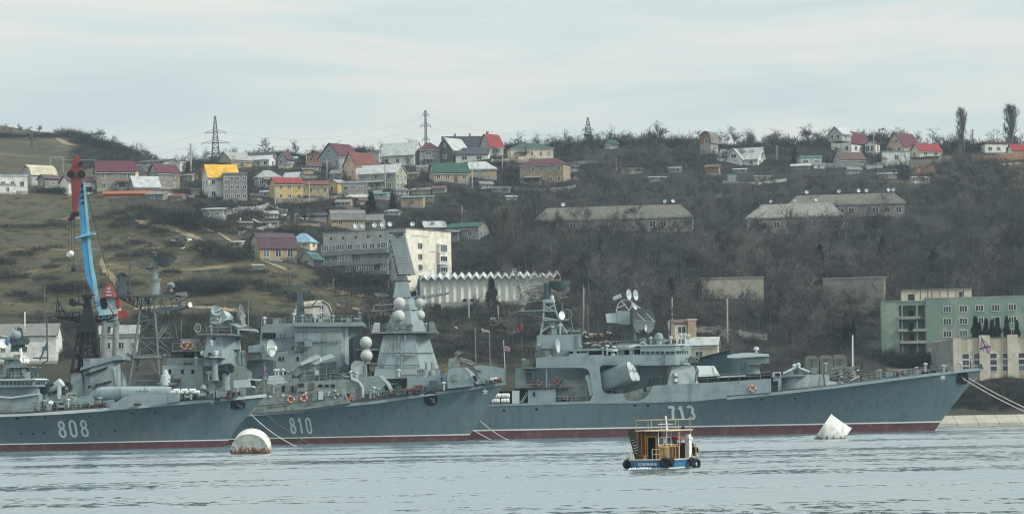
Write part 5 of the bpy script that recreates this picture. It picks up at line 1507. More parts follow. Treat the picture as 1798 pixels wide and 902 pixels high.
def house(label, x0, x1, base, eave, ridge, roof='gable', yaw=30, wall='white', rm='maroon', ratio=.75, wF=(2, 1), wE=(1, 1), attic=0, chim=0, name='house', Y=None, over=.35, keep=True, door=False, group=None, soft=0., ws=(1.1, 1.3), shift=0.0, cat=None, found=3.0, gablem=None):
 cx = (x0 + x1) / 2
 h = hit(cx, base) if Y is None else P(cx, base, Y)
 if h is None:
  h = P(cx, base, 900.0)
 Yb = h.y + shift
 k = mpp(Yb)
 Wt = (x1 - x0) * k
 a = R(yaw)
 ca, sa = abs(math.cos(a)), abs(math.sin(a))
 w = Wt / (ca + ratio * sa)
 d = w * ratio
 H = (base - eave) * k
 RH = (base - ridge) * k
 dep = (w * sa + d * ca) / 2
 pc = P(cx, base, Yb)
 root = thing(name, label, cat or name.replace('_', ' '), (pc.x, Yb + dep, pc.z), group, a)
 wm_, rm_ = WM[wall], RM[rm]
 hw, hd = w / 2, d / 2
 gm_ = WM[gablem] if gablem else wm_
 mb = MB()
 mb.box(-hw, hw, -hd, hd, -found, H)
 # roofs: each has a body (gable walls) and a covering with thickness
 rb = MB()
 def slab(p):   # a roof plane as a thin slab
  p = [Vector(q) for q in p]
  n = (p[1] - p[0]).cross(p[2] - p[0]).normalized()
  if n.z < 0: n = -n
  rb.loft([[q + n * .02 for q in p], [q + n * .20 for q in p]])
 o_ = over
 if roof in ('gable', 'gambrel', 'arch'):
  if roof == 'gable':
   pr = [(-hd, H), (0, RH), (hd, H)]
  elif roof == 'gambrel':
   pr = [(-hd, H), (-hd * .72, H + (RH - H) * .62), (0, RH), (hd * .72, H + (RH - H) * .62), (hd, H)]
  else:
   pr = [(-hd * math.cos(math.pi * i / 8), H + (RH - H) * math.sin(math.pi * i / 8)) for i in range(9)]
  n = len(pr)
  mb.mi = 1
  mb.add([(-hw, y, z) for y, z in pr] + [(hw, y, z) for y, z in pr], [tuple(range(n)), tuple(range(2 * n - 1, n - 1, -1))])
  mb.mi = 0
  for i in range(n - 1):
   (ya, za), (yb, zb) = pr[i], pr[i + 1]
   if i == 0:
    s_ = (za - zb) / (ya - yb); ya -= o_; za -= s_ * o_
   if i == n - 2:
    s_ = (zb - za) / (yb - ya); yb += o_; zb += s_ * o_
   slab([(-hw - o_, ya, za), (hw + o_, ya, za), (hw + o_, yb, zb), (-hw - o_, yb, zb)])
 elif roof in ('hip', 'pyr'):
  r_ = min(hd * .9, hw * .95) if roof == 'hip' else hw
  zt = RH; e = H - .05
  A1, B1, C1, D1 = (-hw - o_, -hd - o_, e), (hw + o_, -hd - o_, e), (hw + o_, hd + o_, e), (-hw - o_, hd + o_, e)
  T0, T1 = (-hw + r_, 0, zt), (hw - r_ + (.01 if roof == 'pyr' else 0), 0, zt)
  rb.add([A1, B1, C1, D1, T0, T1] + [(q[0], q[1], q[2] - .18) for q in (A1, B1, C1, D1)], [(0, 1, 5, 4), (1, 2, 5), (2, 3, 4, 5), (3, 0, 4), (0, 6, 7, 1), (1, 7, 8, 2), (2, 8, 9, 3), (3, 9, 6, 0), (9, 8, 7, 6)])
 elif roof == 'shed':
  slab([(-hw - o_, -hd - o_, H), (hw + o_, -hd - o_, H), (hw + o_, hd + o_, RH), (-hw - o_, hd + o_, RH)])
  mb.add([(-hw, -hd, H), (-hw, hd, H), (-hw, hd, RH), (hw, -hd, H), (hw, hd, H), (hw, hd, RH)], [(0, 1, 2), (5, 4, 3), (1, 4, 5, 2)])
 else:
  rb.box(-hw - o_ * .5, hw + o_ * .5, -hd - o_ * .5, hd + o_ * .5, H + .01, H + max(RH - H, .2))
 mb.build('wall', [wm_, gm_], root, local=True)
 rf = rb.build('roof', rm_, root, local=True)
 for c in range(chim):
  x = -hw * .4 + c * hw * .7
  q = MB().box(x - .3, x + .3, .2, .8, RH * .86 if roof != 'flat' else H, RH + .9)
  q.box(x - .38, x + .38, .12, .88, RH + .9, RH + 1.02)
  q.build('chimney', CHIM, rf, local=True)
 if H > 2.2:
  plinth = MB().box(-hw - .06, hw + .06, -hd - .06, hd + .06, -found - .05, min(.7, H * .2)).build('plinth', WM['conc'], root, local=True)
 if roof in ('gable', 'gambrel', 'hip') and w > 5:
  fb_ = MB()
  for sy in (-1, 1): fb_.box(-hw - o_, hw + o_, sy * (hd + o_) - .04, sy * (hd + o_) + .04, H - .42 - (.0 if roof == 'hip' else o_ * .6), H - .2 - (.0 if roof == 'hip' else o_ * .6))
  fb_.build('eave_board', WM['palegrey'], rf, local=True)
  rr_ = random.Random(int(x0 * 7 + base))
  if rr_.random() < .55 and H > 3 and name == 'house':        # lean-to porch on the visible long side
   pw = w * rr_.uniform(.25, .5); pxx = rr_.uniform(-hw + pw / 2, hw - pw / 2); ph_ = min(2.4, H * .75)
   po = MB().box(pxx - pw / 2, pxx + pw / 2, -hd - 1.7, -hd + .02, -found, ph_ * .42).build('porch', wm_, root, local=True)
   q_ = MB()
   for f_ in (-.5, 0, .5): q_.box(pxx + pw * f_ * .96 - .07, pxx + pw * f_ * .96 + .07, -hd - 1.66, -hd - 1.52, 0, ph_)
   q_.build('porch_post', WM['palegrey'], po, local=True)
   MB().loft([[(pxx - pw / 2 - .2, -hd - 2, ph_ + k_), (pxx + pw / 2 + .2, -hd - 2, ph_ + k_), (pxx + pw / 2 + .2, -hd + .02, ph_ + .5 + k_), (pxx - pw / 2 - .2, -hd + .02, ph_ + .5 + k_)] for k_ in (0, .12)]).build('porch_roof', rr_.choice([rm_, RM['slate'], RM['grey']]), po, local=True)
  if rr_.random() < .5:
   MB().tube((hw * rr_.uniform(-.6, .6), .1, RH - .3), (hw * rr_.uniform(-.6, .6) * 0 + hw * .3, .1, RH + rr_.uniform(1, 2.2)), .05).build('aerial', STEEL, rf, local=True)
 ez = Vector((0, 0, 1))
 faces = []
 if math.cos(a) > .25: faces.append((Vector((1, 0, 0)), Vector((0, -1, 0)), Vector((0, -hd, 0)), w, wF))
 if math.sin(a) > .15: faces.append((Vector((0, -1, 0)), Vector((-1, 0, 0)), Vector((-hw, 0, 0)), d, wE))
 if math.sin(a) < -.15: faces.append((Vector((0, 1, 0)), Vector((1, 0, 0)), Vector((hw, 0, 0)), d, wE))
 for fi, (ex, n, c, ln, (nw, rows)) in enumerate(faces):
  for r_ in range(rows):
   z = H * (r_ + .55) / rows
   hh = min(ws[1], H / rows * .55)
   for i in range(nw):
    if nw > 6 and RNG.random() < .22: continue
    x = -ln / 2 + ln * (i + .5) / nw + RNG.uniform(-.06, .06) * ln / nw
    ww = min(ws[0], ln / nw * .6)
    if door and fi == 0 and r_ == 0 and i == nw // 2:
     mb = MB()
     hz = min(2.1, H / rows * .8)
     for q_ in ((-.5, .5),):
      mb.add([c + ex * (x + sx) + ez * zz + n * o2 for o2 in (-.05, .06) for sx, zz in ((-.5, 0), (.5, 0), (.5, hz), (-.5, hz))], [(3, 2, 1, 0), (4, 5, 6, 7), (0, 1, 5, 4), (1, 2, 6, 5), (2, 3, 7, 6), (3, 0, 4, 7)])
     mb.build('door', RM['brown'], root, local=True)
    else:
     window(root, c + ex * x + ez * z, ex, ez, n, ww, hh)
  if attic and abs(n.x) > .5 and roof in ('gable', 'gambrel', 'arch'):
   for i in range(attic):
    window(root, c + ex * ((i - (attic - 1) / 2) * 1.7) + ez * (H + (RH - H) * .38), ex, ez, n, .9, min(1.1, (RH - H) * .4))
 if keep:
  ALLB.append((x0 - 2, x1 + 2, min(eave, ridge) - 2, base - (base - eave) * (.35 if keep is True else keep), Yb, soft))
 return root, w, d, H, RH

# -- left cluster
house('long low white house with a flat pale roof at the left edge of the town', -30, 46, 339, 309, 306, 'flat', 12, 'white', 'silver', .6, (4, 1))
house('white barn with a cream gambrel roof beside the low white house', 33, 94, 326, 304, 288.5, 'gambrel', 38, 'palegrey', 'cream', .75, (0, 1), (1, 1), 1, name='barn')
house('small grey gabled house in front of the cream roofed barn', 63, 101, 331, 313, 306, 'gable', 40, 'grey', 'brown', .9, (1, 1), (1, 1), ws=(.8, .8))
house('little white shed with a dark doorway below the low white house', -12, 26, 341, 325, 322, 'flat', 20, 'white', 'grey', .7, (1, 1), name='shed', ws=(.7, 1.3))
house('white cottage with a purple roof half hidden by the red crane jib', 99, 164, 344, 318, 308, 'gable', 32, 'white', 'purple', .8, (3, 1), (1, 1), ws=(.9, 1.1))
house('big stone house with a maroon roof and a cream gable', 161, 236, 335, 300, 281, 'gable', 14, 'stone', 'maroon', .55, (3, 2), (1, 1), gablem='cream', ws=(1.0, 1.4))
house('cream gabled wing beside the big stone house', 206, 240, 318, 296, 282.5, 'gable', 62, 'cream', 'maroon', .9, (1, 1), (1, 1), 0, ws=(.8, .9))
house('modern white and grey house with a dark flat roof on the rise', 233, 300, 305, 285, 277, 'shed', -18, 'palegrey', 'dark', .7, (3, 1), (1, 1))
house('white boxy house with a round opening behind the stone house with a red roof', 298, 324, 304, 286, 283, 'flat', -28, 'white', 'white', .8, (1, 1), (1, 1))
house('stone house with a red roof and a long grey gable', 257, 313, 332, 302, 287, 'gable', 36, 'stone', 'maroon', .8, (2, 2), (1, 2), 1, ws=(.7, 1.0))
house('grey shed under a pale sheet metal roof', 221, 279, 340, 327, 308, 'gable', 24, 'grey', 'white', .8, (1, 1), (0, 1), name='shed')
house('long low shed with a bright orange roof', 180, 266, 347, 341, 334, 'shed', 4, 'brick', 'orange', .25, (0, 1), name='shed', keep=.3)
house('grey lean-to next to the long orange roof', 254, 292, 352, 342, 336, 'shed', -16, 'grey', 'slate', .6, (1, 1), name='shed', ws=(.7, .7))
# -- middle
house('white house with a yellow roof above a stone ground floor', 351, 418, 350, 310, 287, 'gable', 22, 'white', 'yellow', .75, (3, 2), (2, 2), 1, ws=(1.0, 1.2))
house('unfinished grey terrace house built on to the yellow roofed house', 388, 434, 352, 306, 303, 'flat', 8, 'grey', 'slate', .7, (4, 3), ws=(.9, .9))
house('grey stone house with a pale roof behind the yellow roof', 378, 440, 296, 280, 265, 'gable', 40, 'tan', 'grey', 1.0, (1, 1), (2, 1), 1)
house('white bungalow with a pale roof under a dark ridge', 434, 482, 293, 280, 272, 'gable', -20, 'white', 'white', .7, (3, 1), (1, 1), chim=1)
house('dark roofed house behind the white bungalow', 436, 486, 284, 274, 267, 'gable', -10, 'grey', 'dark', .6, (1, 1), chim=1)
house('white gabled cottage with a dark steep roof', 484, 515, 291, 279, 266, 'gable', 58, 'bluegrey', 'purple', 1.1, (0, 1), (1, 1), 1)
house('grey house under a broad pale hipped roof', 443, 492, 330, 309.5, 297, 'hip', 18, 'grey', 'grey', .8, (3, 1), (1, 1))
house('small house with a bright white metal roof', 497, 530, 323, 311, 302, 'gable', -22, 'grey', 'silver', .8, (1, 1), (1, 1))
house('yellow two storey house with a red roof', 470, 531, 352, 321, 310.5, 'gable', 24, 'yellow', 'red', .7, (3, 2), (1, 2), ws=(.9, 1.1))
house('long yellow wing with a dull red roof next to the two storey yellow house', 524, 577, 345, 324, 317, 'gable', 6, 'yellow', 'brickred', .5, (4, 1), ws=(.9, 1.3))
house('small yellow gabled house with a grey flat annex', 574, 606, 341, 321, 315, 'gable', 50, 'yellow', 'grey', 1.2, (0, 1), (1, 1))
house('grey flat annex with a pale roof beside the small yellow house', 592, 646, 342, 321, 318, 'flat', 4, 'grey', 'silver', .6, (2, 1))
house('small orange cottage with a brown gable roof', 539, 576, 287, 272, 265, 'gable', 70, 'orange', 'brown', .9, (1, 1), (2, 1), ws=(.9, 1.0))
house('large grey gabled house with a maroon roof', 560, 628, 300, 272, 250, 'gable', 50, 'bluegrey', 'maroon', .95, (1, 1), (3, 1), 1)
house('tall pink house with a red brown roof', 602, 662, 318, 288, 266, 'gable', 38, 'pink', 'brickred', .8, (1, 1), (2, 1), 1, ws=(.9, 1.2))
house('white block behind the pink house', 646, 670, 287, 268, 266, 'flat', -20, 'palegrey', 'grey', .7, (1, 1))
house('large white house with a wide white roof and one dormer', 668, 742, 293, 271, 248, 'gable', -20, 'white', 'white', .7, (3, 1), (1, 1), 1)
house('grey house with a maroon hipped roof behind the wide white roof', 733, 772, 293, 262, 249, 'hip', 8, 'grey', 'maroon', .85, (1, 2), ws=(1.8, .9))
house('dark grey gabled house with a sweeping white roof', 767, 822, 288, 262, 241, 'gable', 50, 'dgrey', 'white', .85, (0, 1), (1, 1), 1)
house('white wing with a dark lean-to roof and a wide window', 800, 860, 283, 272, 257, 'shed', -6, 'white', 'dark', .5, (2, 1), ws=(1.6, 1.3))
house('long house with a dark roof and a brick chimney', 776, 852, 272, 262, 238, 'gable', 2, 'grey', 'dark', .5, (2, 1), chim=2)
house('pale house with a bright red roof at the end of the dark roofed house', 842, 884, 274, 256, 234.5, 'gable', 44, 'palegrey', 'red', .8, (1, 1), (1, 1), 1, chim=1)
house('cream house with a pale metal roof below the pink house', 628, 713, 333, 303, 287, 'gable', -24, 'lgreen', 'white', .6, (3, 2), (3, 2), 1, ws=(1.0, 1.2))
house('stone cottage with a green roof', 752, 824, 320, 302, 284.5, 'gable', 14, 'tan', 'green', .7, (4, 1), (2, 1), 1, door=True)
house('shed under a pale hipped roof right of the green roofed cottage', 806, 872, 313, 296, 282, 'hip', 4, 'tan', 'white', .6, (1, 1), name='shed')
house('white house with a dark green hipped roof and a thin chimney', 890, 972, 281, 259, 249, 'hip', 8, 'cream', 'green', .7, (5, 1), (1, 1), chim=1, ws=(.7, 1.3))
house('brown three storey house with a maroon hipped roof', 913, 1003, 324, 287, 275.5, 'hip', -18, 'tan', 'maroon', .55, (5, 2), (3, 2), ws=(.9, 1.3))
house('rusty tin roofed shed on the slope under the stone cottage', 722, 762, 342, 334, 328, 'shed', -12, 'tan', 'slate', .7, (1, 1), name='shed', ws=(.7, .6))
house('turquoise hut above the dark fir', 656, 684, 351, 341, 337, 'shed', -14, 'palegrey', 'turq', .8, (2, 1), name='hut', ws=(.8, .6))
house('low ruined stone house above the apartment block', 704, 746, 364, 347, 343, 'shed', -8, 'tan', 'turq', .6, (1, 1))
house('brown workshop with an arched roof behind the apartment block', 574, 640, 402, 380, 368, 'arch', 12, 'tan', 'slate', .7, (2, 1), (0, 1), name='workshop')
house('grey annex with a tiled roof beside the arched workshop', 636, 676, 402, 386, 376, 'gable', -16, 'grey', 'slate', .7, (2, 1))
house('dark low shed left of the arched workshop', 538, 580, 388, 379, 372, 'shed', 6, 'grey', 'dark', .6, (0, 1), name='shed')
house('stone house with a purple mansard roof on the crest of the hill', 434, 519, 458, 432, 408, 'gambrel', 24, 'tan', 'purple', .8, (3, 1), (1, 1), 1, ws=(1.3, 1.9))
house('small house with a light blue metal roof next to the mansard', 508, 555, 436, 424, 408, 'hip', -20, 'cream', 'blue', .8, (2, 1), (1, 1))
house('turquoise roofed hut left of the apartment block', 523, 566, 466, 455, 442, 'gable', 60, 'palegrey', 'turq', 1.0, (0, 1), (1, 1), name='hut')
house('shed with a white sloping roof behind the apartment block', 742, 784, 404, 400, 387, 'shed', 10, 'palegrey', 'white', .7, (0, 1), name='shed')
house('grey house with a thin green roof right of the apartment block', 783, 860, 422, 398, 389.5, 'gable', -26, 'grey', 'green', .7, (2, 1), (2, 1))
house('grey stone store at the foot of the yellow roofed house', 355, 396, 383, 368, 364, 'shed', -8, 'palegrey', 'white', .7, (2, 1), name='shed', ws=(.8, .8))
# -- right ridge
house('lone arched wooden barn on the ridge', 1231, 1262, 254, 242, 230.5, 'arch', 52, 'brick', 'slate', .9, (0, 1), (1, 1), name='barn')
rt, w_, d_, H_, RH_ = house('white house with a pale roof and a cross gable behind bare branches', 1262, 1351, 292, 279, 257.5, 'gable', -26, 'white', 'white', .62, (3, 1), (2, 1), 1)
mb = MB(); mb.prism([(-w_ * .26, H_ * .2), (w_ * .14, H_ * .2), (w_ * .14, H_), (-w_ * .06, RH_ * .94), (-w_ * .26, H_)], -d_ / 2 - 1.0, 0); mb.build('cross_gable', WM['white'], rt, local=True)
mb = MB()
for sx in (-1, 1):
 x_ = -w_ * .06
 mb.loft([[(x_, -d_ / 2 - 1.4, RH_ * .94 + zz), (x_, 0, RH_ * .94 + zz), (x_ + sx * w_ * .24, 0, H_ - .5 + zz), (x_ + sx * w_ * .24, -d_ / 2 - 1.4, H_ - .5 + zz)] for zz in (.04, .22)])
mb.build('cross_gable_roof', RM['white'], rt, local=True)
window(rt, Vector((-w_ * .06, -d_ / 2 - 1.0, H_ + (RH_ - H_) * .3)), Vector((1, 0, 0)), Vector((0, 0, 1)), Vector((0, -1, 0)), 1.6, 1.1)
house('small attic house with a balcony behind the large maroon roof', 1457, 1497, 246, 234, 221.5, 'gable', 50, 'palegrey', 'silver', .9, (1, 1), (2, 1), found=.3)
house('large white house with a maroon gambrel roof', 1463, 1530, 272, 249, 228.5, 'gambrel', 46, 'white', 'maroon', .9, (2, 1), (2, 1), 1)
house('white porch wing with tall windows right of the gambrel house', 1520, 1548, 270, 252, 247, 'gable', 62, 'white', 'brown', .9, (1, 1), (2, 1), ws=(1.2, 1.8))
house('low house with a brown roof in front of the gambrel house', 1466, 1521, 287, 279, 266, 'gable', 18, 'palegrey', 'brown', .7, (1, 1), (0, 1), 1)
house('brick house with a steep maroon roof and two attic windows', 1559, 1622, 268, 256, 231.5, 'gable', 44, 'pink', 'maroon', .85, (1, 1), (2, 1), 2)
house('low cottage with a bright red roof beside the brick house', 1603, 1656, 275, 264, 251, 'gable', 22, 'cream', 'red', .7, (2, 1), (1, 1))
house('white box of a house with one dark window on the ridge', 1550, 1602, 288, 266, 264, 'flat', -6, 'white', 'grey', .7, (1, 1), ws=(1.2, 1.4))
house('white single storey house with a flat brown roof at the far right', 1722, 1780, 270, 253, 249, 'flat', 14, 'white', 'brown', .6, (3, 1), (1, 1), ws=(1.2, 1.2))
house('house with a red roof cut by the right edge of the view', 1774, 1830, 277, 264, 252, 'gable', 8, 'white', 'red', .6, (3, 1))
house('green hut with a pale front left of the gambrel house', 1402, 1444, 291, 277, 273, 'flat', 10, 'palegrey', 'turq', .6, (2, 1), name='hut', ws=(1.6, .9))
house('long white lean-to roof on the slope below the green hut', 1390, 1424, 297, 292, 287, 'shed', -8, 'grey', 'white', .5, (0, 1), name='shed')
house('brown timber fence shed left of the white cross gable house', 1238, 1266, 307, 294, 288, 'shed', -16, 'brick', 'brown', .6, (0, 1), name='shed')
# -- long barrack houses in the wood
b1, w1, d1, H1, R1 = house('long low barrack with a mossy hipped roof among bare trees', 938, 1222, 409, 381, 358.5, 'hip', -9, 'oldwall', 'mossy', .17, (14, 1), (2, 1), name='barrack', ws=(1.4, 1.6), keep=.62, soft=.30)
b2, w2, d2, H2, R2 = house('front barrack with a ribbed pale roof almost hidden by bare trees', 1315, 1490, 410, 378, 354, 'hip', -14, 'oldwall', 'mossy2', .3, (8, 1), (2, 1), name='barrack', ws=(1.4, 1.6), keep=.85, soft=.34)
house('rear barrack with a long pale roof carrying satellite dishes', 1385, 1595, 386, 356, 338, 'hip', -8, 'oldwall', 'mossy', .2, (10, 1), (2, 1), name='barrack', ws=(1.4, 1.6), keep=.85, soft=.34)
house('flat concrete block with one ledge deep in the wood', 1233, 1345, 524, 488, 486, 'flat', -5, 'block', 'grey', .4, (0, 1), (0, 1), name='building', keep=.8, soft=.5)
house('pale wall of a flat building veiled by bare branches', 1448, 1562, 548, 488, 486, 'flat', -12, 'oldwall', 'grey', .4, (0, 1), (0, 1), name='building', keep=.86, soft=.6)
house('small ledge house in front of the flat concrete block', 1268, 1296, 520, 504, 501, 'flat', 6, 'cream', 'grey', .8, (0, 1), name='building', ws=(.9, 1.0))
house('gambrel roofed cottage on the slope behind the cruiser mast', 516, 579, 566, 546, 528, 'gambrel', -48, 'palegrey', 'cream', .8, (2, 1), (1, 1), 1)
# -- buildings on the shore
house('long white harbour shed with a grey roof behind frigate 808', -60, 98, 640, 590, 568, 'gable', 4, 'white', 'slate', .7, (4, 1), (1, 1), name='shed', ws=(.9, .9), keep=.6)
house('pale workshop behind the black mast', 172, 246, 632, 585, 571, 'gable', 8, 'palegrey', 'grey', .5, (3, 1), (1, 1), name='workshop', ws=(1.0, 1.4), keep=.6)
house('white shore house with a pale roof behind the bridge of cruiser 713', 1200, 1266, 645, 605, 592, 'gable', -9, 'cream', 'white', .6, (1, 1), (1, 1), ws=(1.4, 1.4), keep=.9)
house('watch tower with a glazed top and tan stair shaft by the shore', 1181, 1212, 640, 568, 561, 'shed', 14, 'cream', 'brown', .9, (1, 3), name='tower', ws=(1.6, 1.3), keep=.9)
house('narrow tan stair shaft beside the watch tower', 1206, 1224, 640, 562, 559.5, 'flat', 14, 'tan', 'white', .9, (0, 1), name='tower', keep=.9)
house('cream kiosk ruin between the green building and the low wall', 1631, 1660, 641, 608, 606, 'flat', 18, 'white', 'grey', .8, (1, 1), name='kiosk', ws=(1.0, 1.4), keep=.8)

# ------------------------------------------------------------ apartment block
def box_building(name, label, cat, x0, x1, xs, base, top, Y, yawd, wl_, roofc):
 """two faces meet at column xs; returns root and local helpers"""
 k = mpp(Y); a = R(yawd); ca, sa = math.cos(a), abs(math.sin(a))
 if yawd < 0:
  w, d = (xs - x0) * k / ca, (x1 - xs) * k / sa
 else:
  d, w = (xs - x0) * k / sa, (x1 - xs) * k / ca
 H = (base - top) * k
 pc = P((x0 + x1) / 2, base, Y)
 root = thing(name, label, cat, (pc.x, Y + (w * sa + d * ca) / 2, pc.z), None, a)
 return root, w, d, H, k
EX, EY, EZ = Vector((1, 0, 0)), Vector((0, 1, 0)), Vector((0, 0, 1))
Ya = hit(690, 512).y
ap, w, d, H, k = box_building('apartment_block', 'five storey apartment block with grey balconies and a cream end wall', 'building', 563, 790, 714, 516, 402, Ya, -30, None, None)
ALLB.append((563, 792, 395, 482, Ya, 0.))
hw, hd = w / 2, d / 2
MB().box(-hw, hw, -hd, hd, -6, H).build('wall', WM['palegrey'], ap, local=True)
MB().box(hw - .02, hw + .12, -hd - .02, hd + .02, -6, H - .02).build('end_wall', wallm('cream_sunlit_end', (.66, .635, .53), .2), ap, local=True, label='cream end wall coloured brighter as if sunlit')  # cream wall, its sunlit brightness put into the colour
rf = MB().box(-hw - .15, hw + .25, -hd - .15, hd + .15, H, H + .25).build('roof', RM['slate'], ap, local=True)
st = H / 6.0
BAL = mat('balcony_panel', (.20, .215, .22), .9, .2, .5, streak=.4)
for r_ in range(5):
 zt = H - (1.15 + r_) * st                          # head of this storey's windows
 for g, (fa, fb, off) in enumerate(((.0, .38, 1.1), (.38, .82, 1.5))):
  xa, xb = -hw + fa * w, -hw + fb * w
  b_ = MB().box(xa + .05, xb - .05, -hd - off, -hd + .05, zt - st * .98, zt - st * .58)
  b_.box(xa, xb, -hd - off - .05, -hd + .05, zt - st * 1.02, zt - st * .985)
  bo = b_.build('balcony', BAL, ap, local=True)
  nwin = 4 if g == 0 else 5
  for i in range(nwin):
   x = xa + (xb - xa) * (i + .5) / nwin
   gl = RNG.random()
   yy = -hd - off + .25 if gl < .45 else -hd
   window(ap, Vector((x, yy, zt - st * .28)), EX, EZ, Vector((0, -1, 0)), (xb - xa) / nwin * (.86 if gl < .45 else .6), st * .48, PANE2 if gl < .6 else PANE, mull=2)
 window(ap, Vector((hw + .12, -hd + d * .30, zt - st * .35)), EY, EZ, EX, 1.9, st * .5, mull=2)
 if r_ < 4:
  oy = -hd + d * .76
  m_ = (WM['white'], WM['white'], BAL, WM['white'])[r_]
  bo = MB().box(hw, hw + 1.0, oy - 1.9, oy + 1.9, zt - st * .98, zt - st * .02).build('bay', m_, ap, local=True)
  window(ap, Vector((hw + 1.0, oy, zt - st * .42)), EY, EZ, EX, 3.0, st * (.62 if r_ == 0 else .44), mull=2)
  window(ap, Vector((hw + .12, oy - 1.0, zt - st * .5)), EY, EZ, EX, .1, .1) if False else None
for i in range(6):
 x = -hw + w * (.10 + .15 * i)
 MB().lathe((x, -hd - .02, H - st * .55), (0, -1, 0), [(.3, 0), (.3, .06)], 10).build('vent', HOLE, ap, local=True)
MB().box(hw + .1, hw + .2, -hd + d * .12, -hd + d * .5, H - 1.6, H - 1.45).box(hw + .1, hw + .2, -hd + d * .5, -hd + d * .98, H - st * 1.98, H - st * 1.93).build('string_course', WM['palegrey'], ap, local=True)
def sat_dish(p, label, group, r=.55, yaw=None):
 t = thing('satellite_dish', label, 'satellite dish', p, group)
 a = RNG.uniform(-.5, .5) if yaw is None else yaw
 MB().dish((0, 0, 1.1), (math.sin(a), -math.cos(a), .35), r, .18, 14).build('dish', LGREY, t, smooth=True, local=True)
 MB().tube((0, .1, -.3), (0, .1, 1.1), .04, .04, 5).build('mast', MASTG, t, local=True)
 return t
apm = Matrix.Translation(ap.location) @ Matrix.Rotation(ap.rotation_euler.z, 4, 'Z')
for i, u in enumerate((.36, .46, .60, .69, .78)):
 q = apm @ Vector((-hw + w * u, -hd + 1.2, H + .25))
 sat_dish(q, 'white satellite dish on the roof edge above the grey balconies of the apartment block', 'dishes above the grey balconies', .62)
sat_dish(apm @ Vector((hw - .8, -hd + d * .22, H + .25)), 'white satellite dish alone on the roof above the cream end wall', None, .62)
for u, hgt in ((.86, 3.0), (.93, 2.4)):
 q = apm @ Vector((-hw + w * u, 0, H + .25))
 MB().tube(q, q + EZ * hgt, .05).tube(q + EZ * hgt * .8 - EX * .5, q + EZ * hgt * .8 + EX * .5, .03).tube(q + EZ * hgt * .95 - EX * .35, q + EZ * hgt * .95 + EX * .35, .03).solo('roof_aerial', MASTG, 'thin %s roof aerial on the apartment block' % ('taller' if u < .9 else 'shorter'), 'aerial')
for bt, lst, lab in ((b1, ((-.30, .0), ), 'white satellite dish on the mossy roof of the long low barrack'),):
 for u, v in lst:
  q = bt.matrix_world
b1m = Matrix.Translation(b1.location) @ Matrix.Rotation(b1.rotation_euler.z, 4, 'Z')
b2m = Matrix.Translation(b2.location) @ Matrix.Rotation(b2.rotation_euler.z, 4, 'Z')
sat_dish(b1m @ Vector((-w1 * .32, 0, R1 - .3)), 'white satellite dish at the left end of the mossy barrack roof', None, .6)
for px, py in ((1173, 349), (1187, 353)):
 q = b1m @ Vector(((px - 1080) / 284 * w1, 0, R1 - .2))
 sat_dish(q, 'white satellite dish at the right end of the mossy barrack roof', 'dishes on the right end of the mossy roof', .55)
for f, z_ in ((-.26, 0), (.0, 0), (.22, 0)):
 sat_dish(b2m @ Vector((w2 * f, 0, R2 - .3)), 'white satellite dish on the ribbed roof of the front barrack', 'dishes on the front barrack', .5)
h56 = [o for o in bpy.data.objects if o.name.startswith('barrack') and 'rear' in o.get('label', '')][0]
h56m = Matrix.Translation(h56.location) @ Matrix.Rotation(h56.rotation_euler.z, 4, 'Z')
zz56 = max(v.co.z for c in h56.children if c.name.startswith('roof') for v in c.data.vertices)
for f in (-12, 4, 6.5, 13.2, 14.8, -2):
 sat_dish(h56m @ Vector((f * .9, 0, zz56 - .3)), 'white satellite dish on the roof of the rear barrack', 'dishes on the rear barrack', .55)

# ------------------------------------------------------------ folded hall
Yh = hit(860, 534).y
x0h, x1h = PX(738, 530, Yh)[0], PX(986, 530, Yh)[0]
zb, zt = P(860, 534, Yh).z, P(860, 487, Yh).z
hall = thing('exhibition_hall', 'white pavilion with a zigzag folded roof and pleated walls', 'building', ((x0h + x1h) / 2, Yh, zb))
ALLB.append((735, 985, 474, 520, Yh, .03))
n = 19
p_ = (x1h - x0h) / n
mw = mat('pavilion_white', (.55, .56, .52), .85, .1, .4, streak=.5, scol=(.30, .31, .28))
mb = MB()
vs, fs = [], []
for i in range(2 * n + 1):
 x = x0h + p_ * i / 2
 yo = 0 if i % 2 else .55
 z1 = zt - .5 + (.9 if i % 2 else 0)
 vs += [(x, Yh + yo, zb - 4), (x, Yh + yo, z1)]
for i in range(2 * n):
 fs.append((2 * i, 2 * i + 2, 2 * i + 3, 2 * i + 1))
mb.add(vs, fs)
mb.build('pleated_wall', mw, hall)
mb = MB()
for i in range(n):
 xa, xm, xb = x0h + p_ * i, x0h + p_ * (i + .5), x0h + p_ * (i + 1)
 for s_, (u, v) in enumerate(((xa, xm), (xm, xb))):
  za, zb2 = (0, 1.0) if s_ == 0 else (1.0, 0)
  mb.loft([[(u, Yh - .9, zt + za - .55), (v, Yh - .9, zt + zb2 - .55), (v, Yh + 13, zt + zb2 + 1.0), (u, Yh + 13, zt + za + 1.0)], [(u, Yh - .9, zt + za - .43), (v, Yh - .9, zt + zb2 - .43), (v, Yh + 13, zt + zb2 + 1.12), (u, Yh + 13, zt + za + 1.12)]])
mb.build('folded_roof', mat('pavilion_roof', (.46, .485, .485), .8, .1, .5, streak=.3), hall)
MB().add([(x0h - .02, Yh + .9, zb - 4), (x0h - 2.4, Yh + 9, zb - 4), (x0h - .8, Yh + 9, zt + .6), (x0h - .02, Yh + .9, zt - .4)], [(0, 1, 2, 3)]).box(x0h, x1h, Yh + 8, Yh + 12.8, zb - 4, zt - 1).build('end_wall', DARKG, hall)
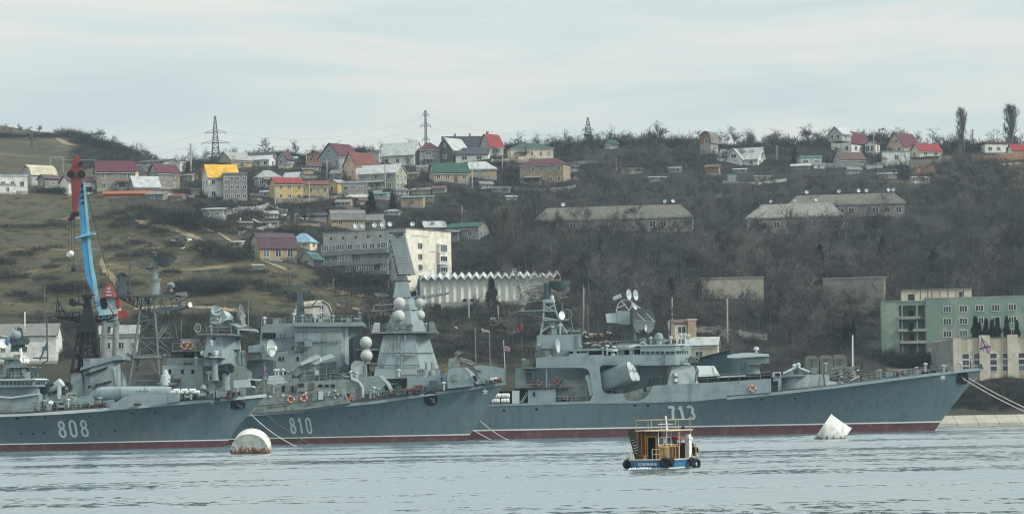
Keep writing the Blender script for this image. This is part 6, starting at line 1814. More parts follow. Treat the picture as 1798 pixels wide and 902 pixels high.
for i in (6, 7, 9):
 MB().box(x0h + p_ * (i - .22), x0h + p_ * (i + .22), Yh - .15, Yh + .3, zb + .5, zb + 1.4).build('window', HOLE, hall)
q0, q1 = P(775, 533, Yh - 1), P(960, 530, Yh - 1)
MB().box(q0.x, q1.x, Yh - 5, Yh - .6, q0.z - 4, q0.z + .2).solo('terrace', WM['conc'], 'long concrete terrace in front of the zigzag pavilion', 'terrace')

# ------------------------------------------------------------ green building on the right and its annex
Yg = hit(1610, 640).y
gr, w, d, H, k = box_building('ruined_office', 'derelict pale green office building with dark broken windows', 'building', 1559, 1930, 1562, 640, 524, Yg, 2, None, None)
w = (1930 - 1559) * k; d = 16.0
gr.location.y = Yg + 8; gr.rotation_euler.z = R(-7)
hw, hd = w / 2, d / 2
ALLB.append((1556, 1800, 505, 590, Yg, 0.))
GW = mat('green_render', (.185, .262, .208), .9, .16, .3, .1, streak=.5, scol=(.18, .235, .19), spots=.4, spcol=(.29, .32, .27), spscale=.22)
u = lambda px: -hw + (px - 1559) * k
zr = lambda py: (640 - py) * k
mb = MB()
mb.box(u(1559), u(1590), -hd, hd, -4, zr(526))
mb.box(u(1590), u(1637), -hd + 2.6, hd, -4, zr(526))
mb.box(u(1590), u(1637), -hd, -hd + 2.6, zr(533), zr(526))
mb.box(u(1637), hw, -hd - .25, hd, -4, zr(522))
mb.build('wall', GW, gr, local=True)
MB().box(u(1636), hw + .1, -hd - .3, hd, zr(522), zr(522) + .25).box(u(1558.5), u(1636), -hd - .1, hd, zr(526), zr(526) + .2).build('roof', RM['grey'], gr, local=True)
ph = MB().box(u(1596), u(1717), -hd + 1.5, hd - 1, zr(526), zr(506)).build('penthouse', WM['cream'], gr, local=True)
MB().box(u(1595), u(1719), -hd + 1.2, hd - .7, zr(506), zr(504.5)).build('penthouse_roof', WM['grey'], gr, local=True)
mb = MB()
for px in (1628, 1641, 1648, 1662, 1676, 1690, 1703):
 mb.box(u(px) - .06, u(px) + .06, -hd + 1.45, -hd + 1.52, zr(522), zr(506.5))
mb.build('panel_seams', HOLE, gr, local=True)
window(gr, Vector((u(1612), -hd + 1.5, zr(518))), EX, EZ, -EY, 1.2, 1.1, PANE, HOLE, 0)
window(gr, Vector((u(1698.5), -hd + 1.5, zr(515))), EX, EZ, -EY, .5, 1.0, PANE, HOLE, 0)
for r_ in range(4):
 for c_ in range(8):
  window(gr, Vector((u(1673.5 + 28.2 * c_), -hd - .25, zr(541 + 21.7 * r_ - c_ * .25))), EX, EZ, -EY, 1.55, 1.25, mull=2)
for r_, (py, xa, xb) in enumerate(((552, 1588, 1627), (574, 1588, 1604), (595, 1590, 1637), (574, 1613, 1637))):
 MB().box(u(xa), u(xb), -hd - .6, -hd + 2.5, zr(py + 5), zr(py)).build('balcony', WM['conc'], gr, local=True)
mb = MB()
for px in (1595, 1621, 1636):
 mb.box(u(px) - .14, u(px) + .14, -hd - .05, -hd + .25, -4, zr(533))
mb.build('loggia_column', WM['conc'], gr, local=True)
for r_ in range(4):
 MB().box(u(1591), u(1636), -hd + .5, -hd + 2.5, zr(557 + 21.5 * r_), zr(555.8 + 21.5 * r_)).build('loggia_floor', WM['conc'], gr, local=True)
 MB().box(u(1607), u(1616), -hd + 2.5, -hd + 2.58, zr(556 + 21.5 * r_), zr(541 + 21.5 * r_)).build('doorway', HOLE, gr, local=True)
Yn_ = hit(1700, 668).y
k = mpp(Yn_)
pc = P(1740, 668, Yn_)
an = thing('annex', 'long derelict cream hall with tall windows behind the bow of cruiser 713', 'building', (pc.x, Yn_ + 7, pc.z), None, R(1.5))
u = lambda px: (px - 1740) * k
zr = lambda py: (668 - py) * k
ALLB.append((1655, 1800, 588, 650, Yn_, 0.))
AW = mat('annex_render', (.40, .36, .27), .9, .16, .4, .1, streak=.5, scol=(.26, .23, .17), spots=.6, spcol=(.56, .54, .46), spscale=.3)
mb = MB().box(u(1672), u(1930), -7, 7, -8, zr(593))
mb.build('wall', AW, an, local=True)
MB().loft([[(u(1656), -1, -8), (u(1672), -7, -8), (u(1672), 7, -8), (u(1656), 7, -8)], [(u(1656), -1, zr(597)), (u(1672), -7, zr(593)), (u(1672), 7, zr(593)), (u(1656), 7, zr(597))]]).build('side_wall', WM['grey'], an, local=True)
MB().box(u(1671), u(1932), -7.15, 7.1, zr(593), zr(592)).build('roof', RM['grey'], an, local=True)
for px in (1674, 1720, 1769.5, 1818, 1866):
 MB().box(u(px) - .2, u(px + 17) if px > 1680 else u(px + 12), -7.55, -7.0, -8, zr(588 if px > 1680 else 592.5)).build('pilaster', wallm('pilaster', (.52, .49, .40), .4), an, local=True)
for px in (1694.5, 1715, 1743.5, 1765, 1793.5, 1812, 1842):
 for r_ in range(3):
  window(an, Vector((u(px), -7.0, zr(624.5 + 11.2 * r_))), EX, EZ, -EY, 1.35, 1.0, RNG.choice([PANE, PANE, PANE2, CHIM if r_ == 0 and px < 1700 else PANE]), FRAME, 0)

# ------------------------------------------------------------ walls, fences, bunkers
def wall_run(label, pts, hpx, m, thick=.5, name='stone_wall', Y=None, cat='wall'):
 mb = MB()
 ws = [(hit(a, b) if Y is None else P(a, b, Y)) for a, b in pts]
 ws = [w_ for w_ in ws if w_]
 for a, b in zip(ws, ws[1:]):
  h = hpx * mpp(a.y)
  mb.loft([[a, b, b + Vector((0, thick, 0)), a + Vector((0, thick, 0))][::1], [a + EZ * h, b + EZ * h, b + Vector((0, thick, h)), a + Vector((0, thick, h))]])
  mb.loft([[a - EZ * 2, b - EZ * 2, b + Vector((0, thick, -2)), a + Vector((0, thick, -2))], [a + EZ * .01, b + EZ * .01, b + Vector((0, thick, .01)), a + Vector((0, thick, .01))]])
 for q in ws:
  h = hpx * mpp(q.y)
  mb.box(q.x - .3, q.x + .3, q.y - .15, q.y + thick + .1, q.z - 1, q.z + h + .25)
 return mb.solo(name, m, label, cat)
wall_run('tan brick garage wall below the ridge houses on the right', [(1600, 298), (1650, 296), (1652, 291), (1676, 289)], 17, WM['stone'], 3)
wall_run('reddish brick yard wall below the white single storey house', [(1706, 287), (1750, 286), (1800, 279), (1830, 275)], 14, WM['brick'], 1)
wall_run('low brick foundation wall on the slope right of the big bush', [(1610, 308), (1648, 302)], 11, WM['brick'], 1)
wall_run('dark double garage door between the two brick walls', [(1676, 288), (1705, 287)], 13, DARKG, 2, 'garage', cat='garage')
wall_run('pale concrete panel fence below the yellow roofed house', [(392, 378), (420, 372), (452, 371), (470, 366), (486, 372), (503, 377)], 9, WM['palegrey'], .3, 'panel_fence', cat='fence')
wall_run('garden fence in front of the yellow houses', [(486, 356), (530, 356), (580, 352), (600, 350)], 8, WM['stone'], .3, 'garden_fence', cat='fence')
wall_run('old retaining wall between the shore house and the wood', [(1215, 584), (1262, 582), (1300, 590), (1345, 597)], 10, WM['conc'], .6)
wall_run('grey stone terrace wall on the ridge above the brown house', [(985, 290), (1040, 286), (1075, 287)], 5, WM['grey'], .4)
wall_run('long parapet in front of the gambrel and brick houses', [(1440, 294), (1500, 292), (1555, 292), (1600, 290)], 7, WM['palegrey'], .5)
wall_run('white fence with posts beside the red roofed pale house', [(864, 286), (900, 284), (932, 288)], 6, WM['cream'], .2, 'white_fence', cat='fence')
wall_run('low overgrown yard wall in front of the green office building', [(1560, 668), (1620, 670), (1660, 668)], 22, WM['hatch'], 1.2)
Yk = hit(1450, 664).y
for i, px in enumerate((1415, 1440, 1464)):
 t = thing('concrete_hatch', ('left', 'middle', 'right')[i] + ' one of three round topped concrete slabs behind the foredeck guns', 'bunker', P(px + 10, 664, Yk))
 k = mpp(Yk)
 pts = [(px, 664), (px, 632), (px + 2, 627 - i), (px + 6, 624 - i), (px + 17, 624 - i), (px + 21, 627 - i), (px + 23, 632), (px + 23, 664)]
 MB().prism(PL(pts, Yk), Yk, Yk + 3).build('slab', WM['hatch'], t)
 MB().prism(PL([(px + 9.5, 664), (px + 9.5, 633), (px + 5, 631), (px + 5, 629.6), (px + 18, 629.6), (px + 18, 631), (px + 12.5, 633), (px + 12.5, 664)], Yk - .1), Yk - .12, Yk + .05).build('bracket', DARKG, t)

# ------------------------------------------------------------ pylons, poles, wires
def pylon(label, px, top, base, Y, wpx, arms):
 k = mpp(Y); b = P(px, base, Y); h = (base - top) * k
 t = thing('power_pylon', label, 'pylon', b)
 w = wpx * k / 2
 mb = MB().truss([b + Vector((sx * w, sy * w, 0)) for sx, sy in ((-1, -1), (1, -1), (1, 1), (-1, 1))], [b + Vector((sx * .25, sy * .25, h)) for sx, sy in ((-1, -1), (1, -1), (1, 1), (-1, 1))], 9, .13, .09)
 mb.build('tower', STEEL, t)
 for f, L in arms:
  z = b.z + h * f; L *= k
  m2 = MB()
  for sg in (-1, 1):
   for dy in (-.4, .4):
    m2.tube((b.x + sg * .3, b.y + dy, z), (b.x + sg * L, b.y, z - .1), .1, .06, 4)
   m2.tube((b.x + sg * .3, b.y, z + 1.1), (b.x + sg * L, b.y, z), .08, .06, 4)
   m2.tube((b.x + sg * L, b.y, z), (b.x + sg * L, b.y, z - .9), .06, .06, 4)
  m2.build('cross_arm', STEEL, t)
 return b, h
pylon('tall lattice pylon standing behind the yellow roofed house', 379, 204, 288, 925, 15, ((.66, 18), (.44, 24), (.22, 17)))
pylon('slender pylon with short arms behind the wide white roof', 748, 194, 258, 960, 4, ((.88, 6), (.58, 9), (.20, 6)))
pylon('lattice pylon rising from the trees right of the green hipped roof', 1033, 207, 262, 960, 20, ((.62, 10), (.42, 18)))
pylon('faint pylon standing on the slope of the far left hill', 56, 230, 292, 1000, 7, ((.75, 8), (.45, 8), (.15, 8)))
def wire(label, a, b, Ya_, Yb_, sag):
 p, q = P(*a, Ya_), P(*b, Yb_)
 pts = [p.lerp(q, i / 14) - EZ * sag * 4 * (i / 14) * (1 - i / 14) for i in range(15)]
 MB().path(pts, .018, 4).solo('power_line', STEEL, label, 'power line')
wire('top wire from the tall lattice pylon to the slender pylon', (398, 232), (748, 203), 925, 960, 5)
wire('middle wire from the tall lattice pylon to the slender pylon', (403, 250), (748, 222), 925, 960, 4)
wire('top wire from the slender pylon to the pylon in the trees', (748, 203), (1033, 228), 960, 960, 4)
wire('lower wire from the slender pylon to the pylon in the trees', (748, 222), (1033, 238), 960, 960, 3)
wire('top wire leading from the tall pylon to the left', (360, 232), (-40, 262), 925, 1000, 6)
wire('lower wire leading from the tall pylon to the left', (355, 250), (-40, 270), 925, 1000, 6)
def pole(label, px, top, base, m=POLE, r=.13, arm=0, lean=0, Y=None, name='utility_pole'):
 h = hit(px, base) if Y is None else P(px, base, Y)
 if h is None: return
 tp = P(px + lean, top, h.y)
 t = thing(name, label, 'pole', h)
 MB().tube(h - EZ * 1.5, tp, r * 1.25, r, 7).build('post', m, t)
 if arm:
  mb = MB()
  mb.tube(tp + Vector((-arm, 0, -.5)), tp + Vector((arm, 0, -.5)), .06)
  for sx in (-.9, -.45, .45, .9):
   mb.tube(tp + Vector((arm * sx, 0, -.5)), tp + Vector((arm * sx, 0, -.2)), .05)
  mb.build('cross_bar', m, t)
for a in [
 ('dark pole in front of the cream roofed barn', 39, 297, 325, WOODP, .16, 1.0),
 ('tall concrete mast pair left of the tall lattice pylon', 335, 252, 300, POLE, .3, 0),
 ('concrete pole behind the small orange cottage', 538, 262, 288, POLE, .14, .6),
 ('pale concrete pole in the garden below the orange cottage', 574, 281, 312, POLE, .16, 0),
 ('pale pole in front of the long yellow wing', 543, 319, 354, POLE, .16, 0),
 ('leaning pole with a brace left of the yellow two storey house', 484, 329, 363, POLE, .16, .8, -2),
 ('white pole right of the cream house with the pale metal roof', 676, 286, 332, POLE, .16, 0),
 ('pale pole in front of the green roofed cottage', 829, 294, 330, POLE, .16, .8),
 ('pole beside the pale hipped shed', 839, 282, 312, POLE, .12, 0),
 ('tall pole right of the bright red roof', 882, 257, 296, POLE, .15, .6),
 ('pole left of the green hipped roof', 893, 262, 288, POLE, .13, 0),
 ('white pole on the slope above the mossy barrack', 1082, 277, 300, POLE, .16, 0),
 ('short white pole on the ridge right of the lattice pylon', 1059, 267, 275, POLE, .14, 0),
 ('white pole between the cross gable house and the green hut', 1364, 256, 282, POLE, .16, 0),
 ('tall thin pole right of the gambrel house', 1534, 231, 275, POLE, .12, .5),
 ('pale lamp pole at the foot of the left poplar', 1693, 241, 268, POLE, .16, 0),
 ('left one of the twin dark posts by the right poplar', 1759, 221, 252, WOODP, .18, .5),
 ('right one of the twin dark posts by the right poplar', 1763.5, 221, 252, WOODP, .18, .5),
 ('lone pole on the ridge between the two poplars', 1708, 227, 262, WOODP, .12, .5),
 ('white pole behind the apartment block roof', 811, 362, 392, POLE, .15, 0),
 ('tall pale pole on the slope below the pavilion', 823, 523, 560, POLE, .15, 0),
 ('leaning pale pole right of the dark cypress by the pavilion', 876, 536, 562, POLE, .15, 0, -2),
 ('dark pole with cross arms on the grassy slope', 585, 487, 568, WOODP, .17, .7),
 ('grey pole on the slope left of the black mast', 78, 499, 620, WOODP, .16, 0),
 ('white pole near the shore house in front of the wood', 1180, 522, 600, POLE, .15, 0),
 ('white lamp pole in front of the flat concrete block', 1277, 524, 600, POLE, .17, 0),
 ('short thick post beside the watch tower', 1174, 563, 610, POLE, .2, 0),
 ('tall white pole on the shore behind the rocket launchers', 1497, 588, 690, WHITE, .14, 0),
 ('pale pole in the wood behind the director dishes', 1025, 505, 585, POLE, .12, 0),
 ('wooden pole on the grass left of the arched workshop', 518, 375, 393, POLE, .14, 0)]:
 pole(*a)
gate = thing('gate_frame', 'pale goal shaped pipe frame on the slope behind the gambrel barn', 'frame', P(100, 305, 880))
mb = MB(); mb.path([P(88, 303, 880), P(88, 277, 880), P(110, 276, 880), P(111, 303, 880)], .12); mb.tube(P(111, 281, 880), P(170, 281, 880), .08); mb.build('pipe', POLE, gate)

# ------------------------------------------------------------ harbour crane behind destroyer 810
CB = mat('crane_blue', (.055, .27, .50), .55, .12, .4, .3, streak=.4, scol=(.09, .30, .45))
CBL = mat('crane_blue_worn', (.22, .46, .58), .6, .2, .6, .3, streak=.5, scol=(.35, .42, .40))
CRD = mat('crane_red', (.22, .045, .038), .6, .2, .6, .3, streak=.3)
Yc_ = 486.0
kr = thing('harbour_crane', 'harbour crane with a blue boom and hanging red jib behind the black mast', 'crane', P(190, 640, Yc_ + 2))
CP = lambda a, b, d=0: P(a, b, Yc_ + d)
mb = MB()
mb.loft([[CP(a, b, d) for a, d in ((l_, 0), (r_, 0), (r_, 2), (l_, 2))] for l_, r_, b in ((137, 149, 318), (143, 159, 430), (148, 163.5, 468), (152, 168, 490), (163, 171.5, 514), (170, 176.5, 540), (181, 185, 558))])
boom = mb.build('boom', CB, kr)
mb = MB(); mb.loft([[CP(a, b, d) for a, d in ((l_, -.08), (r_, -.08), (r_, 2.1), (l_, 2.1))] for l_, r_, b in ((145.5, 149.5, 318), (154, 160, 430), (158, 164.5, 468), (162, 169, 490), (165, 172.5, 514), (169.5, 177.5, 540), (179.5, 187, 560))])
mb.build('boom_edge', CBL, boom)
mb = MB()
for i in range(4):
 mb.obox(CP(144 + i * .6, 326 + i * 10, -.12), (.35, .1, .5), (0, 0, 0))
mb.build('boom_holes', HOLE, boom)
mb = MB().obox(CP(150, 414, -.5), (3.6, 1.6, .25), (0, -.2, 0))
mb.tube(CP(136, 416, -1), CP(166, 406, -1), .06)
mb.build('boom_platform', CBL, boom)
jib = MB().loft([[CP(131, 272, -.6), CP(139, 272, -.6), CP(139, 272, .8), CP(131, 272, .8)], [CP(123, 300, -.8), CP(146, 303, -.8), CP(146, 303, 1.2), CP(123, 300, 1.2)], [CP(125, 325, -.8), CP(143, 320, -.8), CP(143, 320, 1.2), CP(125, 325, 1.2)], [CP(127, 380, -.6), CP(134, 380, -.6), CP(134, 380, .8), CP(127, 380, .8)]]).build('jib', CRD, kr)
for a, b, r in ((124, 306, .7), (143, 306, .7), (141, 288, .45), (128, 378, .5), (134, 376, .5), (123, 385, .4)):
 MB().lathe(CP(a, b, -1.1), (0, 1, 0), [(r, 0), (r * .8, .15), (r, .3)], 14).build('sheave', BLACK, jib)
MB().loft([[CP(120, 390, -.5), CP(131, 386, -.5), CP(131, 386, .5), CP(120, 390, .5)], [CP(122, 379, -.5), CP(134, 376, -.5), CP(134, 376, .5), CP(122, 379, .5)]]).build('jib_tip', CRD, jib)
mb = MB()
for a, b, c_, e_ in ((121, 390, 121, 440), (125, 390, 126, 440), (131, 388, 130, 446), (120, 440, 120, 472)):
 mb.tube(CP(a, b, -.4), CP(c_, e_, -.4), .035, .035, 4)
mb.build('hoist_cable', BLACK, kr)
hb_ = MB().ball(CP(125, 445, -.4), .55, 10).obox(CP(121, 447, -.4), (.7, .5, .7), (0, .5, 0)).build('hook_block', WHITE, kr)
MB().tube(CP(129, 450, -.4), CP(129, 468, -.4), .04).ball(CP(129, 472, -.4), .42, 12, 1.3).build('hook', BLACK, hb_)
mb = MB()
for d in (.2, 1.6):
 mb.tube(CP(140, 290, d), CP(195, 500, d), .05, .05, 4)
mb.tube(CP(173, 505, 1), CP(192, 497, 1), .07)
mb.build('stay_cable', BLACK, kr)
mb = MB().loft([[CP(177, 522, -1), CP(208, 522, -1), CP(208, 522, 3), CP(177, 522, 3)], [CP(189, 497, .6), CP(195, 497, .6), CP(195, 497, 1.4), CP(189, 497, 1.4)]])
mb.build('a_frame', CRD, kr)
mb = MB()
for i in range(3):
 mb.obox(CP(191, 506 + i * 6, -.7 - .2 * i), (.5 + .25 * i, .2, .25), (0, 0, 0))
mb.build('a_frame_rungs', LGREY, kr)
MB().prism(PL([(172, 560), (174, 522), (204, 520), (207, 560)], Yc_), Yc_ + .3, Yc_ + 5).build('machine_house', LGREY, kr)
MB().prism(PL([(173, 542), (176, 524), (186, 523), (188, 541)], Yc_), Yc_ + .1, Yc_ + .6).build('cab_window', HOLE, kr)
MB().prism(PL([(203, 538), (203, 522), (209, 522), (209, 540)], Yc_), Yc_, Yc_ + 3).build('red_panel', CRD, kr)
MB().prism(PL([(205, 560), (205, 545), (222, 544.5), (220, 552), (213, 559)], Yc_), Yc_ + .4, Yc_ + 4).build('counterweight', mat('counterweight_red', (.30, .05, .04), .6, .15, .6), kr)
mb = MB()
for a in (184, 204):
 mb.tube(CP(a, 560, 1), CP(a - 2, 640, 1), .55, .6, 12); mb.tube(CP(a, 560, 4), CP(a, 640, 4), .4, .4, 12)
mb.build('portal_leg', GREY2, kr)
MB().prism(PL([(178, 584), (180, 566), (204, 566), (204, 572), (188, 573), (187, 584)], Yc_), Yc_ + .6, Yc_ + 4.4).build('portal_beam', GREY, kr)

# ------------------------------------------------------------ small sheds and scrap between the houses
for px, b, w_, h_, r_, wc, rc, rk, yw, lab in [
 (196, 300, 16, 8, 4, 'grey', 'white', 'shed', 10, 'pale roofed shed at the left foot of the big stone house'),
 (330, 318, 20, 9, 4, 'stone', 'slate', 'shed', -14, 'stone shed between the red roofed stone house and the yellow roof'),
 (342, 342, 16, 8, 3, 'tan', 'brown', 'shed', 12, 'brown shed at the lower left of the yellow roofed house'),
 (448, 352, 24, 8, 5, 'grey', 'purple', 'gable', 14, 'grey shed with a purple roof below the broad hipped roof'),
 (466, 345, 20, 7, 4, 'palegrey', 'silver', 'shed', -8, 'pale lean-to beside the yellow two storey house'),
 (512, 288, 20, 9, 5, 'grey', 'blue', 'shed', 6, 'blue roofed shed under the white gabled cottage'),
 (500, 296, 24, 7, 3, 'cream', 'grey', 'flat', -4, 'long cream outhouse below the blue roofed shed'),
 (540, 306, 22, 8, 4, 'tan', 'slate', 'shed', 16, 'tan shed in the scrub below the orange cottage'),
 (612, 332, 18, 9, 3, 'white', 'grey', 'flat', -10, 'white garden house under the pink house'),
 (662, 344, 16, 7, 3, 'white', 'white', 'flat', 10, 'white garden wall house left of the turquoise hut'),
 (722, 314, 26, 8, 4, 'tan', 'slate', 'shed', -6, 'tan outhouse left of the green roofed cottage'),
 (740, 300, 22, 7, 3, 'grey', 'white', 'flat', 8, 'low white roofed store under the maroon hipped house'),
 (850, 300, 26, 8, 4, 'tan', 'brown', 'shed', 4, 'brown roofed lean-to right of the pale hipped shed'),
 (880, 338, 34, 7, 4, 'grey', 'slate', 'shed', -6, 'half buried grey shed left of the brown three storey house'),
 (898, 352, 20, 6, 3, 'palegrey', 'white', 'shed', 10, 'pale lean-to in the scrub below the brown three storey house'),
 (1110, 306, 40, 8, 4, 'stone', 'slate', 'flat', -3, 'long ruined wall house on the slope above the mossy barrack'),
 (1155, 318, 30, 6, 3, 'grey', 'white', 'shed', 4, 'white roofed shed left of the timber shed'),
 (1300, 304, 24, 6, 3, 'grey', 'white', 'shed', -10, 'white roofed woodshed in front of the cross gable house'),
 (1285, 318, 16, 9, 2, 'bluegrey', 'blue', 'flat', 6, 'blue container below the timber shed'),
 (1340, 316, 30, 6, 3, 'palegrey', 'grey', 'shed', 10, 'grey lean-to on the slope right of the blue container'),
 (1440, 296, 22, 7, 3, 'white', 'white', 'flat', -6, 'long white outhouse right of the green hut'),
 (1536, 296, 30, 8, 3, 'palegrey', 'slate', 'flat', 4, 'grey flat outhouse below the porch wing'),
 (1560, 314, 34, 8, 4, 'palegrey', 'grey', 'shed', -6, 'pale shed beneath the white box house'),
 (1618, 322, 30, 9, 4, 'white', 'grey', 'shed', 8, 'white walled shed below the low brick foundation'),
 (430, 400, 26, 8, 4, 'grey', 'slate', 'shed', 12, 'grey shed below the pale panel fence'),
 (476, 398, 26, 7, 3, 'stone', 'slate', 'shed', -10, 'stone outhouse in the gardens above the mansard'),
 (620, 376, 22, 8, 4, 'tan', 'brown', 'shed', 8, 'brown hut behind the arched workshop'),
 (752, 352, 20, 6, 3, 'stone', 'turq', 'shed', -8, 'turquoise lean-to next to the low ruined stone house'),
 (452, 474, 20, 7, 3, 'palegrey', 'grey', 'shed', 14, 'grey lean-to at the foot of the mansard house'),
 (418, 432, 18, 6, 3, 'white', 'white', 'shed', -12, 'white roofed shed in the hollow left of the mansard')]:
 house(lab, px - w_ / 2, px + w_ / 2, b, b - h_, b - h_ - r_, rk, yw, wc, rc, .8, (1, 1), (1, 1), name='shed', ws=(.7, .6), keep=.5, soft=.2)
for px, b, w_, h_, r_, wc, rc, rk, yw, lab in [
 (548, 302, 30, 11, 7, 'grey', 'brown', 'gable', 26, 'grey cottage with a brown roof in the scrub left of the large maroon gable'),
 (592, 314, 24, 10, 6, 'white', 'grey', 'gable', -20, 'small white cottage left of the tall pink house'),
 (704, 344, 28, 11, 6, 'palegrey', 'slate', 'hip', 14, 'pale bungalow below the cream house with the metal roof'),
 (772, 340, 26, 9, 5, 'stone', 'brown', 'gable', -14, 'stone cottage sunk in the scrub under the green roof'),
 (852, 332, 28, 9, 5, 'grey', 'slate', 'gable', 18, 'grey cottage left of the half buried shed'),
 (604, 364, 30, 9, 5, 'tan', 'slate', 'gable', -12, 'tan cottage in the trees above the arched workshop'),
 (636, 360, 24, 8, 5, 'grey', 'brown', 'gable', 34, 'grey brown roofed cottage left of the broad dark fir'),
 (474, 384, 28, 9, 5, 'palegrey', 'grey', 'gable', 20, 'pale cottage in the gardens under the yellow houses'),
 (312, 354, 26, 9, 5, 'stone', 'brickred', 'gable', -18, 'stone cottage with a faded red roof right of the long orange roof'),
 (1000, 302, 30, 9, 5, 'grey', 'dark', 'gable', 16, 'grey house with a dark roof in the trees right of the brown three storey house'),
 (1074, 262, 24, 10, 7, 'palegrey', 'green', 'gable', 40, 'small house with a green roof peeping over the ridge trees'),
 (1186, 304, 26, 8, 4, 'stone', 'slate', 'gable', -14, 'stone cottage on the slope left of the timber shed'),
 (1500, 306, 28, 8, 5, 'grey', 'slate', 'gable', 12, 'grey cottage under the parapet of the gambrel house'),
 (690, 378, 28, 8, 4, 'palegrey', 'grey', 'hip', -8, 'pale hipped cottage behind the roof dishes of the apartment block')]:
 house(lab, px - w_ / 2, px + w_ / 2, b, b - h_, b - h_ - r_, rk, yw, wc, rc, .8, (3, 1), (1, 1), 1, ws=(.8, .9), keep=.5, soft=.12)
for lab, pts, m_ in [('grey garden wall under the grey cottage by the maroon gable', [(520, 312), (560, 314), (600, 322)], 'grey'), ('stone wall along the lane below the pink house', [(606, 326), (640, 330)], 'stone'), ('pale wall in front of the stone house with a red roof', [(280, 342), (340, 348)], 'palegrey'), ('low wall under the white boxy house', [(300, 312), (345, 314)], 'conc'), ('stone wall below the small white cottage', [(700, 352), (760, 356)], 'stone'), ('wall of blocks above the mansard house', [(420, 412), (470, 400), (500, 398)], 'conc'), ('brown garden wall left of the arched workshop', [(500, 396), (560, 398)], 'tan'), ('grey wall along the slope under the brown three storey house', [(905, 334), (960, 336), (1010, 330)], 'grey'), ('pale wall on the slope under the cross gable house', [(1270, 322), (1330, 324), (1380, 318)], 'palegrey'), ('stone wall below the pale shed under the white box house', [(1530, 320), (1600, 322)], 'stone'), ('white rendered wall by the small yellow gabled house', [(606, 346), (650, 346)], 'white')]:
 wall_run(lab, pts, 5, WM[m_], .4, 'garden_wall')
SAND = mat('sandy_track', (.235, .19, .125), .95, .3, .4)
def track(label, pts, wd, name='path'):
 mb = MB()
 P_ = []
 for (a, b), (c, e_) in zip(pts, pts[1:]):
  for i in range(6):
   h = hit(a + (c - a) * i / 6, b + (e_ - b) * i / 6)
   if h: P_.append(h)
 rr = random.Random(len(pts) * 7 + int(pts[0][0]))
 for p_, q_ in zip(P_, P_[1:]):
  if (q_ - p_).length > 30: continue
  s1, s2 = wd * rr.uniform(.5, 1.2), wd * rr.uniform(.5, 1.2)
  v = [Vector((p_.x, p_.y - s1, 0)), Vector((q_.x, q_.y - s2, 0)), Vector((q_.x, q_.y + s2, 0)), Vector((p_.x, p_.y + s1, 0))]
  mb.add([(k.x, k.y, TZ(k.x, k.y) + .12) for k in v], [(0, 1, 2, 3)])
 tag(mb.build(name, SAND), label, 'path', kind='structure')
track('sandy eroded track on the shoulder of the grassy hill', [(236, 384), (262, 396), (290, 398), (330, 412), (372, 428)], 2.2)
track('pale worn path behind the crane', [(176, 455), (182, 470), (196, 486), (205, 498)], 2.6)
track('sandy path down the crest of the far left hill', [(98, 242), (112, 250), (150, 262)], 3.0)
track('pale path across the lower grass', [(236, 542), (300, 538), (372, 540), (432, 548)], 1.6)
track('stony path under the mansard house', [(345, 396), (385, 410), (425, 436), (462, 458), (512, 476)], 1.5)
track('bare earth bank left of the pavilion', [(560, 498), (605, 512), (650, 520), (700, 535)], 2.6)
track('pale ground beside the gambrel roofed cottage', [(590, 536), (640, 545), (700, 556)], 2.2)
track('earth track over the far right bank', [(1700, 292), (1750, 290), (1800, 285)], 1.8)
def scrap(label, px, py, n, seed, spread=3.0):
 h = hit(px, py); rr = random.Random(seed)
 if h is None: return
 t = thing('scrap_heap', label, 'scrap heap', h)
 ms = [WM['white'], WM['tan'], WM['palegrey'], RM['brown'], WOODP]
 for i in range(n):
  x, y = rr.gauss(0, spread), rr.gauss(0, 1.2)
  z = TZ(h.x + x, h.y + y) - h.z
  MB().obox((x, y, z + rr.uniform(.1, .8)), (rr.uniform(.5, 2.2), rr.uniform(.4, 1.0), rr.uniform(.06, .5)), (rr.uniform(-.6, .6), rr.uniform(-.5, .5), rr.uniform(0, 3))).build(rr.choice(['board', 'sheet', 'crate_panel']), rr.choice(ms), t, local=True)
for a in [('scattered boards and sheets left of the lattice mast of cruiser 713', 908, 588, 22, 3, 5), ('pale boards on the plots under the pavilion', 885, 572, 16, 4, 4), ('white sheets and frames between the mast and the dish director', 1042, 592, 26, 5, 3.6), ('white junk behind the dish director of cruiser 713', 1060, 606, 20, 6, 3), ('rubble on the shoulder of the grassy hill', 318, 424, 14, 7, 4), ('scattered stones on the slope left of the mansard', 352, 438, 12, 8, 4), ('boards in the gardens below the panel fence', 452, 392, 14, 9, 5), ('junk in the yards above the arched workshop', 520, 384, 14, 10, 4), ('white sheets in the yard under the small yellow house', 640, 336, 12, 11, 3), ('pale rubble on the bank beside the three concrete slabs', 1520, 652, 12, 12, 4)]:
 scrap(*a)
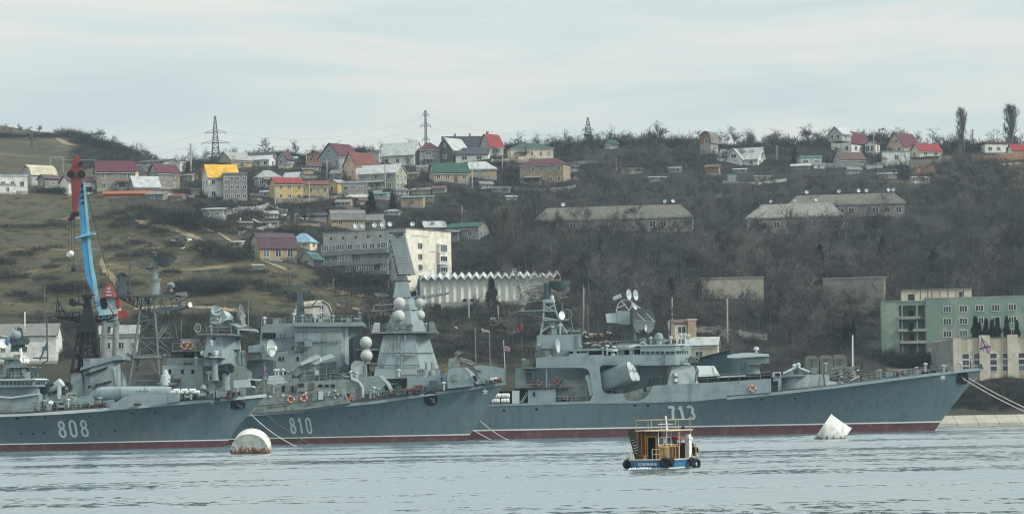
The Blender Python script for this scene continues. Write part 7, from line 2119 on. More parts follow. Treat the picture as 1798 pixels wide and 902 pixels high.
# ============================================================ trees and bushes
def twig_mat(name, stops, rough=.95):
 m = bpy.data.materials.new(name); m.use_nodes = True
 t = m.node_tree; N = t.nodes.new; L = t.links.new
 b = t.nodes['Principled BSDF']
 b.inputs['Roughness'].default_value = rough; b.inputs['Specular IOR Level'].default_value = .1
 g = N('ShaderNodeNewGeometry'); n = N('ShaderNodeTexNoise'); n.inputs['Scale'].default_value = .045; n.inputs['Detail'].default_value = 3
 L(g.outputs['Position'], n.inputs['Vector'])
 oi = N('ShaderNodeObjectInfo'); a = N('ShaderNodeMath'); a.operation = 'MULTIPLY_ADD'
 L(oi.outputs['Random'], a.inputs[0]); a.inputs[1].default_value = .34
 s = N('ShaderNodeMath'); s.operation = 'ADD'; s.inputs[1].default_value = -.17
 L(n.outputs['Fac'], s.inputs[0]); L(s.outputs[0], a.inputs[2])
 r = N('ShaderNodeValToRGB'); el = r.color_ramp.elements
 el[0].position, el[0].color = stops[0][0], (*stops[0][1], 1)
 el[1].position, el[1].color = stops[-1][0], (*stops[-1][1], 1)
 for p_, c_ in stops[1:-1]:
  k = el.new(p_); k.color = (*c_, 1)
 L(a.outputs[0], r.inputs[0]); L(r.outputs[0], b.inputs['Base Color'])
 return m
TWIG = twig_mat('bare_twigs', [(.22, (.032, .040, .048)), (.38, (.058, .060, .064)), (.50, (.040, .047, .055)), (.64, (.070, .062, .060)), (.8, (.052, .058, .048))])
TWIG2 = twig_mat('brown_twigs', [(.25, (.050, .044, .044)), (.5, (.068, .056, .052)), (.75, (.054, .053, .048))])
TWIG3 = twig_mat('grey_twigs', [(.25, (.10, .104, .106)), (.5, (.14, .134, .125)), (.75, (.115, .10, .09))])
PALET = twig_mat('pale_twigs', [(.3, (.16, .145, .115)), (.6, (.12, .11, .09)), (.8, (.17, .15, .11))])
BARK = twig_mat('bark', [(.3, (.10, .096, .09)), (.6, (.15, .142, .13)), (.8, (.20, .19, .175))])
BLOSS = twig_mat('blossom', [(.3, (.40, .34, .30)), (.6, (.30, .26, .22)), (.8, (.46, .40, .37))])
EVERG = twig_mat('evergreen_needles', [(.3, (.014, .024, .020)), (.6, (.020, .036, .026)), (.8, (.026, .042, .026))])
SCRUB = twig_mat('scrub', [(.28, (.027, .031, .034)), (.45, (.048, .046, .042)), (.58, (.036, .042, .034)), (.72, (.062, .051, .045))])

def blades(rn, P0, Dr, ln, w):
 """thin triangles from points P0 along Dr"""
 P0 = np.asarray(P0); Dr = np.asarray(Dr)
 side = np.cross(Dr, rn.randn(len(P0), 3)); side /= np.linalg.norm(side, axis=1)[:, None] + 1e-9
 a = P0 - side * w[:, None] / 2; b = P0 + side * w[:, None] / 2; c = P0 + Dr * ln[:, None]
 v = np.stack([a, b, c], 1).reshape(-1, 3)
 return v, np.arange(len(v)).reshape(-1, 3)
def gen_tree(seed, H, spread, form, ntw, tw=.06):
 rn = np.random.RandomState(seed)
 tr = MB(); segs = []           # fine branches: p, q, r
 def norm(v): return v / (np.linalg.norm(v) + 1e-9)
 def limb(p, d, L, r, lev):
  n = 3
  pts = [p]
  for i in range(n):
   d = norm(d + rn.randn(3) * (.16 if lev else .07) + np.array([0, 0, .10 if lev else .12]))
   pts.append(pts[-1] + d * L / n)
  for i in range(n):
   ra, rb = r * (1 - i / n * .55), r * (1 - (i + 1) / n * .55)
   if lev <= 1: tr.tube(pts[i], pts[i + 1], ra, rb, 5)
   else: segs.append((pts[i], pts[i + 1], rb))
  if lev >= 3: return
  kids = 0 if form == 'poplar' and lev == 0 else (rn.randint(6, 9), rn.randint(4, 6), rn.randint(3, 5))[lev]
  for k in range(kids):
   f = rn.uniform(.35 if lev == 0 else .3, 1.0)
   j = min(int(f * n), n - 1)
   q = pts[j] + (pts[j + 1] - pts[j]) * (f * n - j)
   az = 2 * math.pi * (k + rn.rand()) / kids
   out = np.array([math.cos(az), math.sin(az), 0])
   if form == 'poplar':
    dd = norm(out * .22 + np.array([0, 0, 1.0])); Lk = L * rn.uniform(.3, .5)
   else:
    tilt = spread * rn.uniform(.7, 1.2)
    dd = norm(d * .55 + out * tilt + np.array([0, 0, .35])); Lk = L * rn.uniform(.45, .72)
   limb(q, dd, Lk, r * .5, lev + 1)
 if form == 'poplar':
  limb(np.array([0, 0, -.3]), np.array([0, 0, 1.]), H * .97, H * .017, 0)
  for z in np.linspace(H * .10, H * .86, 64):
   az = rn.rand() * 6.28
   limb(np.array([0, 0, z]), norm(np.array([math.cos(az) * .34, math.sin(az) * .34, 1.])), min((H - z) * .5, H * .2) + .5, H * .006, 2)
 else:
  limb(np.array([0, 0, -.3]), np.array([rn.randn() * .06, rn.randn() * .06, 1.]), H * .52, H * .022, 0)
  limb(np.array([0, 0, H * .45]), norm(np.array([rn.randn() * .3, rn.randn() * .3, 1.])), H * .45, H * .011, 1)
 S = np.array([[a, b] for a, b, r in segs]); rr = np.array([r for a, b, r in segs])
 d = S[:, 1] - S[:, 0]
 v1, f1 = blades(rn, S[:, 0], d / (np.linalg.norm(d, axis=1)[:, None] + 1e-9), np.linalg.norm(d, axis=1) * 1.15, np.maximum(rr * 2.2, .03))
 ix = rn.randint(0, len(S), ntw)
 P0 = S[ix, 0] + d[ix] * rn.rand(ntw, 1)
 dd = d[ix] / (np.linalg.norm(d[ix], axis=1)[:, None] + 1e-9) + rn.randn(ntw, 3) * (.22 if form == 'poplar' else .55) + np.array([0, 0, .2])
 dd /= np.linalg.norm(dd, axis=1)[:, None]
 v2, f2 = blades(rn, P0, dd, H * rn.uniform(.05, .13, ntw), tw * rn.uniform(.7, 1.3, ntw))
 v = np.r_[v1, v2]; f = np.r_[f1, f2 + len(v1)]
 top = v[:, 2].max()
 sc = H / top
 v = v * sc
 tr.v = [(x * sc, y * sc, z * sc) for x, y, z in tr.v]
 return tr, v, f
def gen_bush(seed, h, r, n, tw=.06):
 rn = np.random.RandomState(seed)
 az = rn.rand(n) * 6.283; rad = np.sqrt(rn.rand(n)) * r * .75
 P0 = np.c_[np.cos(az) * rad, np.sin(az) * rad, np.abs(rn.randn(n)) * h * .22 * (1 - (rad / r) ** 2) + rn.rand(n) * h * .25]
 dd = np.c_[np.cos(az) * rad / r * .8, np.sin(az) * rad / r * .8, np.full(n, .9)] + rn.randn(n, 3) * .5
 dd /= np.linalg.norm(dd, axis=1)[:, None]
 return blades(rn, P0, dd, h * rn.uniform(.25, .6, n), tw * rn.uniform(.6, 1.4, n))
def gen_conifer(seed, H, r, n):
 rn = np.random.RandomState(seed)
 z = rn.rand(n) ** .8 * H
 prof = np.clip(np.minimum(z / (H * .12), 1), .2, 1) * (1 - (z / H) ** 1.6) * (.75 + .25 * np.sin(z * 2.1 + seed)) + .05
 az = rn.rand(n) * 6.283
 lob = 1 + .22 * np.sin(az * 3 + z * 1.7 + seed)
 rad = r * prof * lob * np.sqrt(rn.uniform(.25, 1, n))
 P0 = np.c_[np.cos(az) * rad, np.sin(az) * rad, z]
 dd = np.c_[np.cos(az) * .6, np.sin(az) * .6, np.full(n, .7)] + rn.randn(n, 3) * .45
 dd /= np.linalg.norm(dd, axis=1)[:, None]
 return blades(rn, P0, dd, H * rn.uniform(.05, .11, n), H * .028 * rn.uniform(.6, 1.3, n))
TREE = {}
def tree_kind(key, seed, H, spread, form, ntw, tw, cm=None, bm=None):
 tr, v, f = gen_tree(seed, H, spread, form, ntw, tw)
 TREE.setdefault(key, []).append((tr.mesh('trunk', bm or BARK), np_mesh('crown', v, f, [cm or TWIG], False), H, v, f))
for i in range(6): tree_kind('bare', 10 + i, 9.0, .75 + .1 * (i % 3), 'round', 1500, .060, (TWIG, TWIG2, TWIG3)[i % 3])
for i in range(3): tree_kind('open', 40 + i, 6.0, 1.0, 'round', 520, .045)
for i in range(3): tree_kind('slim', 50 + i, 11.0, .38, 'round', 1100, .055, PALET)
for i in range(2): tree_kind('poplar', 60 + i, 14.0, .3, 'poplar', 3600, .055, PALET)
for i in range(3): tree_kind('blossom', 70 + i, 5.0, .9, 'round', 900, .085, BLOSS)
for i in range(3):
 v, f = gen_conifer(80 + i, 8.0, 1.9, 3400)
 TREE.setdefault('conifer', []).append((MB().tube((0, 0, -.5), (0, 0, 5), .22, .08, 6).mesh('trunk', BARK), np_mesh('crown', v, f, [EVERG], False), 8.0, v, f))
BUSH = [np_mesh('bush', *gen_bush(90 + i, 3.0, 2.6, 520, .06), [SCRUB], False) for i in range(5)]
TR = random.Random(77)
PLACED = []
def blocked(px, py, Y, wpx, hpx, soft=0.):
 for x0, x1, y0, y1, Yb, sf in ALLB:
  if Y < Yb + 2 and px + wpx / 2 > x0 and px - wpx / 2 < x1 and py - hpx < y1 and py > y0 and TR.random() >= max(soft, sf):
   return True
 return False
def plant(key, h, hgt, label, group, name='tree', cat='tree', wid=1.0):
 tm, cm, H0 = TR.choice(TREE[key])[:3]
 t = thing(name, label, cat, (h.x, h.y, h.z - .15), group, TR.uniform(0, 6.28))
 s = hgt / H0
 t.scale = (s * wid * TR.uniform(.88, 1.12), s * wid * TR.uniform(.88, 1.12), s)
 for n_, m_ in (('trunk', tm), ('crown', cm)):
  o = link(bpy.data.objects.new(n_, m_)); o.parent = t
 return t
def plant_px(key, px, base, top, label, group=None, name='tree', cat='tree', wid=1.0, Y=None):
 h = hit(px, base) if Y is None else P(px, base, Y)
 if h: return plant(key, h, (base - top) * mpp(h.y), label, group, name, cat, wid)
# named ones
plant_px('conifer', 864, 540, 490, 'dark cypress in front of the zigzag pavilion', None, 'cypress', 'tree', 1.0, Y=Yh - 8)
for px, top in ((1713, 556), (1732, 560), (1742, 562), (1752, 558), (1768, 556), (1786, 562), (1720, 566)):
 plant_px('conifer', px, 606, top, 'dark cypress in the row in front of the green office windows', 'cypresses before the green office', 'cypress', 'tree', .75, Y=Yg - 10)
plant_px('conifer', 652, 372, 338, 'broad dark fir on the slope right of the long yellow wing', None, 'fir_tree', 'tree', 1.3)
plant_px('conifer', 690, 374, 344, 'darker fir above the apartment block roof', None, 'fir_tree', 'tree', 1.2)
plant_px('conifer', 1053, 466, 415, 'slim dark cypress alone among bare trees under the mossy barrack', None, 'cypress', 'tree', .6)
plant_px('conifer', 1486, 598, 550, 'left one of the two dark cypresses behind the white pole', None, 'cypress', 'tree', .8)
plant_px('conifer', 1499, 598, 558, 'right one of the two dark cypresses behind the white pole', None, 'cypress', 'tree', .7)
for px, b, t_ in ((1160, 540, 498), (1178, 536, 490), (1350, 560, 520), (1372, 556, 512), (1392, 562, 524), (1270, 470, 436), (1440, 470, 430), (1640, 470, 432), (1120, 450, 420), (1550, 450, 415)):
 plant_px('conifer', px, b, t_, 'dark evergreen standing among the bare trees of the wood', 'evergreens in the wood', 'evergreen_tree', 'tree', 1.25)
plant_px('conifer', 1396, 286, 258, 'bushy dark fir left of the green hut', None, 'fir_tree', 'tree', 1.3)
plant_px('conifer', 1438, 244, 226, 'small dark fir with ragged arms on the ridge', None, 'fir_tree', 'tree', 1.0)
plant_px('poplar', 1689, 268, 182, 'left one of two tall bare poplars on the ridge', None, 'poplar', 'tree', 1.15)
plant_px('poplar', 1776, 264, 176, 'right one of two tall bare poplars on the ridge', None, 'poplar', 'tree', 1.5)
plant_px('poplar', 885, 470, 352, 'wide pale poplar standing in the wood right of the apartment block', None, 'poplar', 'tree', 1.5)
plant_px('poplar', 990, 470, 395, 'pale slim poplar in the wood below the mossy barrack', None, 'poplar', 'tree', 1.4)
plant_px('open', 94, 240, 224, 'lone spreading tree on the crest of the far left hill', None, 'tree', 'tree', 1.5)
for px, hp in ((8, 14), (35, 13), (52, 10), (70, 12), (128, 12), (140, 10), (150, 12), (172, 18), (181, 16), (20, 9), (160, 14)):
 py = 232
 while hit(px, py) is None and py < 330: py += 1
 plant_px('bare', px, py + 2, py - hp * 1.35, 'small bare tree on the crest of the far left hill', 'trees on the far left crest', 'tree', 'tree', 1.35)
for px, b, t_ in ((925, 322, 305), (1010, 322, 306), (1262, 352, 334), (1286, 350, 336), (1330, 325, 310), (412, 362, 346), (1272, 600, 574), (1256, 592, 572), (690, 338, 318), (1218, 512, 494), (1240, 508, 490), (960, 330, 318), (1330, 560, 540)):
 plant_px('blossom', px, b, t_, 'pale blossoming fruit tree on the hillside', 'blossoming trees', 'blossoming_tree', 'tree', 1.3)
for px, t_ in ((936, 486), (952, 478), (968, 476), (982, 484)):
 plant_px('blossom', px, 538, t_, 'pale tangled tree in front of the right end of the zigzag pavilion', 'trees at the pavilion end', 'tree', 'tree', 1.2, Y=Yh - 9)
plant_px('bare', 1590, 338, 262, 'large dark spreading tree in front of the white box house', None, 'tree', 'tree', 1.0)
plant_px('bare', 1130, 270, 230, 'round bare tree on the ridge left of the lone arched barn', None, 'tree', 'tree', .9)
plant_px('bare', 1200, 272, 232, 'wide dark bare tree on the ridge near the lone arched barn', None, 'tree', 'tree', 1.2)
plant_px('bare', 1346, 280, 230, 'forked bare tree behind the cross gable house', None, 'tree', 'tree', .9)
plant_px('bare', 1586, 262, 220, 'bare tree behind the steep maroon roof', None, 'tree', 'tree', .9)
ntree = 0
def region(key, n, x0, x1, y0, y1, h0, h1, label, group, wid=1.0, soft=.08, cond=None, tries=14):
 global ntree
 k = 0
 for _ in range(n * tries):
  if k >= n: break
  px, py = TR.uniform(x0, x1), TR.uniform(y0, y1)
  if cond and not cond(px, py): continue
  h = hit(px, py)
  if h is None: continue
  hg = TR.uniform(h0, h1)
  hpx = hg / mpp(h.y)
  if blocked(px, py, h.y, hpx * .7 * wid, hpx, soft): continue
  if any(abs(px - a) < 7 and abs(py - b) < 5 for a, b in PLACED): continue
  PLACED.append((px, py))
  plant(key, h, hg, label, group, 'tree', 'tree', wid); k += 1; ntree += 1
# ridge line trees
for i in range(50):
 px = 205 + i * 32 + TR.uniform(-9, 9)
 if px < 940 and i % 2: continue
 py = 225
 while hit(px, py) is None and py < 340: py += 1
 h = hit(px, py + 2)
 if h is None: continue
 hg = TR.choice([3.5, 4.5, 5.5, 6.5, 8.5]) * TR.uniform(.85, 1.1)
 if blocked(px, py + 2, h.y, 20, hg / mpp(h.y), .1): continue
 plant(TR.choice(['bare', 'bare', 'bare', 'open']), h, hg, 'bare tree breaking the skyline along the ridge', 'trees along the ridge', 'tree', 'tree', TR.uniform(1.0, 1.7)); ntree += 1
region('bare', 29, 900, 1810, 400, 560, 9.5, 15, 'bare grey brown tree in the dense wood on the right slope', 'trees of the right hand wood', 1.15)
region('slim', 6, 1000, 1720, 335, 400, 7, 11, 'pale thin tree among the long barracks', 'thin trees by the barracks', .9, .25)
region('bare', 18, 880, 1810, 300, 410, 5, 8, 'bare tree on the upper slope below the ridge houses', 'trees of the upper slope', 1.2)
region('bare', 18, 640, 905, 400, 560, 5, 8.5, 'bare tree round the apartment block and the pavilion', 'trees round the apartment block', 1.15)
region('bare', 24, 330, 1000, 292, 392, 3, 5.5, 'small bare garden tree between the hill houses', 'garden trees of the town', 1.25, .12)
region('bare', 16, 1000, 1560, 560, 640, 5, 8, 'bare tree at the foot of the wood near the shore', 'trees at the foot of the wood', 1.15)
region('slim', 12, 900, 1560, 430, 600, 7, 10, 'pale thin trunked tree in the lower wood', 'thin trees of the lower wood', .8)
region('bare', 16, 600, 1000, 555, 612, 3.5, 6, 'bare dark tree on the bank above the ships', 'trees on the bank', 1.3)
region('slim', 6, 600, 760, 560, 600, 5, 7, 'thin pale sapling on the bank above the ships', 'saplings on the bank', 1.0)
for x0_, x1_, st_, b0_, b1_, t0_, t1_ in ((942, 1226, 17, 416, 432, 364, 396), (1318, 1598, 17, 414, 430, 345, 390), (1236, 1350, 16, 528, 542, 488, 512), (1446, 1566, 13, 544, 556, 478, 508)):
 for px in range(x0_, x1_, st_):
  a_ = px + TR.uniform(-4, 4); b_ = TR.uniform(b0_, b1_)
  h = hit(a_, b_)
  if h: plant(TR.choice(['slim', 'slim', 'bare', 'open']), h, (b_ - TR.uniform(t0_, t1_)) * mpp(h.y), 'bare tree standing close in front of the long barracks and blocks in the wood', 'trees in front of the barracks', 'tree', 'tree', 1.05)
# bushes one can count
def bush_px(px, base, hgt, wid, label, group):
 h = hit(px, base)
 if h is None: return
 o = link(bpy.data.objects.new('bush', TR.choice(BUSH)))
 o.location = (h.x, h.y, h.z - .2)
 o.rotation_euler = (0, 0, TR.uniform(0, 6.28))
 o.scale = (wid / 2.6, wid / 2.6, hgt / 3.0)
 tag(o, label, 'bush', group)
for px, py, hg, wd in ((318, 398, 7, 7), (340, 396, 6, 6), (296, 392, 5, 6), (352, 402, 5, 5), (270, 380, 4, 6), (245, 372, 3.5, 5), (228, 388, 3, 5)):
 bush_px(px, py, hg, wd, 'dark bush in the big thicket on the shoulder of the grassy hill', 'bushes of the big thicket')
for px, py, hg, wd in ((335, 512, 5, 5), (355, 516, 5.5, 6), (378, 516, 5.5, 6), (398, 514, 5, 5), (318, 508, 3, 4), (408, 508, 4, 4)):
 bush_px(px, py, hg, wd, 'dark bush in the row behind the lattice mast of destroyer 810', 'bushes behind the lattice mast')
for px, py, hg, wd in ((380, 448, 5, 5), (402, 455, 5, 5), (420, 458, 5, 4.5), (360, 436, 4, 4), (436, 446, 4, 4)):
 bush_px(px, py, hg, wd, 'bush in the hollow left of the mansard house', 'bushes by the mansard house')
for px, py, hg, wd in ((590, 498, 5, 5), (612, 500, 5.5, 6), (636, 502, 6, 6), (660, 506, 5, 5), (575, 486, 4, 4), (640, 520, 4, 5), (560, 506, 4, 4), (672, 524, 4, 5), (605, 512, 4, 4)):
 bush_px(px, py, hg, wd, 'dark bush below the balconies of the apartment block', 'bushes under the apartment block')
for px, py, hg, wd in ((8, 466, 4, 4), (100, 512, 4, 4.5), (122, 514, 4, 5), (140, 510, 3.5, 4), (30, 522, 3, 4), (60, 528, 3, 4), (305, 435, 3.2, 3.4), (90, 470, 1.6, 3), (60, 400, 2, 4), (95, 398, 2.4, 4), (20, 400, 2, 4), (180, 385, 2.5, 4), (205, 378, 3, 4), (215, 400, 2.6, 4), (255, 402, 2.6, 3.4), (280, 410, 2.6, 3), (40, 450, 3, 4), (70, 440, 2, 3.4), (25, 490, 3.5, 5), (80, 492, 2.4, 4), (200, 440, 3, 4), (222, 452, 2.6, 4), (240, 430, 2.4, 3.6), (262, 448, 3, 4), (285, 452, 2.4, 3.4), (210, 520, 3, 4), (235, 500, 2.2, 3.4), (440, 500, 3, 4), (470, 510, 3.4, 4), (500, 520, 3, 4), (530, 528, 3.4, 4), (455, 480, 2.2, 3), (300, 480, 2, 3.4), (420, 478, 2.2, 3)):
 bush_px(px, py, hg, wd, 'low bush dotted on the open grassy hill', 'bushes on the grassy hill')
for px in range(70, 160, 12):
 bush_px(px, 338, 2.4, 3.4, 'scrubby bush in front of the small grey gabled house', 'bushes before the left cottages')
for px in range(1446, 1506, 9):
 bush_px(px, 252, 2.6, 2.6, 'bush under the small attic house on the ridge', 'bushes under the attic house')
for i in range(26):
 bush_px(1640 + i * 6.6 + TR.uniform(-3, 3), 706 + TR.uniform(-12, 10), TR.uniform(2.2, 4.2), TR.uniform(2.2, 3.6), 'shaggy bush on the bank above the concrete embankment', 'bushes over the embankment')
for px in range(-8, 112, 9):
 bush_px(px, 241, TR.uniform(1.6, 3.6), TR.uniform(2.5, 4), 'small bush along the bare crest at the far left', 'bushes along the bare crest')
for px in range(112, 236, 8):
 bush_px(px, 238 + max(0, (px - 120)) * .36, 4.5, 4.5, 'dark bush in the thicket on the crest of the far left hill', 'bushes of the far left crest')
for i in range(14):
 bush_px(1560 + i * 7, 640 + TR.uniform(-6, 2), TR.uniform(2.5, 5), 2.6, 'thin bare bush in front of the green office loggia', 'bushes before the loggia')

# undergrowth and the deeper wood, which nobody could count
def mass(name, label, items, m, cat):
 V, Fc, Mi, o = [], [], [], 0
 for it in items:
  v, f, loc, sx, sz, rz = it[:6]; Mi.append(np.full(len(f), it[6] if len(it) > 6 else 0))
  c, s_ = math.cos(rz), math.sin(rz)
  w_ = np.c_[(v[:, 0] * c - v[:, 1] * s_) * sx + loc[0], (v[:, 0] * s_ + v[:, 1] * c) * sx + loc[1], v[:, 2] * sz + loc[2]]
  V.append(w_); Fc.append(f + o); o += len(v)
 ob = link(bpy.data.objects.new(name, np_mesh(name, np.concatenate(V), np.concatenate(Fc), m if isinstance(m, list) else [m], False)))
 ob.data.polygons.foreach_set('material_index', np.concatenate(Mi).astype(np.int32))
 tag(ob, label, cat, kind='stuff')
 return ob
bsrc = [gen_bush(200 + i, 3.0, 2.4, 110, .085) for i in range(8)]
items = []
def scatter(n, x0, x1, y0, y1, h0, h1, w0, w1, cond=None, soft=.0):
 k = 0
 for _ in range(n * 4):
  if k >= n: break
  px, py = TR.uniform(x0, x1), TR.uniform(y0, y1)
  if cond and not cond(px, py): continue
  h = hit(px, py)
  if h is None: continue
  hg = TR.uniform(h0, h1); wd = TR.uniform(w0, w1)
  if blocked(px, py, h.y, wd / mpp(h.y), hg / mpp(h.y), soft): continue
  v, f = TR.choice(bsrc)
  items.append((v, f, (h.x, h.y, h.z - .2), wd / 2.4, hg / 3.0, TR.uniform(0, 6.28))); k += 1
scatter(150, 1800, 2150, 265, 690, 1.5, 4, 2, 4)
scatter(750, 880, 1820, 300, 660, 1.5, 4, 2, 4)
scatter(300, 640, 920, 380, 560, 1.2, 3.5, 1.6, 3.5)
scatter(1150, 320, 1010, 262, 412, .8, 3.4, 1.2, 3.4, None, .06)
scatter(420, 200, 1810, 245, 300, 1.5, 3.6, 2, 4.5)
scatter(240, 560, 1010, 540, 640, .6, 2.2, 1.2, 2.6)
scatter(900, -40, 620, 345, 560, .3, 1.0, .6, 2.2)
scatter(60, -40, 520, 380, 540, 1.2, 2.4, 2, 4)
scatter(140, 1620, 1830, 660, 722, 1, 2.6, 1.2, 2.4)
scatter(200, 130, 420, 244, 300, 1.5, 4, 2, 4)
scatter(520, 40, 640, 556, 632, 1.5, 3.6, 1.2, 2.4)
scatter(420, 600, 1000, 535, 640, 1.0, 3.0, 1.4, 3.2)
for i in range(330):
 px = 200 + i * 4.9 + TR.uniform(-3, 3)
 py = 225
 while hit(px, py) is None and py < 340: py += 1
 h = hit(px, py + 1 + 5 * TR.random())
 if h is None: continue
 hg = TR.choice([1.5, 2.2, 3, 4, 5.5]) * TR.uniform(.8, 1.2) * (.6 if px < 900 else 1)
 if blocked(px, py, h.y, 14, hg / mpp(h.y), .1): continue
 v, f = TR.choice(bsrc)
 for k_ in range(2): items.append((v, f, (h.x + TR.uniform(-1, 1), h.y + k_, h.z - .3), hg * TR.uniform(.7, 1.2) / 2.4, hg / 3.0, TR.uniform(0, 6.28)))
scatter(320, 300, 640, 320, 480, .8, 2.6, 1.2, 3, lambda a, b: b < np.interp(a, SHX, SHY) + 4, .03)
mass('undergrowth', 'low tangled scrub and undergrowth covering the slopes', items, SCRUB, 'undergrowth')
items = []
def scatter_t(n, x0, x1, y0, y1, h0, h1, soft=0.):
 k = 0
 for _ in range(n * 5):
  if k >= n: break
  px, py = TR.uniform(x0, x1), TR.uniform(y0, y1)
  h = hit(px, py)
  if h is None: continue
  hg = TR.uniform(h0, h1)
  if blocked(px, py, h.y, hg * .8 / mpp(h.y), hg / mpp(h.y), soft): continue
  tm, cm, H0, v, f = TR.choice(TREE['bare'] if TR.random() < .8 else TREE['slim'])
  st = TR.randrange(2)
  f2 = f[st::2]
  v2 = v[f2.ravel()]; f2 = np.arange(len(v2)).reshape(-1, 3)
  items.append((v2, f2, (h.x, h.y, h.z), hg / H0 * 1.15, hg / H0, TR.uniform(0, 6.28), TR.randrange(4))); k += 1
  if TR.random() < .5:
   q_ = np.array([[-.14, 0, -.3], [.14, 0, -.3], [0, 0, hg * .8], [0, -.14, -.3], [0, .14, -.3], [.0, 0, hg * .75]])
   items.append((q_, np.array([[0, 1, 2], [3, 4, 5]]), (h.x, h.y, h.z), 1, 1, TR.uniform(0, 6.28), 4))
scatter_t(560, 880, 1830, 300, 610, 6, 12.5)
scatter_t(110, 1830, 2150, 275, 620, 6, 12)
scatter_t(190, 320, 1010, 272, 410, 2.8, 6, .13)
scatter_t(170, 940, 1830, 240, 282, 3.5, 7.5)
scatter_t(230, 960, 1830, 282, 350, 4, 8.5, .04)
scatter_t(70, 960, 1830, 275, 310, 3.5, 6)
scatter_t(40, 230, 420, 262, 292, 3, 6)
scatter_t(60, 640, 900, 400, 540, 5, 8)
mass('woodland', 'deeper ranks of bare trees filling the wood on the right slope', items, [TWIG, TWIG2, TWIG3, TWIG, BARK], 'woods')

print('TREES', sum(1 for o in bpy.data.objects if o.get('category') == 'tree'), 'BUSH', sum(1 for o in bpy.data.objects if o.get('category') == 'bush'))
# ============================================================ buoys
def rust_mat(name, base, zr0, zr1, rust, dark):
 m = mat(name, base, .6, .08, .8, .3, spots=.7, spcol=tuple(x * .68 for x in base), spscale=1.1, streak=.5, scol=tuple(x * .6 for x in base))
 t = m.node_tree; N = t.nodes.new; L = t.links.new
 b = t.nodes['Principled BSDF']
 src = b.inputs['Base Color'].links[0].from_socket
 tcn = N('ShaderNodeTexCoord'); sp = N('ShaderNodeSeparateXYZ'); L(tcn.outputs['Object'], sp.inputs[0])
 n = N('ShaderNodeTexNoise'); n.inputs['Scale'].default_value = 2.6; n.inputs['Detail'].default_value = 6
 mpn = N('ShaderNodeMapping'); mpn.inputs['Scale'].default_value = (1.6, 1.6, .45)
 L(tcn.outputs['Object'], mpn.inputs[0]); L(mpn.outputs[0], n.inputs['Vector'])
 a = N('ShaderNodeMath'); a.operation = 'MULTIPLY_ADD'; a.inputs[1].default_value = 2.6; L(n.outputs['Fac'], a.inputs[0])
 s = N('ShaderNodeMath'); s.operation = 'MULTIPLY'; s.inputs[1].default_value = -1.0; L(sp.outputs['Z'], s.inputs[0]); L(s.outputs[0], a.inputs[2])
 def step(lo, hi):
  q = N('ShaderNodeMapRange'); q.inputs[1].default_value = lo; q.inputs[2].default_value = hi; L(a.outputs[0], q.inputs[0]); return q.outputs[0]
 def mix(f, x, c):
  q = N('ShaderNodeMix'); q.data_type = 'RGBA'; L(f, q.inputs[0]); L(x, q.inputs[6]); q.inputs[7].default_value = (*c, 1); return q.outputs[2]
 c = mix(step(zr0, zr0 + .25), src, rust)
 c = mix(step(zr1, zr1 + .2), c, dark)
 L(c, b.inputs['Base Color'])
 return m
pb = W(440, 796)
k = mpp(pb.y)
by = thing('mooring_buoy', 'big white drum shaped mooring buoy with rust along its waterline', 'buoy', (pb.x, pb.y + 1.2, 0))
RM1 = rust_mat('buoy_rust', (.66, .67, .60), .55, 1.12, (.26, .11, .04), (.03, .025, .02))
rad = 33.5 * k
cz = (796 - 756) * k - rad * 1.0 - .30
c0 = Vector((pb.x - .1, pb.y, cz)); axb = Vector((.05, .95, .27)).normalized()
MB().lathe(c0, axb, [(rad * .96, 0), (rad, .08), (rad, .3), (rad * .985, .32), (rad * .985, 2.3), (rad, 2.32), (rad, 2.6), (rad * .9, 2.68)], 44).build('drum', RM1, by, smooth=True)
mb = MB()
for i in range(40):
 a0, a1 = 2 * math.pi * i / 40, 2 * math.pi * (i + 1) / 40
 q_ = axb.to_track_quat('Z', 'Y').to_matrix()
 f = lambda a: c0 + q_ @ Vector((rad * 1.0 * math.cos(a), rad * 1.0 * math.sin(a), .02))
 mb.tube(f(a0), f(a1), .06, .06, 5)
mb.build('rim', RM1, by)
MB().prism([(pb.x + .75, cz + 1.25), (pb.x + .7, cz + .55), (pb.x + 1.05, cz + .5), (pb.x + 1.1, cz + .7), (pb.x + 1.15, cz + 1.35), (pb.x + .95, cz + 1.5)], pb.y + .05, pb.y + .6).build('shackle_plate', HOLE, by)
p2 = W(1460, 770)
k = mpp(p2.y)
by2 = thing('mooring_buoy', 'tilted white drum buoy showing one sharp corner above the water', 'buoy', (p2.x, p2.y + 1, 0))
q0 = P(1440, 757, p2.y + 2.2); ax2 = Vector((.8, -.10, -.58)).normalized()
RM2 = rust_mat('buoy_scale', (.60, .61, .57), .80, 1.10, (.34, .31, .25), (.03, .03, .028))
r2 = 36 * k
MB().lathe(q0, ax2, [(r2 * .9, -.12), (r2 * 1.02, -.1), (r2 * 1.02, .12), (r2, .14), (r2, .45), (r2 * 1.015, .47), (r2 * 1.015, .6), (r2, .62), (r2, 40 * k), (r2 * 1.03, 40.2 * k), (r2 * 1.03, 42 * k), (r2 * .9, 42.2 * k)], 40).build('drum', RM2, by2, smooth=True)

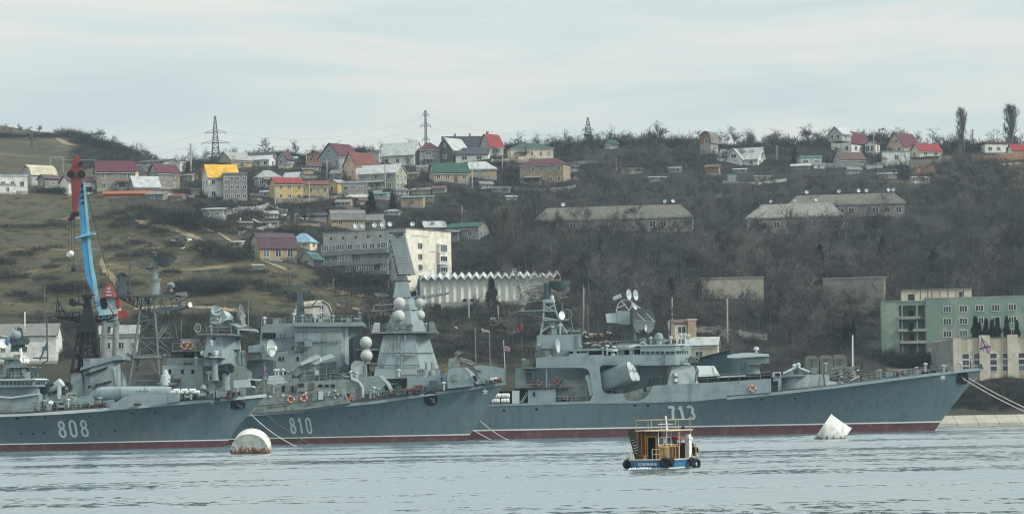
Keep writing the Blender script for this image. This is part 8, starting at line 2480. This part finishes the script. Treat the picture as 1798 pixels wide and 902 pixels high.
# ============================================================ mooring lines
def rope(label, a, b, sag, m, r=.06):
 pts = [a.lerp(b, i / 16) - EZ * sag * 4 * (i / 16) * (1 - i / 16) for i in range(17)]
 mb = MB()
 for i, (p_, q_) in enumerate(zip(pts, pts[1:])):
  n = 3
  for j in range(n):
   u_, v_ = p_.lerp(q_, j / n), p_.lerp(q_, (j + .72) / n)
   mb.tube(u_, v_, r, r, 5)
   mb.tube(v_, p_.lerp(q_, (j + 1) / n), r * .7, r * .7, 4)
 mb.solo('mooring_line', m, label, 'rope', base=tuple(pts[-1]))
rope('lower white mooring line from the anchor pocket of cruiser 713', A.on(1690, 664, .3), P(1850, 742, 430), .5, ROPEW, .062)
rope('upper white mooring line from the bow of cruiser 713', A.on(1700, 663, .3), P(1850, 736, 438), .4, ROPEW, .062)
rope('white mooring line from the anchor pocket of destroyer 810', B.on(759, 702, .3), W(868, 771) - EZ * .3, .5, ROPEW, .065)
rope('white mooring line from under the bow of destroyer 810', A.on(842, 737, .3), W(901, 772) - EZ * .3, .4, ROPEW, .065)
rope('white mooring line falling from the bow of frigate 808', E.on(440, 726, .3), W(529, 783) - EZ * .3, .6, ROPEW, .06)
rope('thin brown mooring line crossing the number 810', E.on(450, 712, .3), W(556, 781) - EZ * .3, .5, ROPEB, .05)

# ============================================================ flags
def flag(label, corners, m, pat=None, wave=.12, nx_=18, ny_=12, name='flag'):
 """corners as world points: hoist top, hoist bottom, fly top, fly bottom"""
 ht, hb2, ft, fb = corners
 mb = MB()
 vs = []
 for j in range(ny_ + 1):
  for i in range(nx_ + 1):
   u_, v_ = i / nx_, j / ny_
   p_ = ht.lerp(ft, u_).lerp(hb2.lerp(fb, u_), v_)
   vs.append(p_ + Vector((0, wave * math.sin(u_ * 9 + v_ * 2) * u_, -.06 * math.sin(u_ * 6))))
 o = len(vs)
 vs += [p_ + Vector((0, .012, 0)) for p_ in vs]
 for j in range(ny_):
  for i in range(nx_):
   a = j * (nx_ + 1) + i
   for off in (0, o):
    mb.f.append((a + off, a + 1 + off, a + nx_ + 2 + off, a + nx_ + 1 + off))
    mb.m.append(pat((i + .5) / nx_, (j + .5) / ny_) if pat else 0)
 mb.v = [tuple(v) for v in vs]
 return mb.solo(name, m, label, 'flag')
FR = mat('flag_red', (.48, .03, .05), .8, .08, 2.); FW = mat('flag_white', (.70, .70, .70), .8, .05, 2.); FB = mat('flag_blue', (.03, .05, .24), .8, .1, 2.); FY = mat('flag_yellow', (.62, .36, .05), .8, .1, 2.); FO = mat('flag_orange', (.55, .12, .05), .8, .1, 2.)
def jack(u_, v_):
 x, y = abs(u_ - .5), abs(v_ - .5)
 d = min(abs(u_ - v_), abs(u_ + v_ - 1)) * .72
 if x < .035 or y < .045: return 0
 if d < .085: return 2
 if d < .135 or x < .075 or y < .10: return 1
 return 0
y_ = A.Y + 8.3
flag('red jack with a blue diagonal cross flying at the bow of cruiser 713', [P(1723.5, 592, y_), P(1721, 612, y_), P(1740.5, 610, y_ - .8), P(1737, 622, y_ - .8)], [FR, FW, FB], jack, .15, 34, 24)
y_ = B.Y + 6.6
flag('red jack with a blue diagonal cross at the bow of destroyer 810', [P(884.5, 605, y_), P(885, 613.5, y_), P(896.5, 610, y_ - .4), P(894, 618, y_ - .4)], [FR, FW, FB], jack, .1, 26, 18)
y_ = E.Y + 6.5
MB().tube(P(465, 690, y_), P(464, 636, y_), .06).tube(P(465, 660, y_), P(465, 666, y_), .25, .3, 8).solo('bow_staff', GREY2, 'thin staff at the bow of frigate 808', 'flagstaff')
flag('drooping red and white jack at the bow of frigate 808', [P(464.3, 640, y_ - .1), P(464.6, 655, y_ - .1), P(467.5, 646, y_ - .3), P(470.5, 661, y_ - .3)], [FR, FW, FB], jack, .12, 22, 16)
y_ = B.Y + 4.2
flag('small dark red flag under the left yard of the lattice mast', [P(224.5, 522, y_), P(226, 531, y_), P(232, 525, y_), P(229, 530, y_)], [FR], None, .05, 8, 6)
flag('blue and white signal flag beside the lattice mast', [P(256, 521, y_), P(258, 534, y_), P(262, 524, y_), P(264, 534, y_)], [FB, FW], lambda u_, v_: 1 if v_ < .4 else 0, .06, 8, 8)
flag('yellow and orange signal flag on the right of the lattice mast', [P(306.5, 516, y_), P(309, 528, y_), P(311, 520, y_), P(315, 527, y_)], [FY, FO], lambda u_, v_: 1 if u_ + v_ > .8 else 0, .06, 8, 8)
y_ = A.Y + 5.5
MB().tube(P(917, 646, y_), P(916, 562, y_), .05).solo('ensign_staff', GREY2, 'thin halyard pole above the launcher well of cruiser 713', 'flagstaff')
flag('drooping dark red and blue ensign left of the lattice mast of cruiser 713', [P(914, 566, y_ - .1), P(914.5, 584, y_ - .1), P(917.5, 572, y_ - .2), P(919.5, 597, y_ - .2)], [FR, FB], lambda u_, v_: 1 if v_ > .6 else 0, .12, 10, 14)

# ============================================================ harbour boat
q = W(1140, 823)
TB = thing('harbour_boat', 'small blue harbour boat with an orange cabin and tyre fenders', 'boat', (q.x, q.y, 0), None, R(65))
TB.scale = (1.36, 1.02, .98)
BLUE = mat('boat_blue', (.030, .165, .35), .5, .15, .8, .35, streak=.5, scol=(.05, .10, .16), spots=.4, spcol=(.07, .17, .26), spscale=1.2)
ORG_ = mat('boat_orange', (.40, .20, .065), .6, .2, 1.2, .25, spots=.7, spcol=(.28, .13, .05), spscale=2.)
ORD = mat('boat_red_brown', (.115, .05, .03), .6, .15, 1.2)
YEL = mat('boat_yellow', (.46, .31, .09), .6, .2, 1.5, spots=.7, spcol=(.25, .16, .06), spscale=2.5)
CRM = mat('boat_cream', (.56, .52, .38), .6, .12, 1.5, spots=.4, spcol=(.35, .28, .16), spscale=2.)
RUB = mat('tyre_rubber', (.012, .013, .015), .75, .2, 2., .2)
WOOD = mat('boat_planks', (.060, .050, .032), .9, .25, 1.5)
def bl(name, mb, m, parent=None, smooth=False): return mb.build(name, m, parent or TB, smooth=smooth, local=True)
mb = MB()
secs = [(0, 1.72, .80), (1.5, 1.85, .78), (3.5, 1.9, .80), (5.0, 1.65, .88), (6.2, 1.05, 1.0), (7.0, .10, 1.15)]
rows = ((-.5, .80), (.0, .90), (.12, .92), (.125, .93), (.62, .985), (.63, 1.03), (1, 1.03))
pts = []
for x, h, zd in secs:
 col = []
 for i, (f, wk) in enumerate(rows):
  z = f if i < 4 else zd * f if i < 6 else zd
  if i == 4: z = zd - .14
  if i == 5: z = zd - .13
  col.append((x + (.25 * z if x > 5 else 0) - (.12 * z if x == 0 else 0), h * wk, z))
 pts.append(col)
n = len(rows)
for sg in (-1, 1):
 o = len(mb.v)
 for col in pts: mb.v += [(x, sg * y, z) for x, y, z in col]
 for i in range(len(secs) - 1):
  for j in range(n - 1):
   a = o + i * n + j
   mb.f.append((a, a + n, a + n + 1, a + 1)); mb.m.append({0: 2, 1: 1, 5: 0, 4: 0}.get(j, 0))
c = pts[0]
for j in range(n - 1):
 o = len(mb.v)
 mb.v += [(c[j][0], -c[j][1], c[j][2]), (c[j][0], c[j][1], c[j][2]), (c[j + 1][0], c[j + 1][1], c[j + 1][2]), (c[j + 1][0], -c[j + 1][1], c[j + 1][2])]
 mb.f.append((o, o + 1, o + 2, o + 3)); mb.m.append({0: 2, 1: 1}.get(j, 0))
bl('hull', mb, [BLUE, WHITE, BLACK])
mb = MB()
for i in range(len(secs) - 1):
 a, b = pts[i][-1], pts[i + 1][-1]
 mb.add([(a[0], -a[1], a[2] - .05), (b[0], -b[1], b[2] - .05), (b[0], b[1], b[2] - .05), (a[0], a[1], a[2] - .05)], [(0, 1, 2, 3)])
bl('deck', mb, WOOD)
mb = MB()
for sg in (-1, 1):
 mb.path([(p_[-1][0], sg * p_[-1][1], p_[-1][2] + .02) for p_ in pts], .06, 6)
mb.tube((pts[0][-1][0], -1.8, .82), (pts[0][-1][0], 1.8, .82), .06)
bl('gunwale', mb, CRM)
mb = MB()                                          # planks of the stern
for i in range(9):
 y = -1.5 + i * .37
 mb.box(-.075, -.06, y, y + .02, .16, .66)
bl('plank_seams', mb, BLACK)
fc = bpy.data.curves.new('registration', 'FONT'); fc.body = 'CC 58 078 00 RU'; fc.size = .30; fc.extrude = .01; fc.space_character = 1.1; fc.offset = .008
fo = bpy.data.objects.new('tmp', fc); link(fo); dg = bpy.context.evaluated_depsgraph_get()
fm_ = bpy.data.meshes.new_from_object(fo.evaluated_get(dg)); bpy.data.objects.remove(fo)
fm_.materials.clear(); fm_.materials.append(STRIPE)
xs_ = [v.co.x for v in fm_.vertices]
wd = max(xs_) - min(xs_)
fm_.transform(Matrix.Translation((-.125, .95, .33)) @ Matrix(((0, 0, -1, 0), (-1, 0, 0, 0), (0, 1, 0, 0), (0, 0, 0, 1))) @ Matrix.Diagonal((1.72 / wd, 1, 1, 1)))
rg_ = bpy.data.objects.new('registration', fm_); link(rg_); rg_.parent = TB; rg_['label'] = 'white registration letters on the blue stern'
# cabin
zr_ = 3.32
mb = MB()
mb.box(.85, .93, .55, 1.42, .78, zr_); mb.box(.85, .93, -.38, -.20, .78, zr_); mb.box(.85, .93, -.20, .55, 2.78, zr_)
mb.box(.85, 4.9, 1.36, 1.44, .78, zr_); mb.box(4.82, 4.9, -1.2, 1.40, .78, 2.2)
cb = bl('cabin', mb, ORD)
mb = MB(); mb.box(.80, .86, -.28, -.18, .78, 2.9); mb.box(.80, .86, .53, .63, .78, 2.9); mb.box(.80, .86, -.18, .53, 2.8, 2.9)
dr_ = bl('door_frame', mb, ORG_, cb)
bl('doorway', MB().box(1.4, 1.5, -.3, 1.3, .78, 3.2), BLACK, cb)
for y in (1.42, 1.1, .75):
 bl('cabin_post', MB().box(.78, .86, y - .05, y + .05, .78, zr_), ORG_, cb)
bl('stern_seat', MB().box(.2, .75, .55, 1.4, 1.12, 1.2).box(.25, .7, .6, 1.35, .78, 1.12), ORG_)
mb = MB()                                          # starboard side of the cabin: slatted orange panels, windows over them
mb.box(.9, 4.9, -.42, -.36, .8, .88); mb.box(.9, 4.9, -.43, -.35, 1.86, 2.02)
for i in range(8):
 x = .92 + i * .56
 mb.box(x, x + .10, -.43, -.36, .88, 1.86)
bl('side_panel', mb, ORG_, cb)
bl('side_backing', MB().box(.95, 4.85, -.34, -.30, .85, 1.9), WOOD, cb)
for i, x in enumerate((1.35, 2.55, 3.75)):
 wf = bl('window', MB().box(x - .5, x + .5, -.42, -.36, 2.08, 2.13).box(x - .5, x + .5, -.42, -.36, 2.72, 2.78).box(x - .5, x - .44, -.42, -.36, 2.1, 2.75).box(x + .44, x + .5, -.42, -.36, 2.1, 2.75), WHITE, cb)
 bl('pane', MB().box(x - .44, x + .44, -.40, -.38, 2.12, 2.73), PANE, wf)
for x in (.9, 3.1, 4.8):
 bl('cabin_post', MB().box(x - .04, x + .04, -.44, -.36, 2.0, zr_), WHITE, cb)
bl('roof', MB().box(.55, 5.2, -1.35, 1.6, zr_, zr_ + .10), CRM)
for y in (-1.25,):
 for x in (.75, 2.9, 5.0):
  bl('awning_post', MB().tube((x, y, .8), (x, y, zr_), .035), CRM)
mb = MB()
zt_ = zr_ + 1.0
ring_ = [(.7, 1.5), (.7, -1.2), (5.0, -1.2), (5.0, 1.5)]
for i in range(4):
 a, b = ring_[i], ring_[(i + 1) % 4]
 mb.tube((*a, zt_ - (.0 if i else .0)), (*b, zt_), .04)
 for f in (0, .4):
  x, y = a[0] + (b[0] - a[0]) * f, a[1] + (b[1] - a[1]) * f
  mb.tube((x, y, zr_), (x, y, zt_), .035)
bl('roof_rail', mb, mat('rail_ochre', (.36, .31, .17), .6, .2, 2.))
mb = MB().tube((2.6, -.3, zr_), (2.45, -.3, zr_ + 1.2), .11, .06).tube((2.45, -.95, zr_ + .62), (2.45, .45, zr_ + .62), .04).ball((2.44, -.3, zr_ + 1.25), .09, 10)
bl('mast', mb, WHITE)
bl('roof_horn', MB().ball((4.3, -.9, zr_ + .25), .16, 12).box(4.1, 4.5, -1.05, -.75, zr_ + .1, zr_ + .2), BLACK)
# gangplank leaning on the port quarter
mb = MB()
g0, g1 = Vector((.15, 1.05, .95)), Vector((-.05, 1.62, 3.55))
dg_ = (g1 - g0); ln_ = dg_.length; dg_.normalize(); sd_ = Vector((0, 1, -.2)).normalized()
for i in range(11):
 c_ = g0 + dg_ * (ln_ * (i + .5) / 11)
 mb.obox(c_, (.05, .62, ln_ / 11 * .84), Matrix((Vector((1, 0, 0)), sd_, dg_)).transposed())
bl('gangplank', mb, WOOD)
mb = MB()
for s_ in (-.3, .3):
 mb.tube(g0 + sd_ * s_ + Vector((.06, 0, 0)), g1 + sd_ * s_ + Vector((.06, 0, 0)), .05)
bl('gangplank_rail', mb, BLACK)
bl('stern_rail', MB().path([(.1, -.25, .8), (.1, -.25, 1.75), (.1, -1.0, 1.75), (.1, -1.0, .8)], .035).tube((.1, -.25, 1.3), (.1, -1.0, 1.3), .03).tube((.1, -.6, .8), (.1, -.6, 1.75), .03), CRM)
bl('stern_gate', MB().path([(.1, -1.05, .8), (.1, -1.05, 1.9), (.1, -1.75, 1.9), (.1, -1.75, .8)], .06).tube((.1, -1.05, 1.2), (.1, -1.75, 1.2), .05).tube((.1, -1.4, .8), (.1, -1.4, 1.9), .05), YEL)
mb = MB()
for y, dz in ((1.78, 0), (1.62, .05), (1.46, .0)):
 mb.path([(.1, y, .75), (.1, y + .03, 1.3 + dz), (.3, y, 1.65 + dz), (.6, y - .02, 1.3)], .045)
bl('port_rail', mb, WHITE)
bl('exhaust_box', MB().box(4.5, 4.95, -1.35, -.95, .85, 2.55).box(4.42, 5.03, -1.42, -.88, 2.5, 2.68).box(4.55, 4.9, -1.3, -1.0, 2.68, 2.95), WHITE)
bl('life_jacket_bundle', MB().obox((3.6, -.75, 2.62), (1.1, .5, .22), (0, .1, 0)).tube((3.0, -.8, 2.5), (4.4, -.8, 2.5), .04), mat('jacket_red', (.36, .05, .04), .8, .15, 2.))
bl('bow_locker', MB().loft([[(5.2, -1.3, .85), (6.0, -1.0, .9), (6.0, .9, .9), (5.2, 1.2, .85)], [(5.3, -1.1, 1.45), (5.9, -.8, 1.4), (5.9, .8, 1.4), (5.3, 1.1, 1.45)]]), WHITE)
mb = MB()
for z in (1.35, 1.6, 1.9):
 mb.path([(5.4, -1.5, z), (6.3, -1.05, z + .05), (7.1, -.1, z + .1), (6.3, 1.05, z + .05), (5.4, 1.5, z)], .045)
for x, y in ((5.4, -1.5), (5.9, -1.28), (6.3, -1.05), (6.75, -.55), (7.1, -.1), (6.3, 1.05)):
 mb.tube((x, y, .9), (x, y, 1.95), .045)
bl('bow_rail', mb, YEL)
bl('winch', MB().lathe((5.6, -1.2, 1.5), (1, 0, 0), [(.3, -.3), (.3, -.22), (.15, -.2), (.15, .2), (.3, .22), (.3, .3)], 14).tube((5.55, -1.2, 1.0), (5.6, -1.2, 1.6), .1).tube((5.7, -1.25, 1.4), (5.7, -1.0, 2.15), .07), BLACK)
def tyre(c, ax, r=.31, t=.13, n=20):
 mb = MB(); c = Vector(c); m_ = Vector(ax).to_track_quat('Z', 'Y').to_matrix()
 prof = [(r + t * math.cos(2 * math.pi * i / 10), t * 1.1 * math.sin(2 * math.pi * i / 10)) for i in range(10)]
 vs = [c + m_ @ Vector((a * math.cos(2 * math.pi * j / n), a * math.sin(2 * math.pi * j / n), z)) for j in range(n) for a, z in prof]
 fs = [(j * 10 + i, j * 10 + (i + 1) % 10, ((j + 1) % n) * 10 + (i + 1) % 10, ((j + 1) % n) * 10 + i) for j in range(n) for i in range(10)]
 mb.add(vs, fs)
 o = bl('tyre_fender', mb, RUB, smooth=True)
 bl('lanyard', MB().tube(c + Vector((0, 0, r + t)), c + Vector((0, 0, r + t + .3)), .025), ROPEB, o)
tyre((.15, 2.12, .45), (.3, 1, 0)); tyre((.45, 2.08, .5), (.3, 1, 0), .33)
tyre((-.28, -1.62, .60), (1, .4, 0), .30, .16); tyre((.1, -2.02, .62), (.25, -1, 0), .31)
tyre((3.4, -2.12, .52), (.15, -1, 0), .31, .14)
tyre((4.3, -2.1, .30), (-.2, -1, 0), .34, .14)
tyre((7.2, -.25, .85), (.8, -.7, 0), .38, .17); tyre((7.0, .1, .55), (1, .2, 0), .34, .18)
# stern wash of the boat
FOAM = mat('foam', (.62, .66, .66), .7, .15, 3.)
rnf = random.Random(9)
mb = MB()
for i in range(34):
 a = Vector((-.3 - abs(rnf.gauss(0, .45)), rnf.gauss(.3, .55), .02))
 mb.lathe(a, CYL, [(rnf.uniform(.08, .26), 0), (rnf.uniform(.05, .16), rnf.uniform(.03, .14)), (.01, .16)], 7)
w_ = bl('wash', mb, FOAM); w_.parent = None; w_.matrix_world = Matrix.Translation(TB.location) @ Matrix.Rotation(TB.rotation_euler.z, 4, 'Z')
w_.name = 'wake_foam'; tag(w_, 'small white patch of foam churned up under the stern of the harbour boat', 'foam', kind='stuff')

# ============================================================ people on the decks
SKIN = mat('skin', (.42, .25, .18), .6, .08, 3.); HAIR = mat('dark_hair', (.03, .022, .018), .8, .1, 3.)
NAVY = mat('navy_cloth', (.018, .022, .030), .9, .15, 3.); ORJ = mat('orange_jacket', (.62, .13, .045), .8, .12, 3.); TROU = mat('dark_trousers', (.03, .034, .042), .9, .15, 3.)
def person(label, foot, face, top, leg, pose='stand', h=1.76):
 """body grown as one skin over a skeleton; face = heading angle about z (0 looks along +x)"""
 V, E_, Rr = [], [], []
 def v(x, y, z, r, par=None, ry=None):
  V.append((x, y, z)); Rr.append((r, ry or r))
  if par is not None: E_.append((par, len(V) - 1))
  return len(V) - 1
 b = .12 if pose == 'bend' else 0
 pel = v(0, 0, .95, .13)
 ab = v(.02 + b * .4, 0, 1.12, .125, pel, .14); ch = v(.02 + b, 0, 1.34, .13, ab, .17); nk = v(.03 + b * 1.3, 0, 1.50, .06, ch)
 hd_ = v(.05 + b * 1.6, 0, 1.60, .085, nk); v(.06 + b * 1.7, 0, 1.72, .08, hd_)
 for s_ in (-1, 1):
  st_ = .10 * s_ if pose == 'stride' else .02 * s_
  hip = v(0, .09 * s_, .88, .095, pel); kn = v(.02 + st_, .10 * s_, .50, .065, hip); an_ = v(-.02 + st_ * 1.6, .10 * s_, .09, .045, kn); v(.14 + st_ * 1.6, .115 * s_, .04, .04, an_)
  sh = v(.02 + b, .19 * s_, 1.42, .065, ch)
  if pose == 'bend': el_ = v(.14 + b, .24 * s_, 1.20, .045, sh); wr = v(.34 + b, .16 * s_, 1.12, .034, el_)
  else: el_ = v(-.02, .26 * s_, 1.14, .046, sh); wr = v(.08, .25 * s_, .91, .034, el_)
  d_ = Vector(V[wr]) - Vector(V[el_]); d_.normalize()
  pm = v(*(Vector(V[wr]) + d_ * .07), .030, wr)
  for k_ in range(4):
   q_ = Vector(V[pm]) + d_ * (.07 + .01 * (1 - abs(k_ - 1.4))) + Vector(((k_ - 1.5) * .018, -.01 * s_, 0)); v(*q_, .009, pm)
  v(*(Vector(V[wr]) + d_ * .06 + Vector((.045, 0, .01))), .010, wr)
 me = bpy.data.meshes.new('body'); me.from_pydata(V, E_, [])
 o = link(bpy.data.objects.new('tmp_body', me))
 md = o.modifiers.new('skin', 'SKIN')
 for i, sv in enumerate(me.skin_vertices[0].data):
  sv.radius = Rr[i]; sv.use_root = i == 0
 o.modifiers.new('sub', 'SUBSURF').levels = 2
 m2 = bpy.data.meshes.new_from_object(o.evaluated_get(bpy.context.evaluated_depsgraph_get()))
 bpy.data.objects.remove(o)
 m2.transform(Matrix.Scale(h / 1.80, 4))
 m2.name = 'body'
 m2.materials.clear()
 for m_ in (top, leg, SKIN, BLACK): m2.materials.append(m_)
 for p_ in m2.polygons:
  c_ = p_.center * (1.80 / h)
  p_.material_index = 2 if c_.z > 1.49 else 3 if c_.z < .10 else 1 if (c_.z < .93 and abs(c_.y) < .2) else 2 if (abs(c_.y) > .13 and c_.z < .93) else 0
  p_.use_smooth = True
 ob = link(bpy.data.objects.new('person', m2))
 ob.location = foot; ob.rotation_euler = (0, 0, face); ORG[ob.name] = (0, 0, 0)
 tag(ob, label, 'person')
 s_ = h / 1.8
 mb = MB().ball((.05 * s_ + b * 1.7 * s_, 0, 1.72 * s_), .105 * s_, 14, .85)
 mb.build('cap' if top is NAVY else 'hair', NAVY if top is NAVY else HAIR, ob, smooth=True, local=True)
 mb = MB().ball(((.135 + b * 1.7) * s_, .035, 1.68 * s_), .012, 6).ball(((.135 + b * 1.7) * s_, -.035, 1.68 * s_), .012, 6)
 mb.build('eyes', HAIR, ob, local=True)
 MB().lathe(((.13 + b * 1.7) * s_, 0, 1.645 * s_), (1, 0, -.2), [(.018, 0), (.012, .02), (.004, .03)], 6).build('nose', SKIN, ob, local=True)
 return ob
def deck_z(S, px, py, d):
 p_ = S.p(px, py, d); return Vector((p_.x, p_.y, S.zdeck(p_.x) - .12))
person('person in an orange jacket standing between the gun and the grey deckhouse of destroyer 810', deck_z(B, 715, 690, 2.0), R(200), ORJ, TROU, 'stand')
person('person in dark clothes standing beside the orange jacket on destroyer 810', deck_z(B, 727, 688, 2.2), R(-60), NAVY, TROU, 'stride')
person('person in orange overalls on the side deck left of the gun turret of destroyer 810', deck_z(B, 614, 706, .9), R(30), ORJ, ORJ, 'bend')
person('sailor in dark uniform standing on the foredeck behind the rocket launchers of cruiser 713', deck_z(A, 1512, 670, 6.2), R(-100), NAVY, NAVY, 'stand', 1.8)
person('sailor in dark uniform on watch by the jack staff of cruiser 713', deck_z(A, 1704, 646, 8.2), R(-20), NAVY, NAVY, 'stand', 1.8)

# ============================================================ gulls
def gull(label, p_, span, head, dihedral, white=True):
 a = WHITE; mb = MB(); s_ = span / 1.3
 f = Vector((math.cos(head), math.sin(head), 0)); r_ = Vector((math.sin(head), -math.cos(head), 0)); p_ = Vector(p_)
 st_ = [(-.26, .01), (-.18, .05), (-.02, .085), (.12, .07), (.2, .05), (.25, .055), (.30, .03), (.35, .006)]
 rings = []
 for x, rr in st_:
  rings.append([p_ + f * x * s_ + r_ * rr * s_ * math.cos(2 * math.pi * i / 8) + EZ * rr * s_ * math.sin(2 * math.pi * i / 8) for i in range(8)])
 mb.loft(rings)
 for sg in (-1, 1):
  q_ = [(.0, 0, .10, -.08), (.28, .16 * dihedral, .12, -.07), (.48, .10 * dihedral, .06, -.06), (.66, -.10 * dihedral, -.08, -.12)]
  rg2 = []
  for y, z, x0, x1 in q_:
   b0 = p_ + r_ * sg * y * s_ + EZ * (z + .03) * s_
   rg2.append([b0 + f * x0 * s_, b0 + f * x1 * s_, b0 + f * x1 * s_ + EZ * .012, b0 + f * x0 * s_ + EZ * .012])
  mb.mi = 1; mb.loft(rg2); mb.mi = 0
 mb.solo('gull', [WHITE, mat('gull_wing', (.16, .16, .16), .8, .2, 3.)], label, 'bird', smooth=True)
gull('gull gliding in front of the ridge left of the steep maroon roof', P(1549, 231, 330), 1.7, R(205), 1.6)
gull('white gull sitting on top of the whip aerial of the lattice mast', P(227, 417, B.Y + 4.6), .9, R(180), -1.0)

# ============================================================ haze in the air
HZ = bpy.data.materials.new('haze'); HZ.use_nodes = True
t = HZ.node_tree; t.nodes.clear()
pv = t.nodes.new('ShaderNodeVolumePrincipled'); pv.inputs['Color'].default_value = (.66, .84, 1.0, 1)
pv.inputs['Density'].default_value = .00012; pv.inputs['Anisotropy'].default_value = .2
om = t.nodes.new('ShaderNodeOutputMaterial'); t.links.new(pv.outputs[0], om.inputs['Volume'])
hz = MB().box(-740, 740, -90, 1530, -3.6, 175).build('haze', HZ)
tag(hz, 'thin pale haze lying over the harbour and the hills', 'haze', kind='stuff')
